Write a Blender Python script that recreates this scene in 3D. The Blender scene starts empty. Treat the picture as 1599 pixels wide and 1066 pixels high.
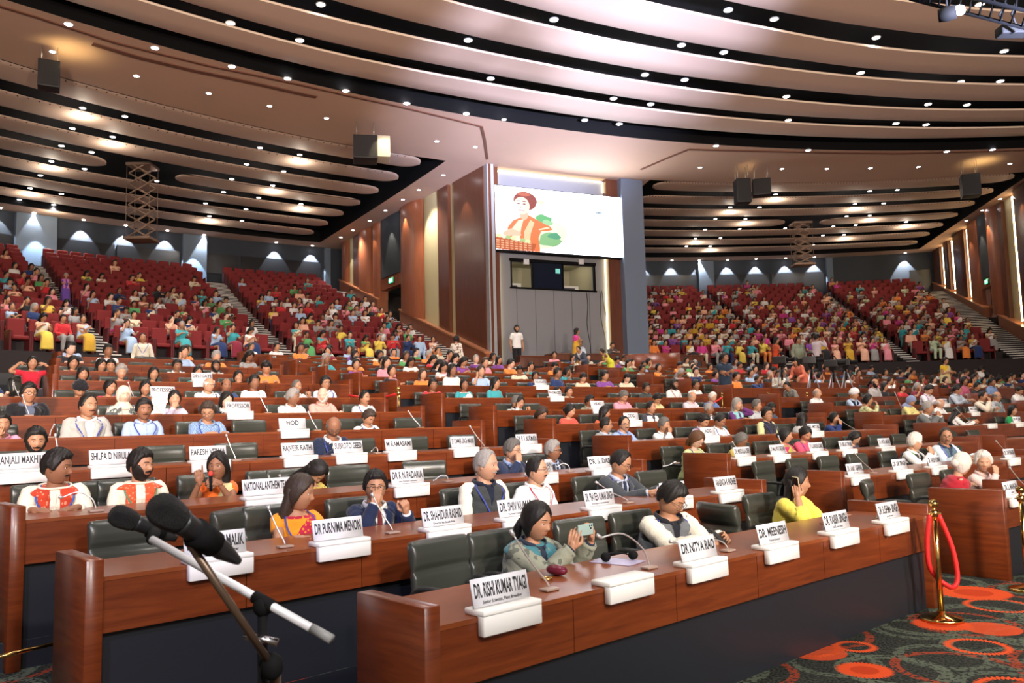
import bpy, bmesh, math, random
import numpy as np
from mathutils import Vector, Matrix, Euler
random.seed(7)
SC = bpy.context.scene
COL = SC.collection
PI = math.pi
sin, cos, rad = math.sin, math.cos, math.radians

# ------------------------------------------------------------------ camera model and hall geometry
FPX, PITCH, ROLL, CAMH = 1285.1, 0.09844, -0.02471, 1.598
_F0 = Vector((0, cos(PITCH), sin(PITCH)))
_U0 = Vector((0, -sin(PITCH), cos(PITCH)))
_R0 = Vector((1, 0, 0))
CR = _R0 * cos(ROLL) + _U0 * sin(ROLL)
CU = -_R0 * sin(ROLL) + _U0 * cos(ROLL)
CAM = Vector((0, 0, CAMH))

def ray(px, py):
    return _F0 + CR * ((px - 799.5) / FPX) - CU * ((py - 533) / FPX)
def atz(px, py, z):
    d = ray(px, py); return CAM + d * ((z - CAMH) / d.z)
def aty(px, py, Y):
    d = ray(px, py); return CAM + d * (Y / d.y)
def oncyl(px, py, c, R):
    """where the view ray meets the vertical cylinder (far crossing in front of the camera)"""
    d = ray(px, py); o = Vector((CAM.x - c[0], CAM.y - c[1]))
    a = d.x * d.x + d.y * d.y; b = 2 * (o.x * d.x + o.y * d.y); e = o.dot(o) - R * R
    s = math.sqrt(max(0, b * b - 4 * a * e)); t1 = (-b - s) / (2 * a); t2 = (-b + s) / (2 * a)
    t = t2 if e < 0 else t1
    P = CAM + d * t
    return math.atan2(P.y - c[1], P.x - c[0]), P
def onwall(px, py, A, B):
    A = Vector((*A, 0)); B = Vector((*B, 0)); t = (B - A); n = Vector((-t.y, t.x, 0)); d = ray(px, py)
    return CAM + d * ((A - CAM).dot(n) / d.dot(n))
def project(P):
    d = Vector(P) - CAM; z = d.dot(_F0)
    return (799.5 + FPX * d.dot(CR) / z, 533 - FPX * d.dot(CU) / z, z)

DC = (70.867, -72.081)                       # centre of the desk arcs
ZK = [0, .1365, .310, .5476, .8106, 1.0624, 1.338, 1.653, 1.908, 2.150, 2.407, 2.65, 2.88]
RK = [103.899] + [103.9878 + 1.5306 * k for k in range(1, 13)]
RC = (16.69, -0.62)                          # centre of the red tiers, back wall and ceiling
NR = 15
RR0, RR1, RZ0, RZ1 = 39.6, 55.5, 4.0, 9.5
def rrow(j): return RR0 + (RR1 - RR0) * j / (NR - 1), RZ0 + (RZ1 - RZ0) * j / (NR - 1)
def dpt(k, phi, y, z=0):                     # a point in desk coordinates: y = distance behind the front edge
    R = RK[k] + y
    return Vector((DC[0] + R * cos(phi), DC[1] + R * sin(phi), ZK[k] + z))
ORD = ['zeroth', 'first', 'second', 'third', 'fourth', 'fifth', 'sixth', 'seventh', 'eighth', 'ninth', 'tenth', 'eleventh',
       'twelfth', 'thirteenth', 'fourteenth', 'fifteenth', 'sixteenth', 'seventeenth', 'eighteenth', 'nineteenth', 'twentieth'] + \
      ['twenty-' + w for w in ('first', 'second', 'third', 'fourth', 'fifth', 'sixth', 'seventh', 'eighth', 'ninth')] + ['thirtieth'] + \
      ['thirty-' + w for w in ('first', 'second', 'third', 'fourth', 'fifth', 'sixth', 'seventh', 'eighth', 'ninth')]

# ------------------------------------------------------------------ materials
_mats = {}
def newmat(name):
    m = bpy.data.materials.new(name); m.use_nodes = True
    nt = m.node_tree; b = nt.nodes['Principled BSDF']
    return m, nt, b
def nd(nt, t, **kw):
    n = nt.nodes.new(t)
    for k, v in kw.items():
        if k.startswith('i_'): n.inputs[k[2:].replace('_', ' ')].default_value = v
        else: setattr(n, k, v)
    return n
def plain(name, col, rough=.5, metal=0., bump=0., bscale=200., spec=.5, var=0., vscale=8.):
    key = (name, tuple(round(c, 3) for c in col), rough, metal, bump, var)
    if key in _mats: return _mats[key]
    m, nt, b = newmat(name)
    b.inputs['Base Color'].default_value = (*col, 1); b.inputs['Roughness'].default_value = rough
    b.inputs['Metallic'].default_value = metal; b.inputs['Specular IOR Level'].default_value = spec
    tc = None
    if bump or var:
        tc = nd(nt, 'ShaderNodeTexCoord')
    if bump:
        nz = nd(nt, 'ShaderNodeTexNoise', i_Scale=bscale); nt.links.new(tc.outputs['Object'], nz.inputs['Vector'])
        bp = nd(nt, 'ShaderNodeBump', i_Strength=bump, i_Distance=.01)
        nt.links.new(nz.outputs['Fac'], bp.inputs['Height']); nt.links.new(bp.outputs['Normal'], b.inputs['Normal'])
    if var:
        nz = nd(nt, 'ShaderNodeTexNoise', i_Scale=vscale); nt.links.new(tc.outputs['Object'], nz.inputs['Vector'])
        mx = nd(nt, 'ShaderNodeMixRGB'); mx.inputs[1].default_value = (*[c * (1 - var) for c in col], 1)
        mx.inputs[2].default_value = (*[min(1, c * (1 + var)) for c in col], 1)
        nt.links.new(nz.outputs['Fac'], mx.inputs[0]); nt.links.new(mx.outputs[0], b.inputs['Base Color'])
    _mats[key] = m
    return m
def emis(name, col, s):
    key = ('e', name, col, s)
    if key in _mats: return _mats[key]
    m, nt, b = newmat(name); b.inputs['Base Color'].default_value = (*[c * .15 for c in col], 1); b.inputs['Roughness'].default_value = .7
    b.inputs['Emission Color'].default_value = (*col, 1); b.inputs['Emission Strength'].default_value = s
    _mats[key] = m; return m
def wood(name, c1, c2, rough=.28, scale=(3, 3, 40), coat=.3):
    key = ('w', name)
    if key in _mats: return _mats[key]
    m, nt, b = newmat(name)
    tc = nd(nt, 'ShaderNodeTexCoord'); mp = nd(nt, 'ShaderNodeMapping'); mp.inputs['Scale'].default_value = scale
    nt.links.new(tc.outputs['Object'], mp.inputs['Vector'])
    nz = nd(nt, 'ShaderNodeTexNoise', i_Scale=1.0, i_Detail=6.0, i_Roughness=.6, i_Distortion=.4)
    nt.links.new(mp.outputs[0], nz.inputs['Vector'])
    cr = nd(nt, 'ShaderNodeValToRGB'); cr.color_ramp.elements[0].position = .3; cr.color_ramp.elements[1].position = .7
    cr.color_ramp.elements[0].color = (*c1, 1); cr.color_ramp.elements[1].color = (*c2, 1)
    nt.links.new(nz.outputs['Fac'], cr.inputs[0]); nt.links.new(cr.outputs[0], b.inputs['Base Color'])
    b.inputs['Roughness'].default_value = rough
    b.inputs['Coat Weight'].default_value = coat; b.inputs['Coat Roughness'].default_value = .15
    _mats[key] = m; return m
def cloth(col, pat=None, col2=None, rough=.85):
    col = tuple(round(c, 3) for c in col)
    key = ('c', col, pat, col2)
    if key in _mats: return _mats[key]
    m, nt, b = newmat('fabric')
    b.inputs['Roughness'].default_value = rough; b.inputs['Specular IOR Level'].default_value = .2
    b.inputs['Sheen Weight'].default_value = .15
    tc = nd(nt, 'ShaderNodeTexCoord')
    nz = nd(nt, 'ShaderNodeTexNoise', i_Scale=9.0, i_Detail=3.0); nt.links.new(tc.outputs['Object'], nz.inputs['Vector'])
    mx = nd(nt, 'ShaderNodeMixRGB'); mx.inputs[1].default_value = (*[c * .86 for c in col], 1)
    mx.inputs[2].default_value = (*[min(1, c * 1.1) for c in col], 1); nt.links.new(nz.outputs['Fac'], mx.inputs[0])
    out = mx.outputs[0]
    if pat:
        c2 = col2 or tuple(min(1, c * .4) for c in col)
        if pat == 'print':
            t = nd(nt, 'ShaderNodeTexVoronoi', i_Scale=38.0); nt.links.new(tc.outputs['Object'], t.inputs['Vector'])
            mr = nd(nt, 'ShaderNodeMath', operation='LESS_THAN'); mr.inputs[1].default_value = .33
            nt.links.new(t.outputs['Distance'], mr.inputs[0]); f = mr.outputs[0]
        elif pat == 'blotch':
            t = nd(nt, 'ShaderNodeTexNoise', i_Scale=14.0, i_Detail=2.0); nt.links.new(tc.outputs['Object'], t.inputs['Vector'])
            mr = nd(nt, 'ShaderNodeMath', operation='GREATER_THAN'); mr.inputs[1].default_value = .55
            nt.links.new(t.outputs['Fac'], mr.inputs[0]); f = mr.outputs[0]
        else:                                           # check
            s1 = nd(nt, 'ShaderNodeTexChecker', i_Scale=60.0); nt.links.new(tc.outputs['Object'], s1.inputs['Vector']); f = s1.outputs['Fac']
        m2 = nd(nt, 'ShaderNodeMixRGB'); m2.inputs[2].default_value = (*c2, 1)
        nt.links.new(f, m2.inputs[0]); nt.links.new(out, m2.inputs[1]); out = m2.outputs[0]
    nt.links.new(out, b.inputs['Base Color'])
    n2 = nd(nt, 'ShaderNodeTexNoise', i_Scale=22.0, i_Detail=4.0); nt.links.new(tc.outputs['Object'], n2.inputs['Vector'])
    bp = nd(nt, 'ShaderNodeBump', i_Strength=.5, i_Distance=.012)
    nt.links.new(n2.outputs['Fac'], bp.inputs['Height']); nt.links.new(bp.outputs['Normal'], b.inputs['Normal'])
    _mats[key] = m; return m
def skinm(col):
    col = tuple(round(c, 3) for c in col); key = ('s', col)
    if key in _mats: return _mats[key]
    m, nt, b = newmat('skin')
    tc = nd(nt, 'ShaderNodeTexCoord'); nz = nd(nt, 'ShaderNodeTexNoise', i_Scale=16.0, i_Detail=3.0)
    nt.links.new(tc.outputs['Object'], nz.inputs['Vector'])
    mx = nd(nt, 'ShaderNodeMixRGB'); mx.inputs[1].default_value = (*[c * .86 for c in col], 1)
    mx.inputs[2].default_value = (min(1, col[0] * 1.1), col[1] * 1.06, col[2] * 1.04, 1)
    nt.links.new(nz.outputs['Fac'], mx.inputs[0]); nt.links.new(mx.outputs[0], b.inputs['Base Color'])
    b.inputs['Roughness'].default_value = .5; b.inputs['Specular IOR Level'].default_value = .4
    b.inputs['Subsurface Weight'].default_value = 0.0
    _mats[key] = m; return m
def hairm(col): return plain('hair', col, .5, 0, .25, 160., .3, .35, 60.)

# ------------------------------------------------------------------ mesh builder
class MB:
    def __init__(s): s.v = []; s.f = []; s.m = []
    def quad(s, a, b, c, d, mat=0):
        n = len(s.v); s.v += [tuple(a), tuple(b), tuple(c), tuple(d)]; s.f.append((n, n + 1, n + 2, n + 3)); s.m.append(mat)
    def box(s, x0, y0, z0, x1, y1, z1, mat=0, M=None):
        n = len(s.v)
        P = [(x0, y0, z0), (x1, y0, z0), (x1, y1, z0), (x0, y1, z0), (x0, y0, z1), (x1, y0, z1), (x1, y1, z1), (x0, y1, z1)]
        if M is not None: P = [tuple(M @ Vector(p)) for p in P]
        s.v += P
        for q in ((0, 3, 2, 1), (4, 5, 6, 7), (0, 1, 5, 4), (1, 2, 6, 5), (2, 3, 7, 6), (3, 0, 4, 7)):
            s.f.append(tuple(n + i for i in q)); s.m.append(mat)
    def prism(s, P8, mat=0):                                   # eight corners, bottom four then top four
        n = len(s.v); s.v += [tuple(p) for p in P8]
        for q in ((0, 3, 2, 1), (4, 5, 6, 7), (0, 1, 5, 4), (1, 2, 6, 5), (2, 3, 7, 6), (3, 0, 4, 7)):
            s.f.append(tuple(n + i for i in q)); s.m.append(mat)
    def rings(s, R, mat=0, caps=True, closed=True):
        n0 = len(s.v); k = len(R[0])
        for r in R: s.v += [tuple(p) for p in r]
        for i in range(len(R) - 1):
            for j in range(k if closed else k - 1):
                a = n0 + i * k + j; b = n0 + i * k + (j + 1) % k
                s.f.append((a, b, b + k, a + k)); s.m.append(mat)
        if caps:
            s.f.append(tuple(n0 + j for j in range(k))[::-1]); s.m.append(mat)
            e = n0 + (len(R) - 1) * k; s.f.append(tuple(e + j for j in range(k))); s.m.append(mat)
    def sweep(s, pts, rad_, seg=10, mat=0, caps=True, flat=1., up=(0, 0, 1)):
        pts = [Vector(p) for p in pts]; n = len(pts); R = []
        if not hasattr(rad_, '__len__'): rad_ = [rad_] * n
        prev = None
        for i, p in enumerate(pts):
            d = (pts[min(i + 1, n - 1)] - pts[max(i - 1, 0)])
            if d.length < 1e-9: d = Vector((0, 0, 1))
            d.normalize()
            if prev is None:
                u = Vector(up); 
                if abs(u.dot(d)) > .95: u = Vector((1, 0, 0))
                x = u.cross(d).normalized()
            else:
                x = (prev - d * prev.dot(d)).normalized()
            prev = x; y = d.cross(x); r = rad_[i]
            R.append([p + x * (r * cos(2 * PI * j / seg)) + y * (r * flat * sin(2 * PI * j / seg)) for j in range(seg)])
        s.rings(R, mat, caps)
    def capsule(s, a, ra, b, rb, seg=10, mat=0):
        a = Vector(a); b = Vector(b); d = (b - a); L = d.length or 1e-6; d = d / L
        P = []; r = []
        for t in (-.96, -.7, -.35): P.append(a + d * ra * t); r.append(ra * math.sqrt(1 - t * t))
        P += [a, b]; r += [ra, rb]
        for t in (.35, .7, .96): P.append(b + d * rb * t); r.append(rb * math.sqrt(1 - t * t))
        s.sweep(P, r, seg, mat)
    def ell(s, c, rx, ry, rz, seg=12, ringn=8, mat=0, M=None):
        c = Vector(c); R = []
        for i in range(ringn + 1):
            a = -PI / 2 + PI * i / ringn; z = sin(a); q = max(.02, cos(a))
            rr = []
            for j in range(seg):
                p = Vector((rx * q * cos(2 * PI * j / seg), ry * q * sin(2 * PI * j / seg), rz * z))
                if M is not None: p = M @ p
                rr.append(c + p)
            R.append(rr)
        s.rings(R, mat)
    def torus(s, c, R_, r, M=None, seg=16, sub=5, mat=0, sy=1.):
        pts = []
        c = Vector(c); Rn = []
        for i in range(seg + 1):
            a = 2 * PI * i / seg; ctr = Vector((R_ * cos(a), 0, R_ * sy * sin(a))); o = Vector((cos(a), 0, sin(a)))
            rr = []
            for j in range(sub):
                b = 2 * PI * j / sub; p = ctr + o * (r * cos(b)) + Vector((0, r * sin(b), 0))
                if M is not None: p = M @ p
                rr.append(c + p)
            Rn.append(rr)
        s.rings(Rn, mat, caps=False)
    def add(s, o, M=None, mat=None):
        n = len(s.v)
        s.v += [tuple(M @ Vector(p)) for p in o.v] if M is not None else o.v
        s.f += [tuple(n + i for i in f) for f in o.f]; s.m += [mat] * len(o.m) if mat is not None else o.m
        return s
    def addmesh(s, me, mat=0):
        n = len(s.v); s.v += [tuple(v.co) for v in me.vertices]
        s.f += [tuple(n + i for i in p.vertices) for p in me.polygons]; s.m += [mat] * len(me.polygons)
    def mesh(s, name, mats=(), smooth=True, origin=None):
        me = bpy.data.meshes.new(name)
        v = s.v
        if origin is not None: v = [(p[0] - origin[0], p[1] - origin[1], p[2] - origin[2]) for p in v]
        me.from_pydata(v, [], s.f)
        for m in mats: me.materials.append(m)
        if len(s.f): me.polygons.foreach_set('material_index', s.m)
        if smooth: me.polygons.foreach_set('use_smooth', [True] * len(me.polygons))
        me.update(); return me
def fixn(me):
    bm = bmesh.new(); bm.from_mesh(me); bmesh.ops.recalc_face_normals(bm, faces=bm.faces); bm.to_mesh(me); bm.free(); return me
def bev(me, w, seg=2, ang=.6):
    bm = bmesh.new(); bm.from_mesh(me)
    bmesh.ops.remove_doubles(bm, verts=bm.verts, dist=1e-5)
    ed = [e for e in bm.edges if len(e.link_faces) == 2 and e.calc_face_angle(0) > ang]
    bmesh.ops.bevel(bm, geom=ed, offset=w, segments=seg, affect='EDGES', profile=.6, clamp_overlap=True)
    bm.to_mesh(me); bm.free()
    me.polygons.foreach_set('use_smooth', [True] * len(me.polygons)); me.update(); return me
def sharp(me, a=40):
    me.polygons.foreach_set('use_smooth', [True] * len(me.polygons))
    try: me.set_sharp_from_angle(angle=rad(a))
    except Exception: pass
    return me
def rbox(name, x0, y0, z0, x1, y1, z1, w, mats, seg=3):
    b = MB(); b.box(x0, y0, z0, x1, y1, z1); return bev(b.mesh(name, mats), w, seg)

def link(name, me, parent=None, loc=None, rot=None, **pr):
    o = bpy.data.objects.new(name, me); COL.objects.link(o)
    if parent is not None: o.parent = parent
    if loc is not None: o.location = loc
    if rot is not None: o.rotation_euler = rot
    for k, v in pr.items():
        if v is not None: o[k] = v
    return o
def thing(name, label, cat, loc=(0, 0, 0), rotz=0., group=None):
    return link(name, None, None, loc, (0, 0, rotz), label=label, category=cat, group=group)
def struct(name, mb, mats, parent=None, smooth=False, ang=35):
    me = mb.mesh(name, mats, smooth)
    fixn(me)
    if smooth: sharp(me, ang)
    o = link(name, me, parent)
    if parent is None: o['kind'] = 'structure'
    return o
def copytree(o, parent=None, loc=None, rot=None):
    c = o.copy(); COL.objects.link(c); c.parent = parent
    if loc is not None: c.location = loc
    if rot is not None: c.rotation_euler = rot
    for ch in o.children: copytree(ch, c)
    return c
def smoothpath(pts, n=4):
    P = [Vector(p) for p in pts]; out = []
    for i in range(len(P) - 1):
        p0 = P[max(0, i - 1)]; p1 = P[i]; p2 = P[i + 1]; p3 = P[min(len(P) - 1, i + 2)]
        for j in range(n):
            t = j / n
            out.append(.5 * ((2 * p1) + (p2 - p0) * t + (2 * p0 - 5 * p1 + 4 * p2 - p3) * t * t + (3 * p1 - p0 - 3 * p2 + p3) * t ** 3))
    out.append(P[-1]); return out
def remesh(mb, vox, it=4, fac=.5):
    me = mb.mesh('tmp'); o = link('tmp', me)
    m = o.modifiers.new('r', 'REMESH'); m.mode = 'VOXEL'; m.voxel_size = vox
    s = o.modifiers.new('s', 'SMOOTH'); s.iterations = it; s.factor = fac
    dg = bpy.context.evaluated_depsgraph_get(); r = bpy.data.meshes.new_from_object(o.evaluated_get(dg))
    bpy.data.objects.remove(o); bpy.data.meshes.remove(me)
    return r
# ------------------------------------------------------------------ people
def g1(x, s): return math.exp(-(x / s) ** 2)
def head_surf(th, la, bearded=0., fem=False):
    cl = max(0., cos(la)) ** .9; s = sin(la)
    x = .0785 * sin(th) * cl; y = -cos(th) * cl; z = .118 * s
    y *= .093 if y < 0 else .100
    if z < 0:
        q = -z / .118
        x *= 1 - (.36 if fem else .27) * q ** 1.7
        y *= (1 - .10 * q * q) if y < 0 else (1 - .5 * q ** 1.2)
    fr = max(0., cos(th))
    if y < 0 and fr > .1:
        ax = abs(x); d = 0.
        if -.036 < z < .03:
            t = (z + .018)
            prof = g1(t, .022) if t > 0 else g1(t, .0085)
            d += (.022 if not fem else .018) * prof * g1(x, .0125) + .009 * g1(ax - .011, .007) * g1(z + .022, .008)
        d -= .0085 * g1(ax - .031, .015) * g1(z - .013, .010)
        d += .0045 * g1(ax - .028, .022) * g1(z - .034, .008)
        d += .0040 * g1(ax - .043, .016) * g1(z + .015, .018)
        d += .0060 * g1(x, .022) * (g1(z + .0465, .0045) + g1(z + .0575, .0055)) - .0035 * g1(x, .022) * g1(z + .052, .002)
        d += .0070 * g1(x, .022) * g1(z + .093, .014)
        y -= d * min(1, fr * 1.6)
    return Vector((x, y, z))
def interp(xs, ys, x):
    if x <= xs[0]: return ys[0]
    for i in range(1, len(xs)):
        if x <= xs[i]:
            t = (x - xs[i - 1]) / (xs[i] - xs[i - 1]); return ys[i - 1] * (1 - t) + ys[i] * t
    return ys[-1]
HL = {'short': ([0, 35, 52, 64, 78, 92, 105, 130, 180], [.078, .075, .062, .032, -.015, -.012, .004, -.045, -.062]),
      'long': ([0, 12, 30, 45, 58, 70, 80, 95, 120, 180], [.094, .082, .066, .046, .022, -.005, -.045, -.085, -.10, -.10]),
      'recede': ([0, 20, 45, 60, 75, 92, 105, 130, 180], [.104, .100, .085, .045, -.010, -.008, .004, -.045, -.062]),
      'wrap': ([0, 30, 55, 70, 90, 120, 180], [.058, .054, .020, -.03, -.115, -.118, -.118]),
      'turban': ([0, 40, 60, 90, 120, 180], [.048, .044, .028, .012, .0, -.02])}
def hair_mesh(style, seg, rn, fem):
    b = MB()
    key = {'bun': 'long', 'pony': 'long', 'curly': 'short', 'bald': 'short', 'bob': 'long', 'white': 'short'}.get(style, style)
    xs, ys = HL[key]; rnd = random.Random(3)
    ph = [rnd.random() * 6 for _ in range(6)]
    R = []
    for i in range(rn + 1):
        la = -PI / 2 + PI * i / rn; rr = []
        for j in range(seg):
            th = -PI + 2 * PI * j / seg; p = head_surf(th, la, fem=fem); zl = interp(xs, ys, abs(math.degrees(th)))
            m = max(0, min(1, (p.z - zl) / .014 + .5))
            if style == 'bald': m *= max(0, min(1, (.062 - p.z) / .012)) if abs(math.degrees(th)) > 50 else 0
            th_ = {'short': .017, 'long': .016, 'bun': .012, 'pony': .013, 'curly': .026, 'recede': .009, 'bald': .006, 'wrap': .014, 'turban': .034, 'bob': .02, 'white': .02}[style]
            top = max(0, p.z / .118)
            t = th_ * (1 + .5 * top)
            n = sin(th * 23 + ph[0] + p.z * 70) * sin(p.z * 60 + ph[1] + th * 7) + .7 * sin(th * 41 + p.z * 150 + ph[2]) * sin(th * 9 + ph[3])
            t *= 1 + (.25 if style in ('curly', 'turban', 'white') else (.10 if style in ('long', 'bun', 'pony', 'bob', 'wrap') else .20)) * n
            d = p.copy(); 
            if d.length > 0: d.normalize()
            rr.append(p + d * (t * m - .007 * (1 - m)))
        R.append(rr)
    b.rings(R)
    if style in ('long', 'bob'):
        L = .34 if style == 'long' else .16; Rn = []; k = 8
        for i in range(k + 1):
            t = i / k; z = .03 - L * t
            cx = .004 * sin(t * 9); cy = .045 + .035 * t - .03 * max(0, t - .6); rx = .086 + .012 * sin(t * PI) - .02 * t; ry = .055 - .022 * t
            Rn.append([(cx + rx * cos(2 * PI * j / 18) * (1 + .05 * sin(j * 5 + t * 6)), cy + ry * sin(2 * PI * j / 18) * (1 + .08 * sin(j * 3)), z) for j in range(18)])
        b.rings(Rn)
    elif style == 'bun': b.ell((0, .108, -.015), .042, .036, .040, 12, 8)
    elif style == 'pony':
        b.ell((0, .098, -.02), .034, .03, .03, 12, 8)
        b.sweep([(0, .11, -.02), (0.0, .135, -.08), (.005, .13, -.16), (.01, .11, -.26)], [.026, .03, .028, .012], 10)
    elif style == 'wrap':
        Rn = []
        for i in range(6):
            t = i / 5; z = -.075 - .10 * t; rx = .066 + .075 * t; ry = .075 + .03 * t
            Rn.append([(rx * cos(2 * PI * j / 18), .005 + ry * sin(2 * PI * j / 18), z) for j in range(18)])
        b.rings(Rn)
    return b
def head_mb(q, fem, beard, mus, hcol=1):
    """materials: 0 skin 1 brows and beard 2 lips 3 eye white 4 iris"""
    seg, rn = {2: (72, 56), 1: (36, 28), 0: (16, 12)}[q]
    b = MB(); R = []
    for i in range(rn + 1):
        la = -PI / 2 + PI * i / rn; rr = []
        for j in range(seg):
            th = -PI + 2 * PI * j / seg; p = head_surf(th, la, fem=fem)
            rr.append(p)
        R.append(rr)
    n0 = len(b.f); b.rings(R)
    for fi in range(n0, len(b.f)):
        c = Vector((0, 0, 0))
        for i in b.f[fi]: c += Vector(b.v[i])
        c /= len(b.f[fi])
        if c.y > .03: continue
        ax = abs(c.x)
        if c.y < -.03:
            if q == 0 and .012 < ax < .048 and abs(c.z - .0345) < .006: b.m[fi] = 1
            elif ax < .023 - abs(c.z + .052) * .8 and abs(c.z + .0525) < .011 and q > 0: b.m[fi] = 2
    if q == 0:
        for sx in (-1, 1):
            b.ell((sx * .030, head_surf(.4 * sx, .11, fem=fem).y + .003, .012), .011, .006, .0055, 6, 4, 4); b.ell((sx * .030, head_surf(.4 * sx, .3, fem=fem).y + .002, .034), .017, .005, .0035, 6, 4, 1)
        b.ell((0, head_surf(0, -.45, fem=fem).y + .004, -.050), .020, .006, .005, 6, 4, 2)
    if q > 0:
        for sx in (-1, 1):                                                              # eyebrows
            pts = []
            for k in range(6):
                x = .013 + .036 * k / 5; z = .0345 + .0035 * math.sin(PI * (.12 + .76 * k / 5))
                th = math.asin(min(.9, x / .076)); la = math.asin(z / .118); p = head_surf(th, la, fem=fem); pts.append((sx * p.x, p.y - .0005, z))
            b.sweep(pts, [.0022, .0036, .0036, .0033, .0028, .0014] if not fem else [.0012, .0024, .0024, .0022, .0016, .001], 6, 1)
        s = (12, 8) if q == 2 else (8, 6)
        for sx in (-1, 1):
            y = head_surf(0.36 * sx, .11, fem=fem).y
            b.ell((sx * .031, y + .0082, .0135), .0128, .0095, .0072, s[0], s[1], 3)
            b.ell((sx * .031, y - .0002, .0135), .0056, .0022, .0056, 10, 6, 4)
            b.ell((sx * .031, y + .0072, .0185), .0145, .0105, .0042, s[0], 6, 0)       # upper lid
            M = Matrix.Rotation(.25 * sx, 3, 'Z')
            b.ell((sx * .0765, .004, -.002), .008, .017, .030, 10, 8, 0, M)
            b.ell((sx * .081, .002, .006), .006, .012, .016, 8, 6, 0, M)
    return b
def beard_mesh(seg, rn, beard, mus, fem=False):
    b = MB(); R = []
    for i in range(rn + 1):
        la = -PI / 2 + PI * i / rn; rr = []
        for j in range(seg):
            th = -PI + 2 * PI * j / seg; p = head_surf(th, la, fem=fem); ax = abs(p.x); d = -.02
            if p.y < .012:
                if beard:
                    line = -.058 if ax < .03 else -.058 + (ax - .03) * 1.75
                    d = max(d, min(line - p.z, .05)); 
                    if ax > .060: d = max(d, min(.012 - p.z, ax - .064))
                    d = min(d, math.hypot(ax * .75, (p.z + .054) * 1.25) - .0165)
                if mus and p.y < -.05: d = max(d, min(.0065 - abs(p.z + .0375 + ax * .16), .031 - ax))
            m = max(0, min(1, d / .005 + .5)); n = p.normalized() if p.length else Vector((0, 0, 1))
            rr.append(p + n * ((.0075 if beard else .0055) * m * (1 + .15 * sin(th * 60) * sin(p.z * 300)) - .006 * (1 - m)))
        R.append(rr)
    b.rings(R); return b
def beard_w(x, z, kind, mus):
    ax = abs(x)
    if ax < .021 and -.064 < z < -.042: return 0
    line = -.052 if ax < .03 else -.052 + (ax - .03) * 1.9
    return 1 if z < line or (mus and ax < .03 and -.045 < z < -.031) or (ax > .066 and z < .0) else 0

def hand_mb(W, yd, nz, side, curl=.5, q=2, kind='relax'):
    """palm leaves the wrist W along yd, back of the hand faces nz, thumb on side (+1/-1)"""
    b = MB(); y = Vector(yd).normalized(); z = (Vector(nz) - y * Vector(nz).dot(y)).normalized(); x = y.cross(z) * side
    def P(a, c, d): return Vector(W) + x * a + y * c + z * d
    sg = 8 if q == 2 else 6
    b.capsule(P(0, -.015, 0), .026, P(0, .03, 0), .026, sg)
    for i in range(4):
        a = .030 - .020 * i
        b.capsule(P(a * .7, .015, 0), .0165, P(a, .078 - abs(i - 1.2) * .003, .002), .0125, sg)
    fl = [.072, .080, .075, .060]
    for i in range(4):
        a = .031 - .0205 * i; base = P(a, .080 - abs(i - 1.2) * .003, .002); c = curl
        if kind == 'point': c = .05 if i == 0 else 1.35
        if kind == 'phone': c = curl + .12 * i
        ang = c * .5; p = base; segs = (.45, .32, .25); r = [.0098, .0090, .0082, .0070]
        if i == 3: r = [e * .88 for e in r]
        for s in range(3):
            d = y * cos(ang) - z * sin(ang) + x * (.10 - .07 * i) * (1 - min(1, c))
            d.normalize(); n = p + d * fl[i] * segs[s]
            b.capsule(p, r[s], n, r[s + 1], sg); p = n; ang += c * .85
    tb = P(.022, .020, -.006); t1 = P(.050, .045, -.014 - .012 * curl); t2 = P(.056 - .012 * curl, .075, -.020 - .022 * curl); t3 = P(.050 - .022 * curl, .098, -.024 - .026 * curl)
    b.capsule(tb, .0165, t1, .0125, sg); b.capsule(t1, .0118, t2, .0105, sg); b.capsule(t2, .0103, t3, .0082, sg)
    return b
def ik(S, W, a, b_, hint):
    S = Vector(S); W = Vector(W); d = W - S; L = d.length
    if L > (a + b_) * .995: W = S + d * ((a + b_) * .995 / L); d = W - S; L = d.length
    d.normalize(); x = (a * a - b_ * b_ + L * L) / (2 * L); h = math.sqrt(max(0, a * a - x * x))
    n = Vector(hint) - d * Vector(hint).dot(d); n.normalize()
    return S + d * x + n * h, W
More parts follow.
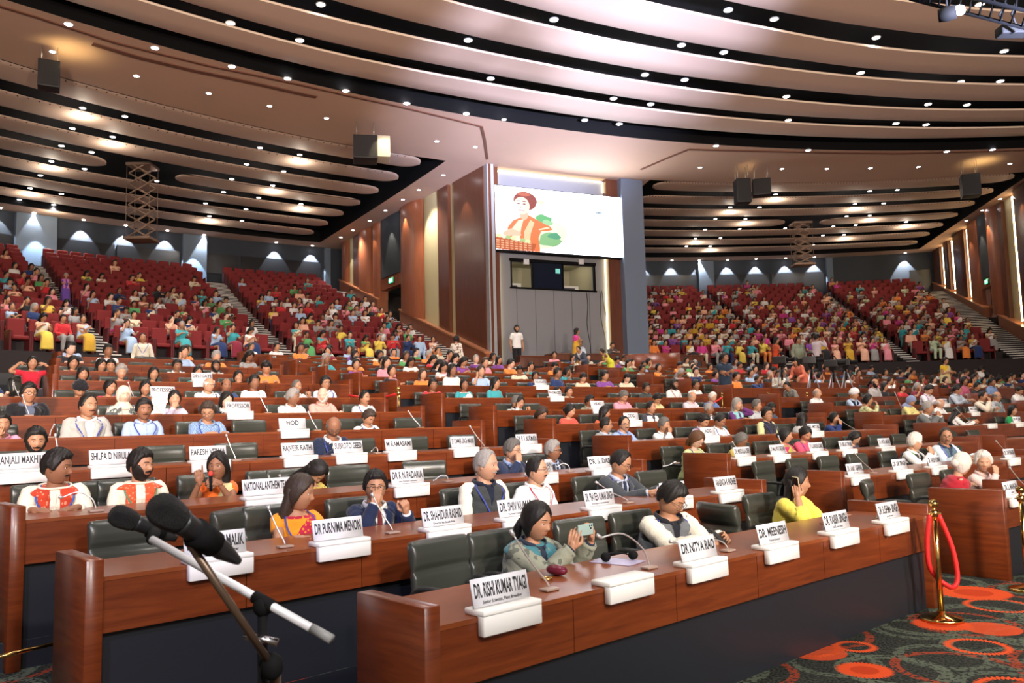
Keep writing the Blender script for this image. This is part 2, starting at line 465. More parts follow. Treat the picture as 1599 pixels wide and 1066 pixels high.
# pose: lean, head pitch, wrist(+x), wrist(-x), hand dir/normal of both, curls, kinds
POSE = {
 'rest':  dict(lean=4, hp=4, W=[(.13, -.30, .60), (-.13, -.30, .60)], D=[((-.5, -.8, -.1), (0, 0, 1)), ((.5, -.8, -.1), (0, 0, 1))]),
 'desk':  dict(lean=14, hp=6, W=[(.14, -.50, .80), (-.14, -.50, .80)], D=[((-.8, -.5, -.05), (0, -.2, 1)), ((.8, -.55, -.05), (0, -.2, 1))]),
 'lookdown': dict(lean=16, hp=32, W=[(.12, -.46, .80), (-.12, -.46, .80)], D=[((-.6, -.8, .1), (.4, 0, 1)), ((.6, -.8, .1), (-.4, 0, 1))]),
 'read':  dict(lean=16, hp=24, W=[(.02, -.46, .85), (-.12, -.50, .85)], D=[((-.45, -.85, .2), (.75, 0, .6)), ((.35, -.85, .2), (-.9, 0, .4))], curl=(.8, .9)),
 'read2': dict(lean=14, hp=26, W=[(.14, -.55, .83), (-.03, -.55, .81)], D=[((-.15, -.95, .2), (.8, 0, .5)), ((.35, -.9, .1), (-.6, 0, .8))], curl=(.9, .9)),
 'chin':  dict(lean=12, hp=4, W=[(.10, -.42, .80), (-.07, -.34, .965)], D=[((-.8, -.5, 0), (0, 0, 1)), ((.25, .25, .95), (-.3, -.9, 0))], curl=(.5, 1.1)),
 'mouth': dict(lean=8, hp=2, W=[(.17, -.33, .90), (-.085, -.27, .985)], D=[((-.3, -.35, .85), (.2, -.9, 0)), ((.3, .12, .95), (-.3, -.95, 0))], curl=(1.5, .75)),
 'call':  dict(lean=10, hp=2, W=[(.20, -.45, .80), (-.125, -.20, .985)], D=[((-.3, -.9, 0), (0, 0, 1)), ((.12, .22, .96), (-.93, -.3, .1))], curl=(.4, .95)),
 'callL': dict(lean=8, hp=4, W=[(.12, -.14, 1.03), (-.20, -.45, .80)], D=[((-.05, .3, .95), (.95, -.1, .15)), ((.3, -.9, 0), (0, 0, 1))], curl=(.95, .4)),
 'photo': dict(lean=10, hp=6, W=[(.30, -.36, .95), (.08, -.38, .93)], D=[((-.02, -.12, 1), (.9, -.35, 0)), ((.22, -.1, 1), (-.9, -.35, 0))], curl=(.75, .55)),
 'point': dict(lean=4, hp=2, W=[(-.06, -.30, .96), (-.24, -.33, .985)], D=[((-.9, -.1, .3), (0, -.8, .4)), ((-.12, -.05, 1), (0, -1, 0))], curl=(1.2, 1.0), kind=('relax', 'point')),
 'cross': dict(lean=0, hp=0, W=[(-.08, -.235, .80), (.08, -.225, .83)], D=[((-.9, .1, .1), (0, -1, .2)), ((.9, .1, .1), (0, -1, .2))]),
 'behind': dict(lean=10, hp=0, W=[(.22, -.10, 1.09), (-.22, -.10, 1.09)], D=[((-.8, .5, .2), (0, -.5, .8)), ((.8, .5, .2), (0, -.5, .8))]),
 'armback': dict(lean=4, hp=0, W=[(.16, -.32, .68), (-.44, .03, .83)], D=[((-.5, -.8, -.1), (0, 0, 1)), ((-.3, -.5, -.4), (0, .2, 1))]),
 'fist':  dict(lean=14, hp=4, W=[(.03, -.40, .93), (-.05, -.40, .92)], D=[((-.4, .1, .9), (.3, -.9, .2)), ((.35, .1, .9), (-.3, -.9, .2))], curl=(1.4, 1.4)),
 'reach': dict(lean=22, hp=8, W=[(.44, -.42, .80), (.30, -.46, .80)], D=[((.7, -.7, 0), (0, 0, 1)), ((.9, -.3, 0), (0, 0, 1))], curl=(.3, .3)),
}
SPOSE = {
 'stand': dict(lean=0, hp=2, W=[(.235, -.04, .80), (-.235, -.04, .80)], D=[((0, -.1, -1), (.9, 0, 0)), ((0, -.1, -1), (-.9, 0, 0))]),
 'scross': dict(lean=0, hp=2, W=[(-.08, -.21, 1.12), (.08, -.20, 1.15)], D=[((-.9, .1, .1), (0, -1, .2)), ((.9, .1, .1), (0, -1, .2))]),
 'ships': dict(lean=3, hp=12, W=[(.13, -.32, 1.08), (-.10, -.30, 1.10)], D=[((-.6, -.5, .2), (.5, -.3, .6)), ((.6, -.5, .2), (-.5, -.3, .6))], curl=(.9, .9)),
 'sfilm': dict(lean=2, hp=-2, W=[(.06, -.33, 1.42), (-.09, -.31, 1.40)], D=[((0, -.3, 1), (.9, -.3, 0)), ((.1, -.3, 1), (-.9, -.3, 0))], curl=(.8, .8)),
 'sbend': dict(lean=42, hp=0, W=[(.16, -.52, .86), (-.16, -.50, .86)], D=[((-.1, -.5, -.8), (.6, -.6, 0)), ((.1, -.5, -.8), (-.6, -.6, 0))]),
}
def joints(pose, standing, fem, scale_torso=1.):
    p = (SPOSE if standing else POSE)[pose]
    z0 = .86 if standing else .47
    L = rad(p['lean']); H = Vector((0, 0, z0)); RM = Matrix.Rotation(L, 3, 'X')      # +X rotation sends +z towards -y
    sp = (lambda v: H + RM @ Vector(v))
    NB = sp((0, 0, .50)); sw = .155 if fem else .178
    HR = Matrix.Rotation(L * .35, 3, 'X')
    HC = NB + HR @ Vector((0, -.022, .138))
    return p, H, RM, sp, NB, HC, sw
def headtop(pose, standing=False):
    p, H, RM, sp, NB, HC, sw = joints(pose, standing, False); return HC.z + .136, HC.y

def torso_dims(t, fem, fat, standing):
    """half width, half depth and forward centre of the trunk at t = 0 (seat) .. 1 (neck)"""
    xs = [0, .12, .3, .45, .6, .75, .86, .93, .97, 1.0]
    w = [.165, .170, .142, .140, .152, .165, .168, .135, .085, .056] if fem else [.160, .160, .150, .152, .165, .180, .190, .155, .095, .062]
    d = [.120, .120, .100, .102, .120, .125, .105, .085, .068, .056] if fem else [.115, .112, .108, .108, .115, .120, .105, .085, .070, .060]
    ww = interp(xs, w, t); dd = interp(xs, d, t)
    bell = max(0, 1 - ((t - .32) / .38) ** 2)
    ww += fat * .055 * bell + fat * .02; dd += fat * .085 * bell + fat * .012
    return ww, dd, -fat * .035 * bell
def torso_pt(th, t, infl, sp, fem, fat, st):
    w, d, cy = torso_dims(t, fem, fat, st); e = .86
    s, c = sin(th), cos(th)
    x = (w + infl) * math.copysign(abs(s) ** e, s); y = -(d + infl) * math.copysign(abs(c) ** e, c)
    if fem and c > 0 and .5 < t < .82: y -= .022 * g1(t - .66, .09) * g1(abs(x) - .07, .055)
    x += 0; y += cy + .004 * sin(t * 40 + th * 3) * (infl > 0) + .003 * sin(t * 23 - th * 7) * (infl > 0)
    return sp((x, y, .50 * t))
def torso_mesh(b, infl, sp, fem, fat, st, mask=None, thick=.006, seg=32, rn=22, t0=0., t1=1.0, mat=0):
    if mask is None:
        b.rings([[torso_pt(-PI + 2 * PI * j / seg, t0 + (t1 - t0) * i / rn, infl, sp, fem, fat, st) for j in range(seg)] for i in range(rn + 1)], mat); return
    keep = []
    for i in range(rn):
        for j in range(seg):
            th = -PI + 2 * PI * (j + .5) / seg; t = t0 + (t1 - t0) * (i + .5) / rn
            if mask(th, t): keep.append((i, j))
    ks = set(keep); idx = {}
    def V(i, j, o):
        k = (i, j % seg, o)
        if k not in idx:
            idx[k] = len(b.v); b.v.append(tuple(torso_pt(-PI + 2 * PI * (j % seg) / seg, t0 + (t1 - t0) * i / rn, infl + (thick if o else 0), sp, fem, fat, st)))
        return idx[k]
    for i, j in keep:
        b.f.append((V(i, j, 1), V(i, j + 1, 1), V(i + 1, j + 1, 1), V(i + 1, j, 1))); b.m.append(mat)
        b.f.append((V(i, j, 0), V(i + 1, j, 0), V(i + 1, j + 1, 0), V(i, j + 1, 0))); b.m.append(mat)
        for di, dj, A, B in ((-1, 0, (i, j), (i, j + 1)), (1, 0, (i + 1, j + 1), (i + 1, j)), (0, -1, (i + 1, j), (i, j)), (0, 1, (i, j + 1), (i + 1, j + 1))):
            if (i + di, (j + dj) % seg) not in ks:
                b.f.append((V(*A, 0), V(*B, 0), V(*B, 1), V(*A, 1))); b.m.append(mat)

def torso_soft(b, infl, sp, fem, fat, st, sdf, seg, rn, t0, t1, mat=0, soft=.012, base=-.004):
    """closed trunk shell that stands infl off the body where sdf > 0 (metres) and dives under the shirt elsewhere"""
    R = []
    for i in range(rn + 1):
        t = t0 + (t1 - t0) * i / rn; rr = []
        for j in range(seg):
            th = -PI + 2 * PI * j / seg; p0 = torso_pt(th, t, 0, lambda v: Vector(v), fem, fat, st); m = max(0, min(1, sdf(th, t, p0.x) / soft + .5))
            rr.append(torso_pt(th, t, base + (infl - base) * m, sp, fem, fat, st))
        R.append(rr)
    b.rings(R, mat)
def vsd(depth, w):
    def f(th, t, x):
        if abs(th) > PI / 2 or t < depth: return .05
        return abs(x) - w * (t - depth) / (1 - depth) - .006
    return f
_geo = {}
def person_geo(g, pose, hair, top, q=1, hy=0, hp=0, hr=0, fat=0., beard=0, mus=0, glasses=0, lany=0, scarf=0, standing=False, sleeve=1., bottom='trousers', tie=0, phone=None):
    key = (g, pose, hair, top, q, hy, hp, hr, fat, beard, mus, glasses, lany, scarf, standing, sleeve, bottom, tie)
    if key in _geo: return _geo[key]
    fem = g == 'f'; p, H, RM, sp, NB, HC, sw = joints(pose, standing, fem)
    out = []
    HM = (Matrix.Rotation(rad(hy), 3, 'Z') @ Matrix.Rotation(rad(p['lean'] * .35 + p['hp'] + hp), 3, 'X') @ Matrix.Rotation(rad(hr), 3, 'Y'))
    HT = Matrix.Translation(HC + HM @ Vector((0, -.012, .0)) - Vector((0, 0, 0))) @ HM.to_4x4() @ Matrix.Scale(1.09, 4)
    # --- arms
    a, f = (.27, .245) if not fem else (.255, .23)
    arms = []
    for s, i in ((1, 0), (-1, 1)):
        S = sp((s * (sw - .016 + fat * .012), .0, .432)); hint = (s * .5, .25 if not standing else .5, -1)
        if pose in ('call', 'photo', 'mouth', 'chin', 'fist', 'point', 'callL', 'sfilm'): hint = (s * .55, -.1, -1)
        if pose == 'behind': hint = (s, -.3, .3)
        E, W = ik(S, p['W'][i], a, f, hint); arms.append((s, S, E, W, p['D'][i]))
    # --- body: skin
    b = MB()
    torso_mesh(b, -.016, sp, fem, fat, standing, t1=.985)
    nr = .046 if fem else .056 + fat * .006
    b.sweep([sp((0, .005, .44)), sp((0, .004, .49)), NB + (HC - NB) * .45 + Vector((0, .012, 0)), HT @ Vector((0, .022, -.03))], [nr * 1.25, nr * 1.08, nr, nr * .98], 14)
    for s, S, E, W, D in arms:
        k = .9 if fem else 1.; fk = 1 + fat * .25
        b.sweep(smoothpath([S + Vector((-s * .02, 0, .01)), S, S.lerp(E, .5), E, E.lerp(W, .35), W], 3),
                [k * fk * r for r in (.045, .050, .052, .050, .049, .047, .045, .043, .040, .038, .039, .040, .038, .034, .029, .025)], 10)
    # legs under the clothes
    legs = []
    for s in (1, -1):
        if standing: hp_ = Vector((s * .085, 0, .86)); kn = Vector((s * .09, -.01, .46)); an = Vector((s * .095, .015, .08))
        else: hp_ = Vector((s * .085, 0, .46)); kn = Vector((s * .12, -.42, .49)); an = Vector((s * .12, -.40, .08))
        legs.append((s, hp_, kn, an)); b.capsule(hp_, .072, kn, .05); b.capsule(kn, .05, an, .035)
    if q == 2:
        body = MB(); r = remesh(b, .011, 3); body.addmesh(r, 0); bpy.data.meshes.remove(r)
        hb = MB()
        for n, (s, S, E, W, D) in enumerate(arms):
            h = hand_mb(W + Vector(D[0]).normalized() * .0, D[0], D[1], {1: -1, -1: 1}[s] * (-1 if pose in () else 1), p.get('curl', (.45, .45))[n], 2, p.get('kind', ('relax', 'relax'))[n])
            hb.add(h)
        r = remesh(hb, .0036, 2); body.addmesh(r, 0); bpy.data.meshes.remove(r)
    else:
        body = b
        if q == 1:
            for n, (s, S, E, W, D) in enumerate(arms):
                body.add(hand_mb(W, D[0], D[1], -s, p.get('curl', (.45, .45))[n], 1, p.get('kind', ('relax', 'relax'))[n]))
        else:
            for s, S, E, W, D in arms: body.capsule(W, .028, W + Vector(D[0]).normalized() * .09, .024, 6)
    hd = head_mb(q, fem, beard, mus); body.add(hd, HT)
    out.append(('body', body, ['skin', 'hair', 'lip', 'white', 'iris']))
    if (beard or mus) and q:
        b = MB(); b.add(beard_mesh({2: 120, 1: 60}[q], {2: 90, 1: 44}[q], beard, mus, fem), HT); out.append(('beard' if beard else 'moustache', b, ['hair']))
    if hair != 'none':
        hm = hair_mesh(hair, {2: 72, 1: 36, 0: 16}[q], {2: 56, 1: 28, 0: 12}[q], fem); b = MB(); b.add(hm, HT)
        out.append(({'wrap': 'headscarf', 'turban': 'turban'}.get(hair, 'hair'), b, ['hcol']))
    # --- clothes
    def sleeves(b, infl, frac=1., mat=0):
        for s, S, E, W, D in arms:
            fk = fat * .018
            pts = smoothpath([S + Vector((-s * .05, 0, .012)), S + Vector((s * .004, 0, .006)), S.lerp(E, .5), E, E.lerp(W, .5), E.lerp(W, .93)], 4)
            rr = [.040, .045, .050, .054, .057, .058, .058, .058, .057, .057, .056, .055, .054, .053, .051, .049, .047, .044, .042, .040, .039]
            n = len(pts); m = max(6, int(n * (1 if frac >= 1 else frac)))
            P, Rr = [], []
            for i in range(m):
                w = 1 + .07 * sin(i * 2.3 + s) * (q > 0)
                P.append(pts[i]); Rr.append((rr[min(i, 20)] + infl + fk) * w * (.92 if fem else 1))
            b.sweep(P, Rr, 14 if q else 8, mat)
    seg = {2: 48, 1: 28, 0: 12}[q]; rn = {2: 34, 1: 20, 0: 8}[q]
    tb = MB()
    if top in ('shirt', 'kurta', 'tee', 'vest', 'jacket', 'suit', 'blouse'):
        torso_mesh(tb, .010, sp, fem, fat, standing, seg=seg, rn=rn, t0=-.12, t1=.965)
        if top not in ('jacket', 'suit'): sleeves(tb, .004, sleeve, 1 if top == 'vest' else 0)
        if q:
            if top in ('shirt', 'vest', 'jacket', 'suit') :           # collar: two folded wings round the neck
                for s in (-1, 1):
                    cp = [torso_pt(s * t_, .955 + .02 * c_, .016, sp, fem, fat, standing) for t_, c_ in ((.10, -1.2), (.5, 0), (1.2, .8), (2.2, 1.3), (3.1, 1.4))]
                    cp = smoothpath(cp, 3); R = []
                    for i, P in enumerate(cp):
                        u = (NB + Vector((0, 0, .0)) - P); u.z = 0; u = u.normalized() if u.length > 0 else Vector((0, 1, 0))
                        hgt = .034 if i > 2 else .024; up = RM @ Vector((0, 0, 1))
                        R.append([P - u * .002, P + u * .012 + up * hgt, P + u * .016 + up * hgt, P + u * .006])
                    tb.rings(R)
            elif top in ('kurta',):
                cp = [torso_pt(-PI + 2 * PI * j / 20, .965, .006, sp, fem, fat, standing) + RM @ Vector((0, 0, .012)) for j in range(21)]
                tb.sweep(cp, .010, 6)
            if top in ('kurta', 'shirt') and not fem:
                tb.sweep([torso_pt(0, t, .014, sp, fem, fat, standing) for t in (.92, .8, .65, .5, .35, .2)], .006, 6, flat=2)
        nm = {'shirt': 'shirt', 'kurta': 'kurta', 'tee': 'shirt', 'vest': 'shirt', 'jacket': 'shirt', 'suit': 'shirt', 'blouse': 'blouse'}[top]
        out.append((nm, tb, ['inner', 'shirt'] if top == 'vest' else ['shirt' if top in ('jacket', 'suit') else 'top']))
    elif top == 'sari':
        torso_mesh(tb, .006, sp, fem, fat, standing, seg=seg, rn=rn, t0=-.1, t1=.93); sleeves(tb, .0, .42)
        out.append(('blouse', tb, ['shirt']))
        sb = MB()
        def m(th, t, x):
            if t < .40: return .05
            if abs(th) < PI * .62: return min(x - (-.19 + (t - .40) * .46), .155 - x) if t > .42 else .05
            return x - .02
        torso_soft(sb, .020, sp, fem, fat, standing, m, seg * 2, rn, -.12, .955)
        out.append(('sari', sb, ['top']))
    if top == 'vest':
        vb = MB(); vs_ = vsd(.64, .042)
        def m(th, t, x):
            ar = .05
            if .60 < t: ar = math.hypot((abs(abs(th) - PI / 2)) * .13, (t - .82) * .5) - .085
            return min(vs_(th, t, x), ar)
        torso_soft(vb, .024, sp, fem, fat, standing, m, seg * 2, rn + 8, -.12, .955)
        if q: vb.sweep([torso_pt(.02, t, .034, sp, fem, fat, standing) for t in (.56, .4, .25, .1)], .006, 6)
        out.append(('vest', vb, ['top']))
    if top in ('jacket', 'suit'):
        jb = MB(); torso_soft(jb, .030, sp, fem, fat, standing, vsd(.34, .085), seg * 2, rn + 6, -.15, .965); sleeves(jb, .012)
        if q:
            for s in (-1, 1):                                                                     # lapels
                R = []
                for t, w0, w1 in ((.955, .050, .085), (.86, .044, .100), (.74, .034, .098), (.62, .026, .075), (.5, .018, .050), (.38, .008, .016)):
                    t_ = lambda w: s * math.asin(min(.95, (w / .175)) ** (1 / .86))
                    A = torso_pt(t_(w0), t, .040, sp, fem, fat, standing); B = torso_pt(t_(w1), t - .01, .044, sp, fem, fat, standing); C = torso_pt(t_(w1), t - .01, .034, sp, fem, fat, standing); D_ = torso_pt(t_(w0), t, .030, sp, fem, fat, standing)
                    R.append([A, B, C, D_])
                jb.rings(R)
        out.append(('jacket', jb, ['top']))
        if q:
            cb = MB()
            for s, S, E, W, D in arms: cb.sweep([E.lerp(W, .86), E.lerp(W, .99)], [.038, .036], 12)
            out.append(('shirt_cuff', cb, ['shirt']))
    if tie and q:
        b = MB(); R = []
        for t, w in ((.95, .014), (.92, .020), (.90, .014), (.8, .020), (.65, .027), (.5, .034), (.36, .036), (.30, .004)):
            P = torso_pt(0, t, .020, sp, fem, fat, standing); o = RM @ Vector((0, -.008, 0))
            R.append([P + Vector((-w, 0, 0)), P + Vector((-w, 0, 0)) + o, P + Vector((w, 0, 0)) + o, P + Vector((w, 0, 0))])
        b.rings(R); out.append(('tie', b, ['tie']))
    if scarf and q:
        b = MB(); inf = .034
        def m(th, t, x):
            if abs(th) < PI / 2: return min(abs(x) - .034, .108 - abs(x)) if t < .88 else abs(x) - .034
            return (t - .84) * .3
        torso_soft(b, .046 if top == 'jacket' else .034, sp, fem, fat, standing, m, seg * 2, rn, .05, .985)
        out.append(('scarf', b, ['scarf']))
    if lany and q:
        b = MB()
        inf = .052 if top in ('jacket', 'suit') else .040
        for s in (-1, 1):
            pts = [torso_pt(s * th, t, inf if t < .93 else .022, sp, fem, fat, standing) for th, t in ((1.9, .99), (1.2, .975), (.75, .93), (.5, .82), (.34, .7), (.18, .55), (.03, .42))]
            b.sweep(smoothpath(pts, 3), .0065, 6, flat=.35)
        P = torso_pt(0, .36, inf + .006, sp, fem, fat, standing)
        b2 = MB(); b2.box(-.035, -.003, -.05, .035, .003, .05, 0, Matrix.Translation(P) @ RM.to_4x4())
        out.append(('lanyard', b, ['lany'])); out.append(('badge', b2, ['white']))
    if glasses and q:
        b = MB()
        for s in (-1, 1):
            b.torus((s * .032, -.103, .012), .0235, .0019, None, 18, 6, 0, .78)
            b.sweep([(s * .055, -.100, .018), (s * .076, -.06, .018), (s * .080, .0, .014), (s * .078, .012, .0)], .0019, 6)
        b.sweep([(-.010, -.104, .016), (0, -.107, .019), (.010, -.104, .016)], .0018, 6)
        c = MB(); c.add(b, HT); out.append(('glasses', c, ['frame']))
    # lower half
    lb = MB()
    if bottom == 'trousers':
        w0 = .86 if standing else .47
        for s, A, K, N in legs:
            lb.sweep(smoothpath([A + Vector((0, 0, .02)), A.lerp(K, .5), K + (Vector((0, -.02, .02)) if not standing else Vector((0, 0, 0))), K.lerp(N, .5), N], 3),
                     [.095, .095, .092, .088, .084, .080, .077, .072, .068, .066, .064, .062, .060], 12 if q else 8)
        lb.ell((0, 0, w0 + .0), .155 + fat * .04, .115 + fat * .03, .10, 14, 8)
    else:
        if standing:
            lb.rings([[(w * cos(2 * PI * j / 20) * (1 + .04 * sin(j * 3.1 + z * 9)), d * sin(2 * PI * j / 20) * (1 + .05 * sin(j * 2.3)), z) for j in range(20)] for z, w, d in ((.97, .15, .115), (.86, .185, .15), (.6, .20, .17), (.3, .22, .19), (.05, .25, .22))])
        else:
            lb.sweep(smoothpath([(0, .12, .50), (0, -.05, .52), (0, -.25, .55), (0, -.42, .54), (0, -.50, .44), (0, -.50, .28), (0, -.48, .08)], 3), [.10, .15, .18, .185, .18, .178, .175, .175, .175, .175, .17, .165, .165, .17, .175, .18, .185, .19, .20], 16, flat=.55)
    out.append(({'trousers': 'trousers'}.get(bottom, 'skirt'), lb, ['bottom']))
    if q == 2 or (standing and q):
        for s, A, K, N in legs:
            b = MB(); b.ell(N + Vector((0, -.07, -.038)), .042, .125, .042, 12, 8); out.append(('shoe', b, ['shoe']))
    res = []
    for nm, mb, roles in out: res.append((nm, fixn(mb.mesh(nm, [None] * len(roles))) if q < 2 or nm != 'body' else mb.mesh(nm, [None] * len(roles)), roles))
    res_d = dict(parts=res, head=HT, arms=arms, sp=sp)
    _geo[key] = res_d
    return res_d
SKIN = {'a': (.52, .29, .18), 'b': (.43, .22, .125), 'c': (.27, .125, .068), 'd': (.64, .41, .30)}
HAIR = {'k': (.012, .010, .009), 'g': (.28, .26, .24), 'w': (.62, .58, .52), 'd': (.045, .03, .022), 's': (.12, .11, .10), 'n': (.10, .045, .02)}
def person(loc, rz, label, sc=1., skin='b', hc='k', col=(.5, .5, .5), shirt=(.75, .75, .75), bcol=(.03, .03, .04), pat=None, col2=None, hcol=None,
           inner=None, lcol=(.05, .07, .35), scol=(.5, .06, .04), tcol=(.12, .02, .02), group=None, **kw):
    G = person_geo(**kw)
    M = {'skin': skinm(SKIN[skin]), 'hair': hairm(HAIR[hc]), 'lip': skinm(tuple(SKIN[skin][i] * (1.0, .74, .72)[i] for i in range(3))),
         'white': plain('white', (.75, .73, .70), .4), 'iris': plain('iris', (.012, .008, .006), .2), 'hcol': hairm(HAIR[hc]) if hcol is None else cloth(hcol),
         'top': cloth(col, pat, col2), 'shirt': cloth(shirt), 'inner': cloth(inner or shirt), 'bottom': cloth(bcol), 'tie': cloth(tcol), 'scarf': cloth(scol, 'print', (.7, .25, .15)) if kw.get('scarf') == 1 else cloth(scol),
         'lany': cloth(lcol), 'frame': plain('spectacle_frame', (.02, .018, .015), .3), 'shoe': plain('shoe_leather', (.02, .018, .016), .4)}
    root = None
    for nm, me, roles in G['parts']:
        o = link('person' if nm == 'body' else nm, me, root)
        for i, r in enumerate(roles):
            o.material_slots[i].link = 'OBJECT'; o.material_slots[i].material = M[r]
        if root is None: root = o
    root.location = loc; root.rotation_euler = (0, 0, rz); root.scale = (sc, sc, sc)
    root['label'] = label; root['category'] = 'person'
    if group: root['group'] = group
    return root, G
# ------------------------------------------------------------------ people at the desks, one line each
# (row, head x, head-top y, label, geometry keywords, look keywords, desk-local hip distance)
def hipphi(k, px, py, hy, y0=.98):
    ph, P = oncyl(px, py, DC, RK[k] + y0 + hy); return ph, P.z - ZK[k]
SEATED = []                                      # (row, phi, label)
def sit(k, px, py, label, g='m', pose='rest', hair='short', top='shirt', q=1, by=0, y0=.98, rise=0., **kw):
    zt, hy = headtop(pose); ph, z = hipphi(k, px, py, hy, y0)
    sc = max(.88, min(1.10, z / zt)); dz = z - zt * sc + rise
    P = dpt(k, ph, y0, max(-.06, min(.12, dz)))
    gk = dict(g=g, pose=pose, hair=hair, top=top, q=q)
    for n in ('hy', 'hp', 'hr', 'fat', 'beard', 'mus', 'glasses', 'lany', 'scarf', 'sleeve', 'bottom', 'tie'):
        if n in kw: gk[n] = kw.pop(n)
    r, G = person(P, ph - PI / 2 + rad(by), label, sc, **gk, **kw)
    SEATED.append((k, ph, label)); return r, G, P, sc, ph
W = (.78, .78, .76); CRM = (.74, .70, .58); NAVY = (.012, .018, .045); BLK = (.012, .012, .015); LB = (.35, .45, .68)
lab = 'person'
woman_photo = sit(0, 836, 783, 'person photographing with a pale phone, grey-olive jacket and teal scarf, first desk row', 'f', 'photo', 'pony', 'jacket', 2, hp=4, hy=8, fat=.45, scarf=2, scol=(.055, .19, .22), col=(.26, .27, .20), pat='blotch', col2=(.12, .13, .10), shirt=(.02, .03, .05), skin='b', by=2)
man_read = sit(0, 1052, 750, 'person in grey waistcoat and cream kurta reading a phone in the first desk row', 'm', 'read2', 'short', 'vest', 2, hy=26, hp=4, fat=.75, glasses=1, lany=1, col=(.13, .14, .15), shirt=CRM, inner=(.015, .016, .022), skin='b', by=-14)
woman_call = sit(0, 1243, 731, 'person in bright yellow top holding a phone to the ear, first desk row', 'f', 'call', 'long', 'blouse', 2, hy=30, fat=.7, sleeve=.78, col=(.80, .66, .10), skin='b', by=0)
woman_orange = sit(1, 470, 741, 'person with long dark hair in orange and red clothes looking right, second desk row', 'f', 'desk', 'long', 'sari', 2, hy=48, hp=2, by=-6, col=(.45, .02, .05), shirt=(.82, .30, .02), pat='print', col2=(.75, .25, .03), lany=1, skin='b', hc='d')
man_navy = sit(1, 589, 735, 'person in navy suit with maroon tie covering the mouth with one hand, second desk row', 'm', 'mouth', 'short', 'suit', 2, hy=-18, tie=1, glasses=1, col=(.012, .020, .055), shirt=W, tcol=(.16, .025, .03), by=-8)
man_vest = sit(1, 757, 702, 'grey-haired person in black waistcoat over cream kurta, upright in the second desk row', 'm', 'rest', 'recede', 'vest', 2, hy=28, mus=1, lany=1, fat=.25, hc='g', col=(.04, .045, .045), shirt=CRM, inner=(.01, .014, .03), skin='a', by=-4)
man_white = sit(1, 836, 713, 'person in white shirt and glasses leaning an arm on the chair, second desk row', 'm', 'armback', 'recede', 'shirt', 2, hy=20, mus=1, glasses=1, fat=.35, lany=1, lcol=(.45, .02, .05), col=W, skin='a', by=6)
man_grey = sit(1, 967, 701, 'person in dark grey suit and glasses looking down at clasped hands, second desk row', 'm', 'read2', 'recede', 'suit', 2, hy=22, hp=-2, glasses=1, lany=1, tie=1, col=(.045, .052, .06), shirt=(.45, .5, .62), tcol=(.02, .03, .06), by=0)
sit(2, 97, 702, 'person in cream kurta with red patterned stole, dark hair, turned away in profile', 'm', 'desk', 'short', 'kurta', 2, hy=62, by=-14, mus=1, scarf=1, lany=1, lcol=(.03, .10, .4), col=(.74, .70, .56), scol=(.50, .05, .02), skin='c', fat=.2)
sit(2, 221, 702, 'smiling bearded person in cream kurta with orange-red patterned stole, third desk row', 'm', 'rest', 'short', 'kurta', 2, hy=38, by=-10, beard=1, mus=1, scarf=1, lany=1, lcol=(.1, .25, .12), col=(.76, .72, .58), scol=(.65, .09, .03), skin='b')
girl = sit(2, 343, 706, 'person with long black hair in orange top raising a finger and holding a microphone', 'f', 'point', 'long', 'sari', 2, hy=-34, by=-8, col=(.70, .58, .28), shirt=(.75, .14, .02), skin='c')
sit(2, 487, 729, 'person in yellow and black bending down behind the orange-clad one', 'f', 'lookdown', 'long', 'blouse', 1, hp=25, col=(.55, .42, .08), pat='print', col2=(.02, .02, .02), by=20)
sit(2, 800, 686, 'person in navy suit and light blue shirt, chin on hand, third desk row', 'm', 'chin', 'short', 'suit', 2, hy=24, glasses=1, tie=1, hc='s', col=(.02, .03, .07), shirt=(.3, .42, .68), tcol=(.03, .05, .2), skin='a')
sit(2, 862, 688, 'elderly person in black suit with glasses and dark tie, third desk row end', 'm', 'rest', 'short', 'suit', 2, hy=26, glasses=1, tie=1, hc='g', col=(.02, .022, .03), shirt=(.4, .5, .7), tcol=(.03, .04, .06), skin='c', by=4)
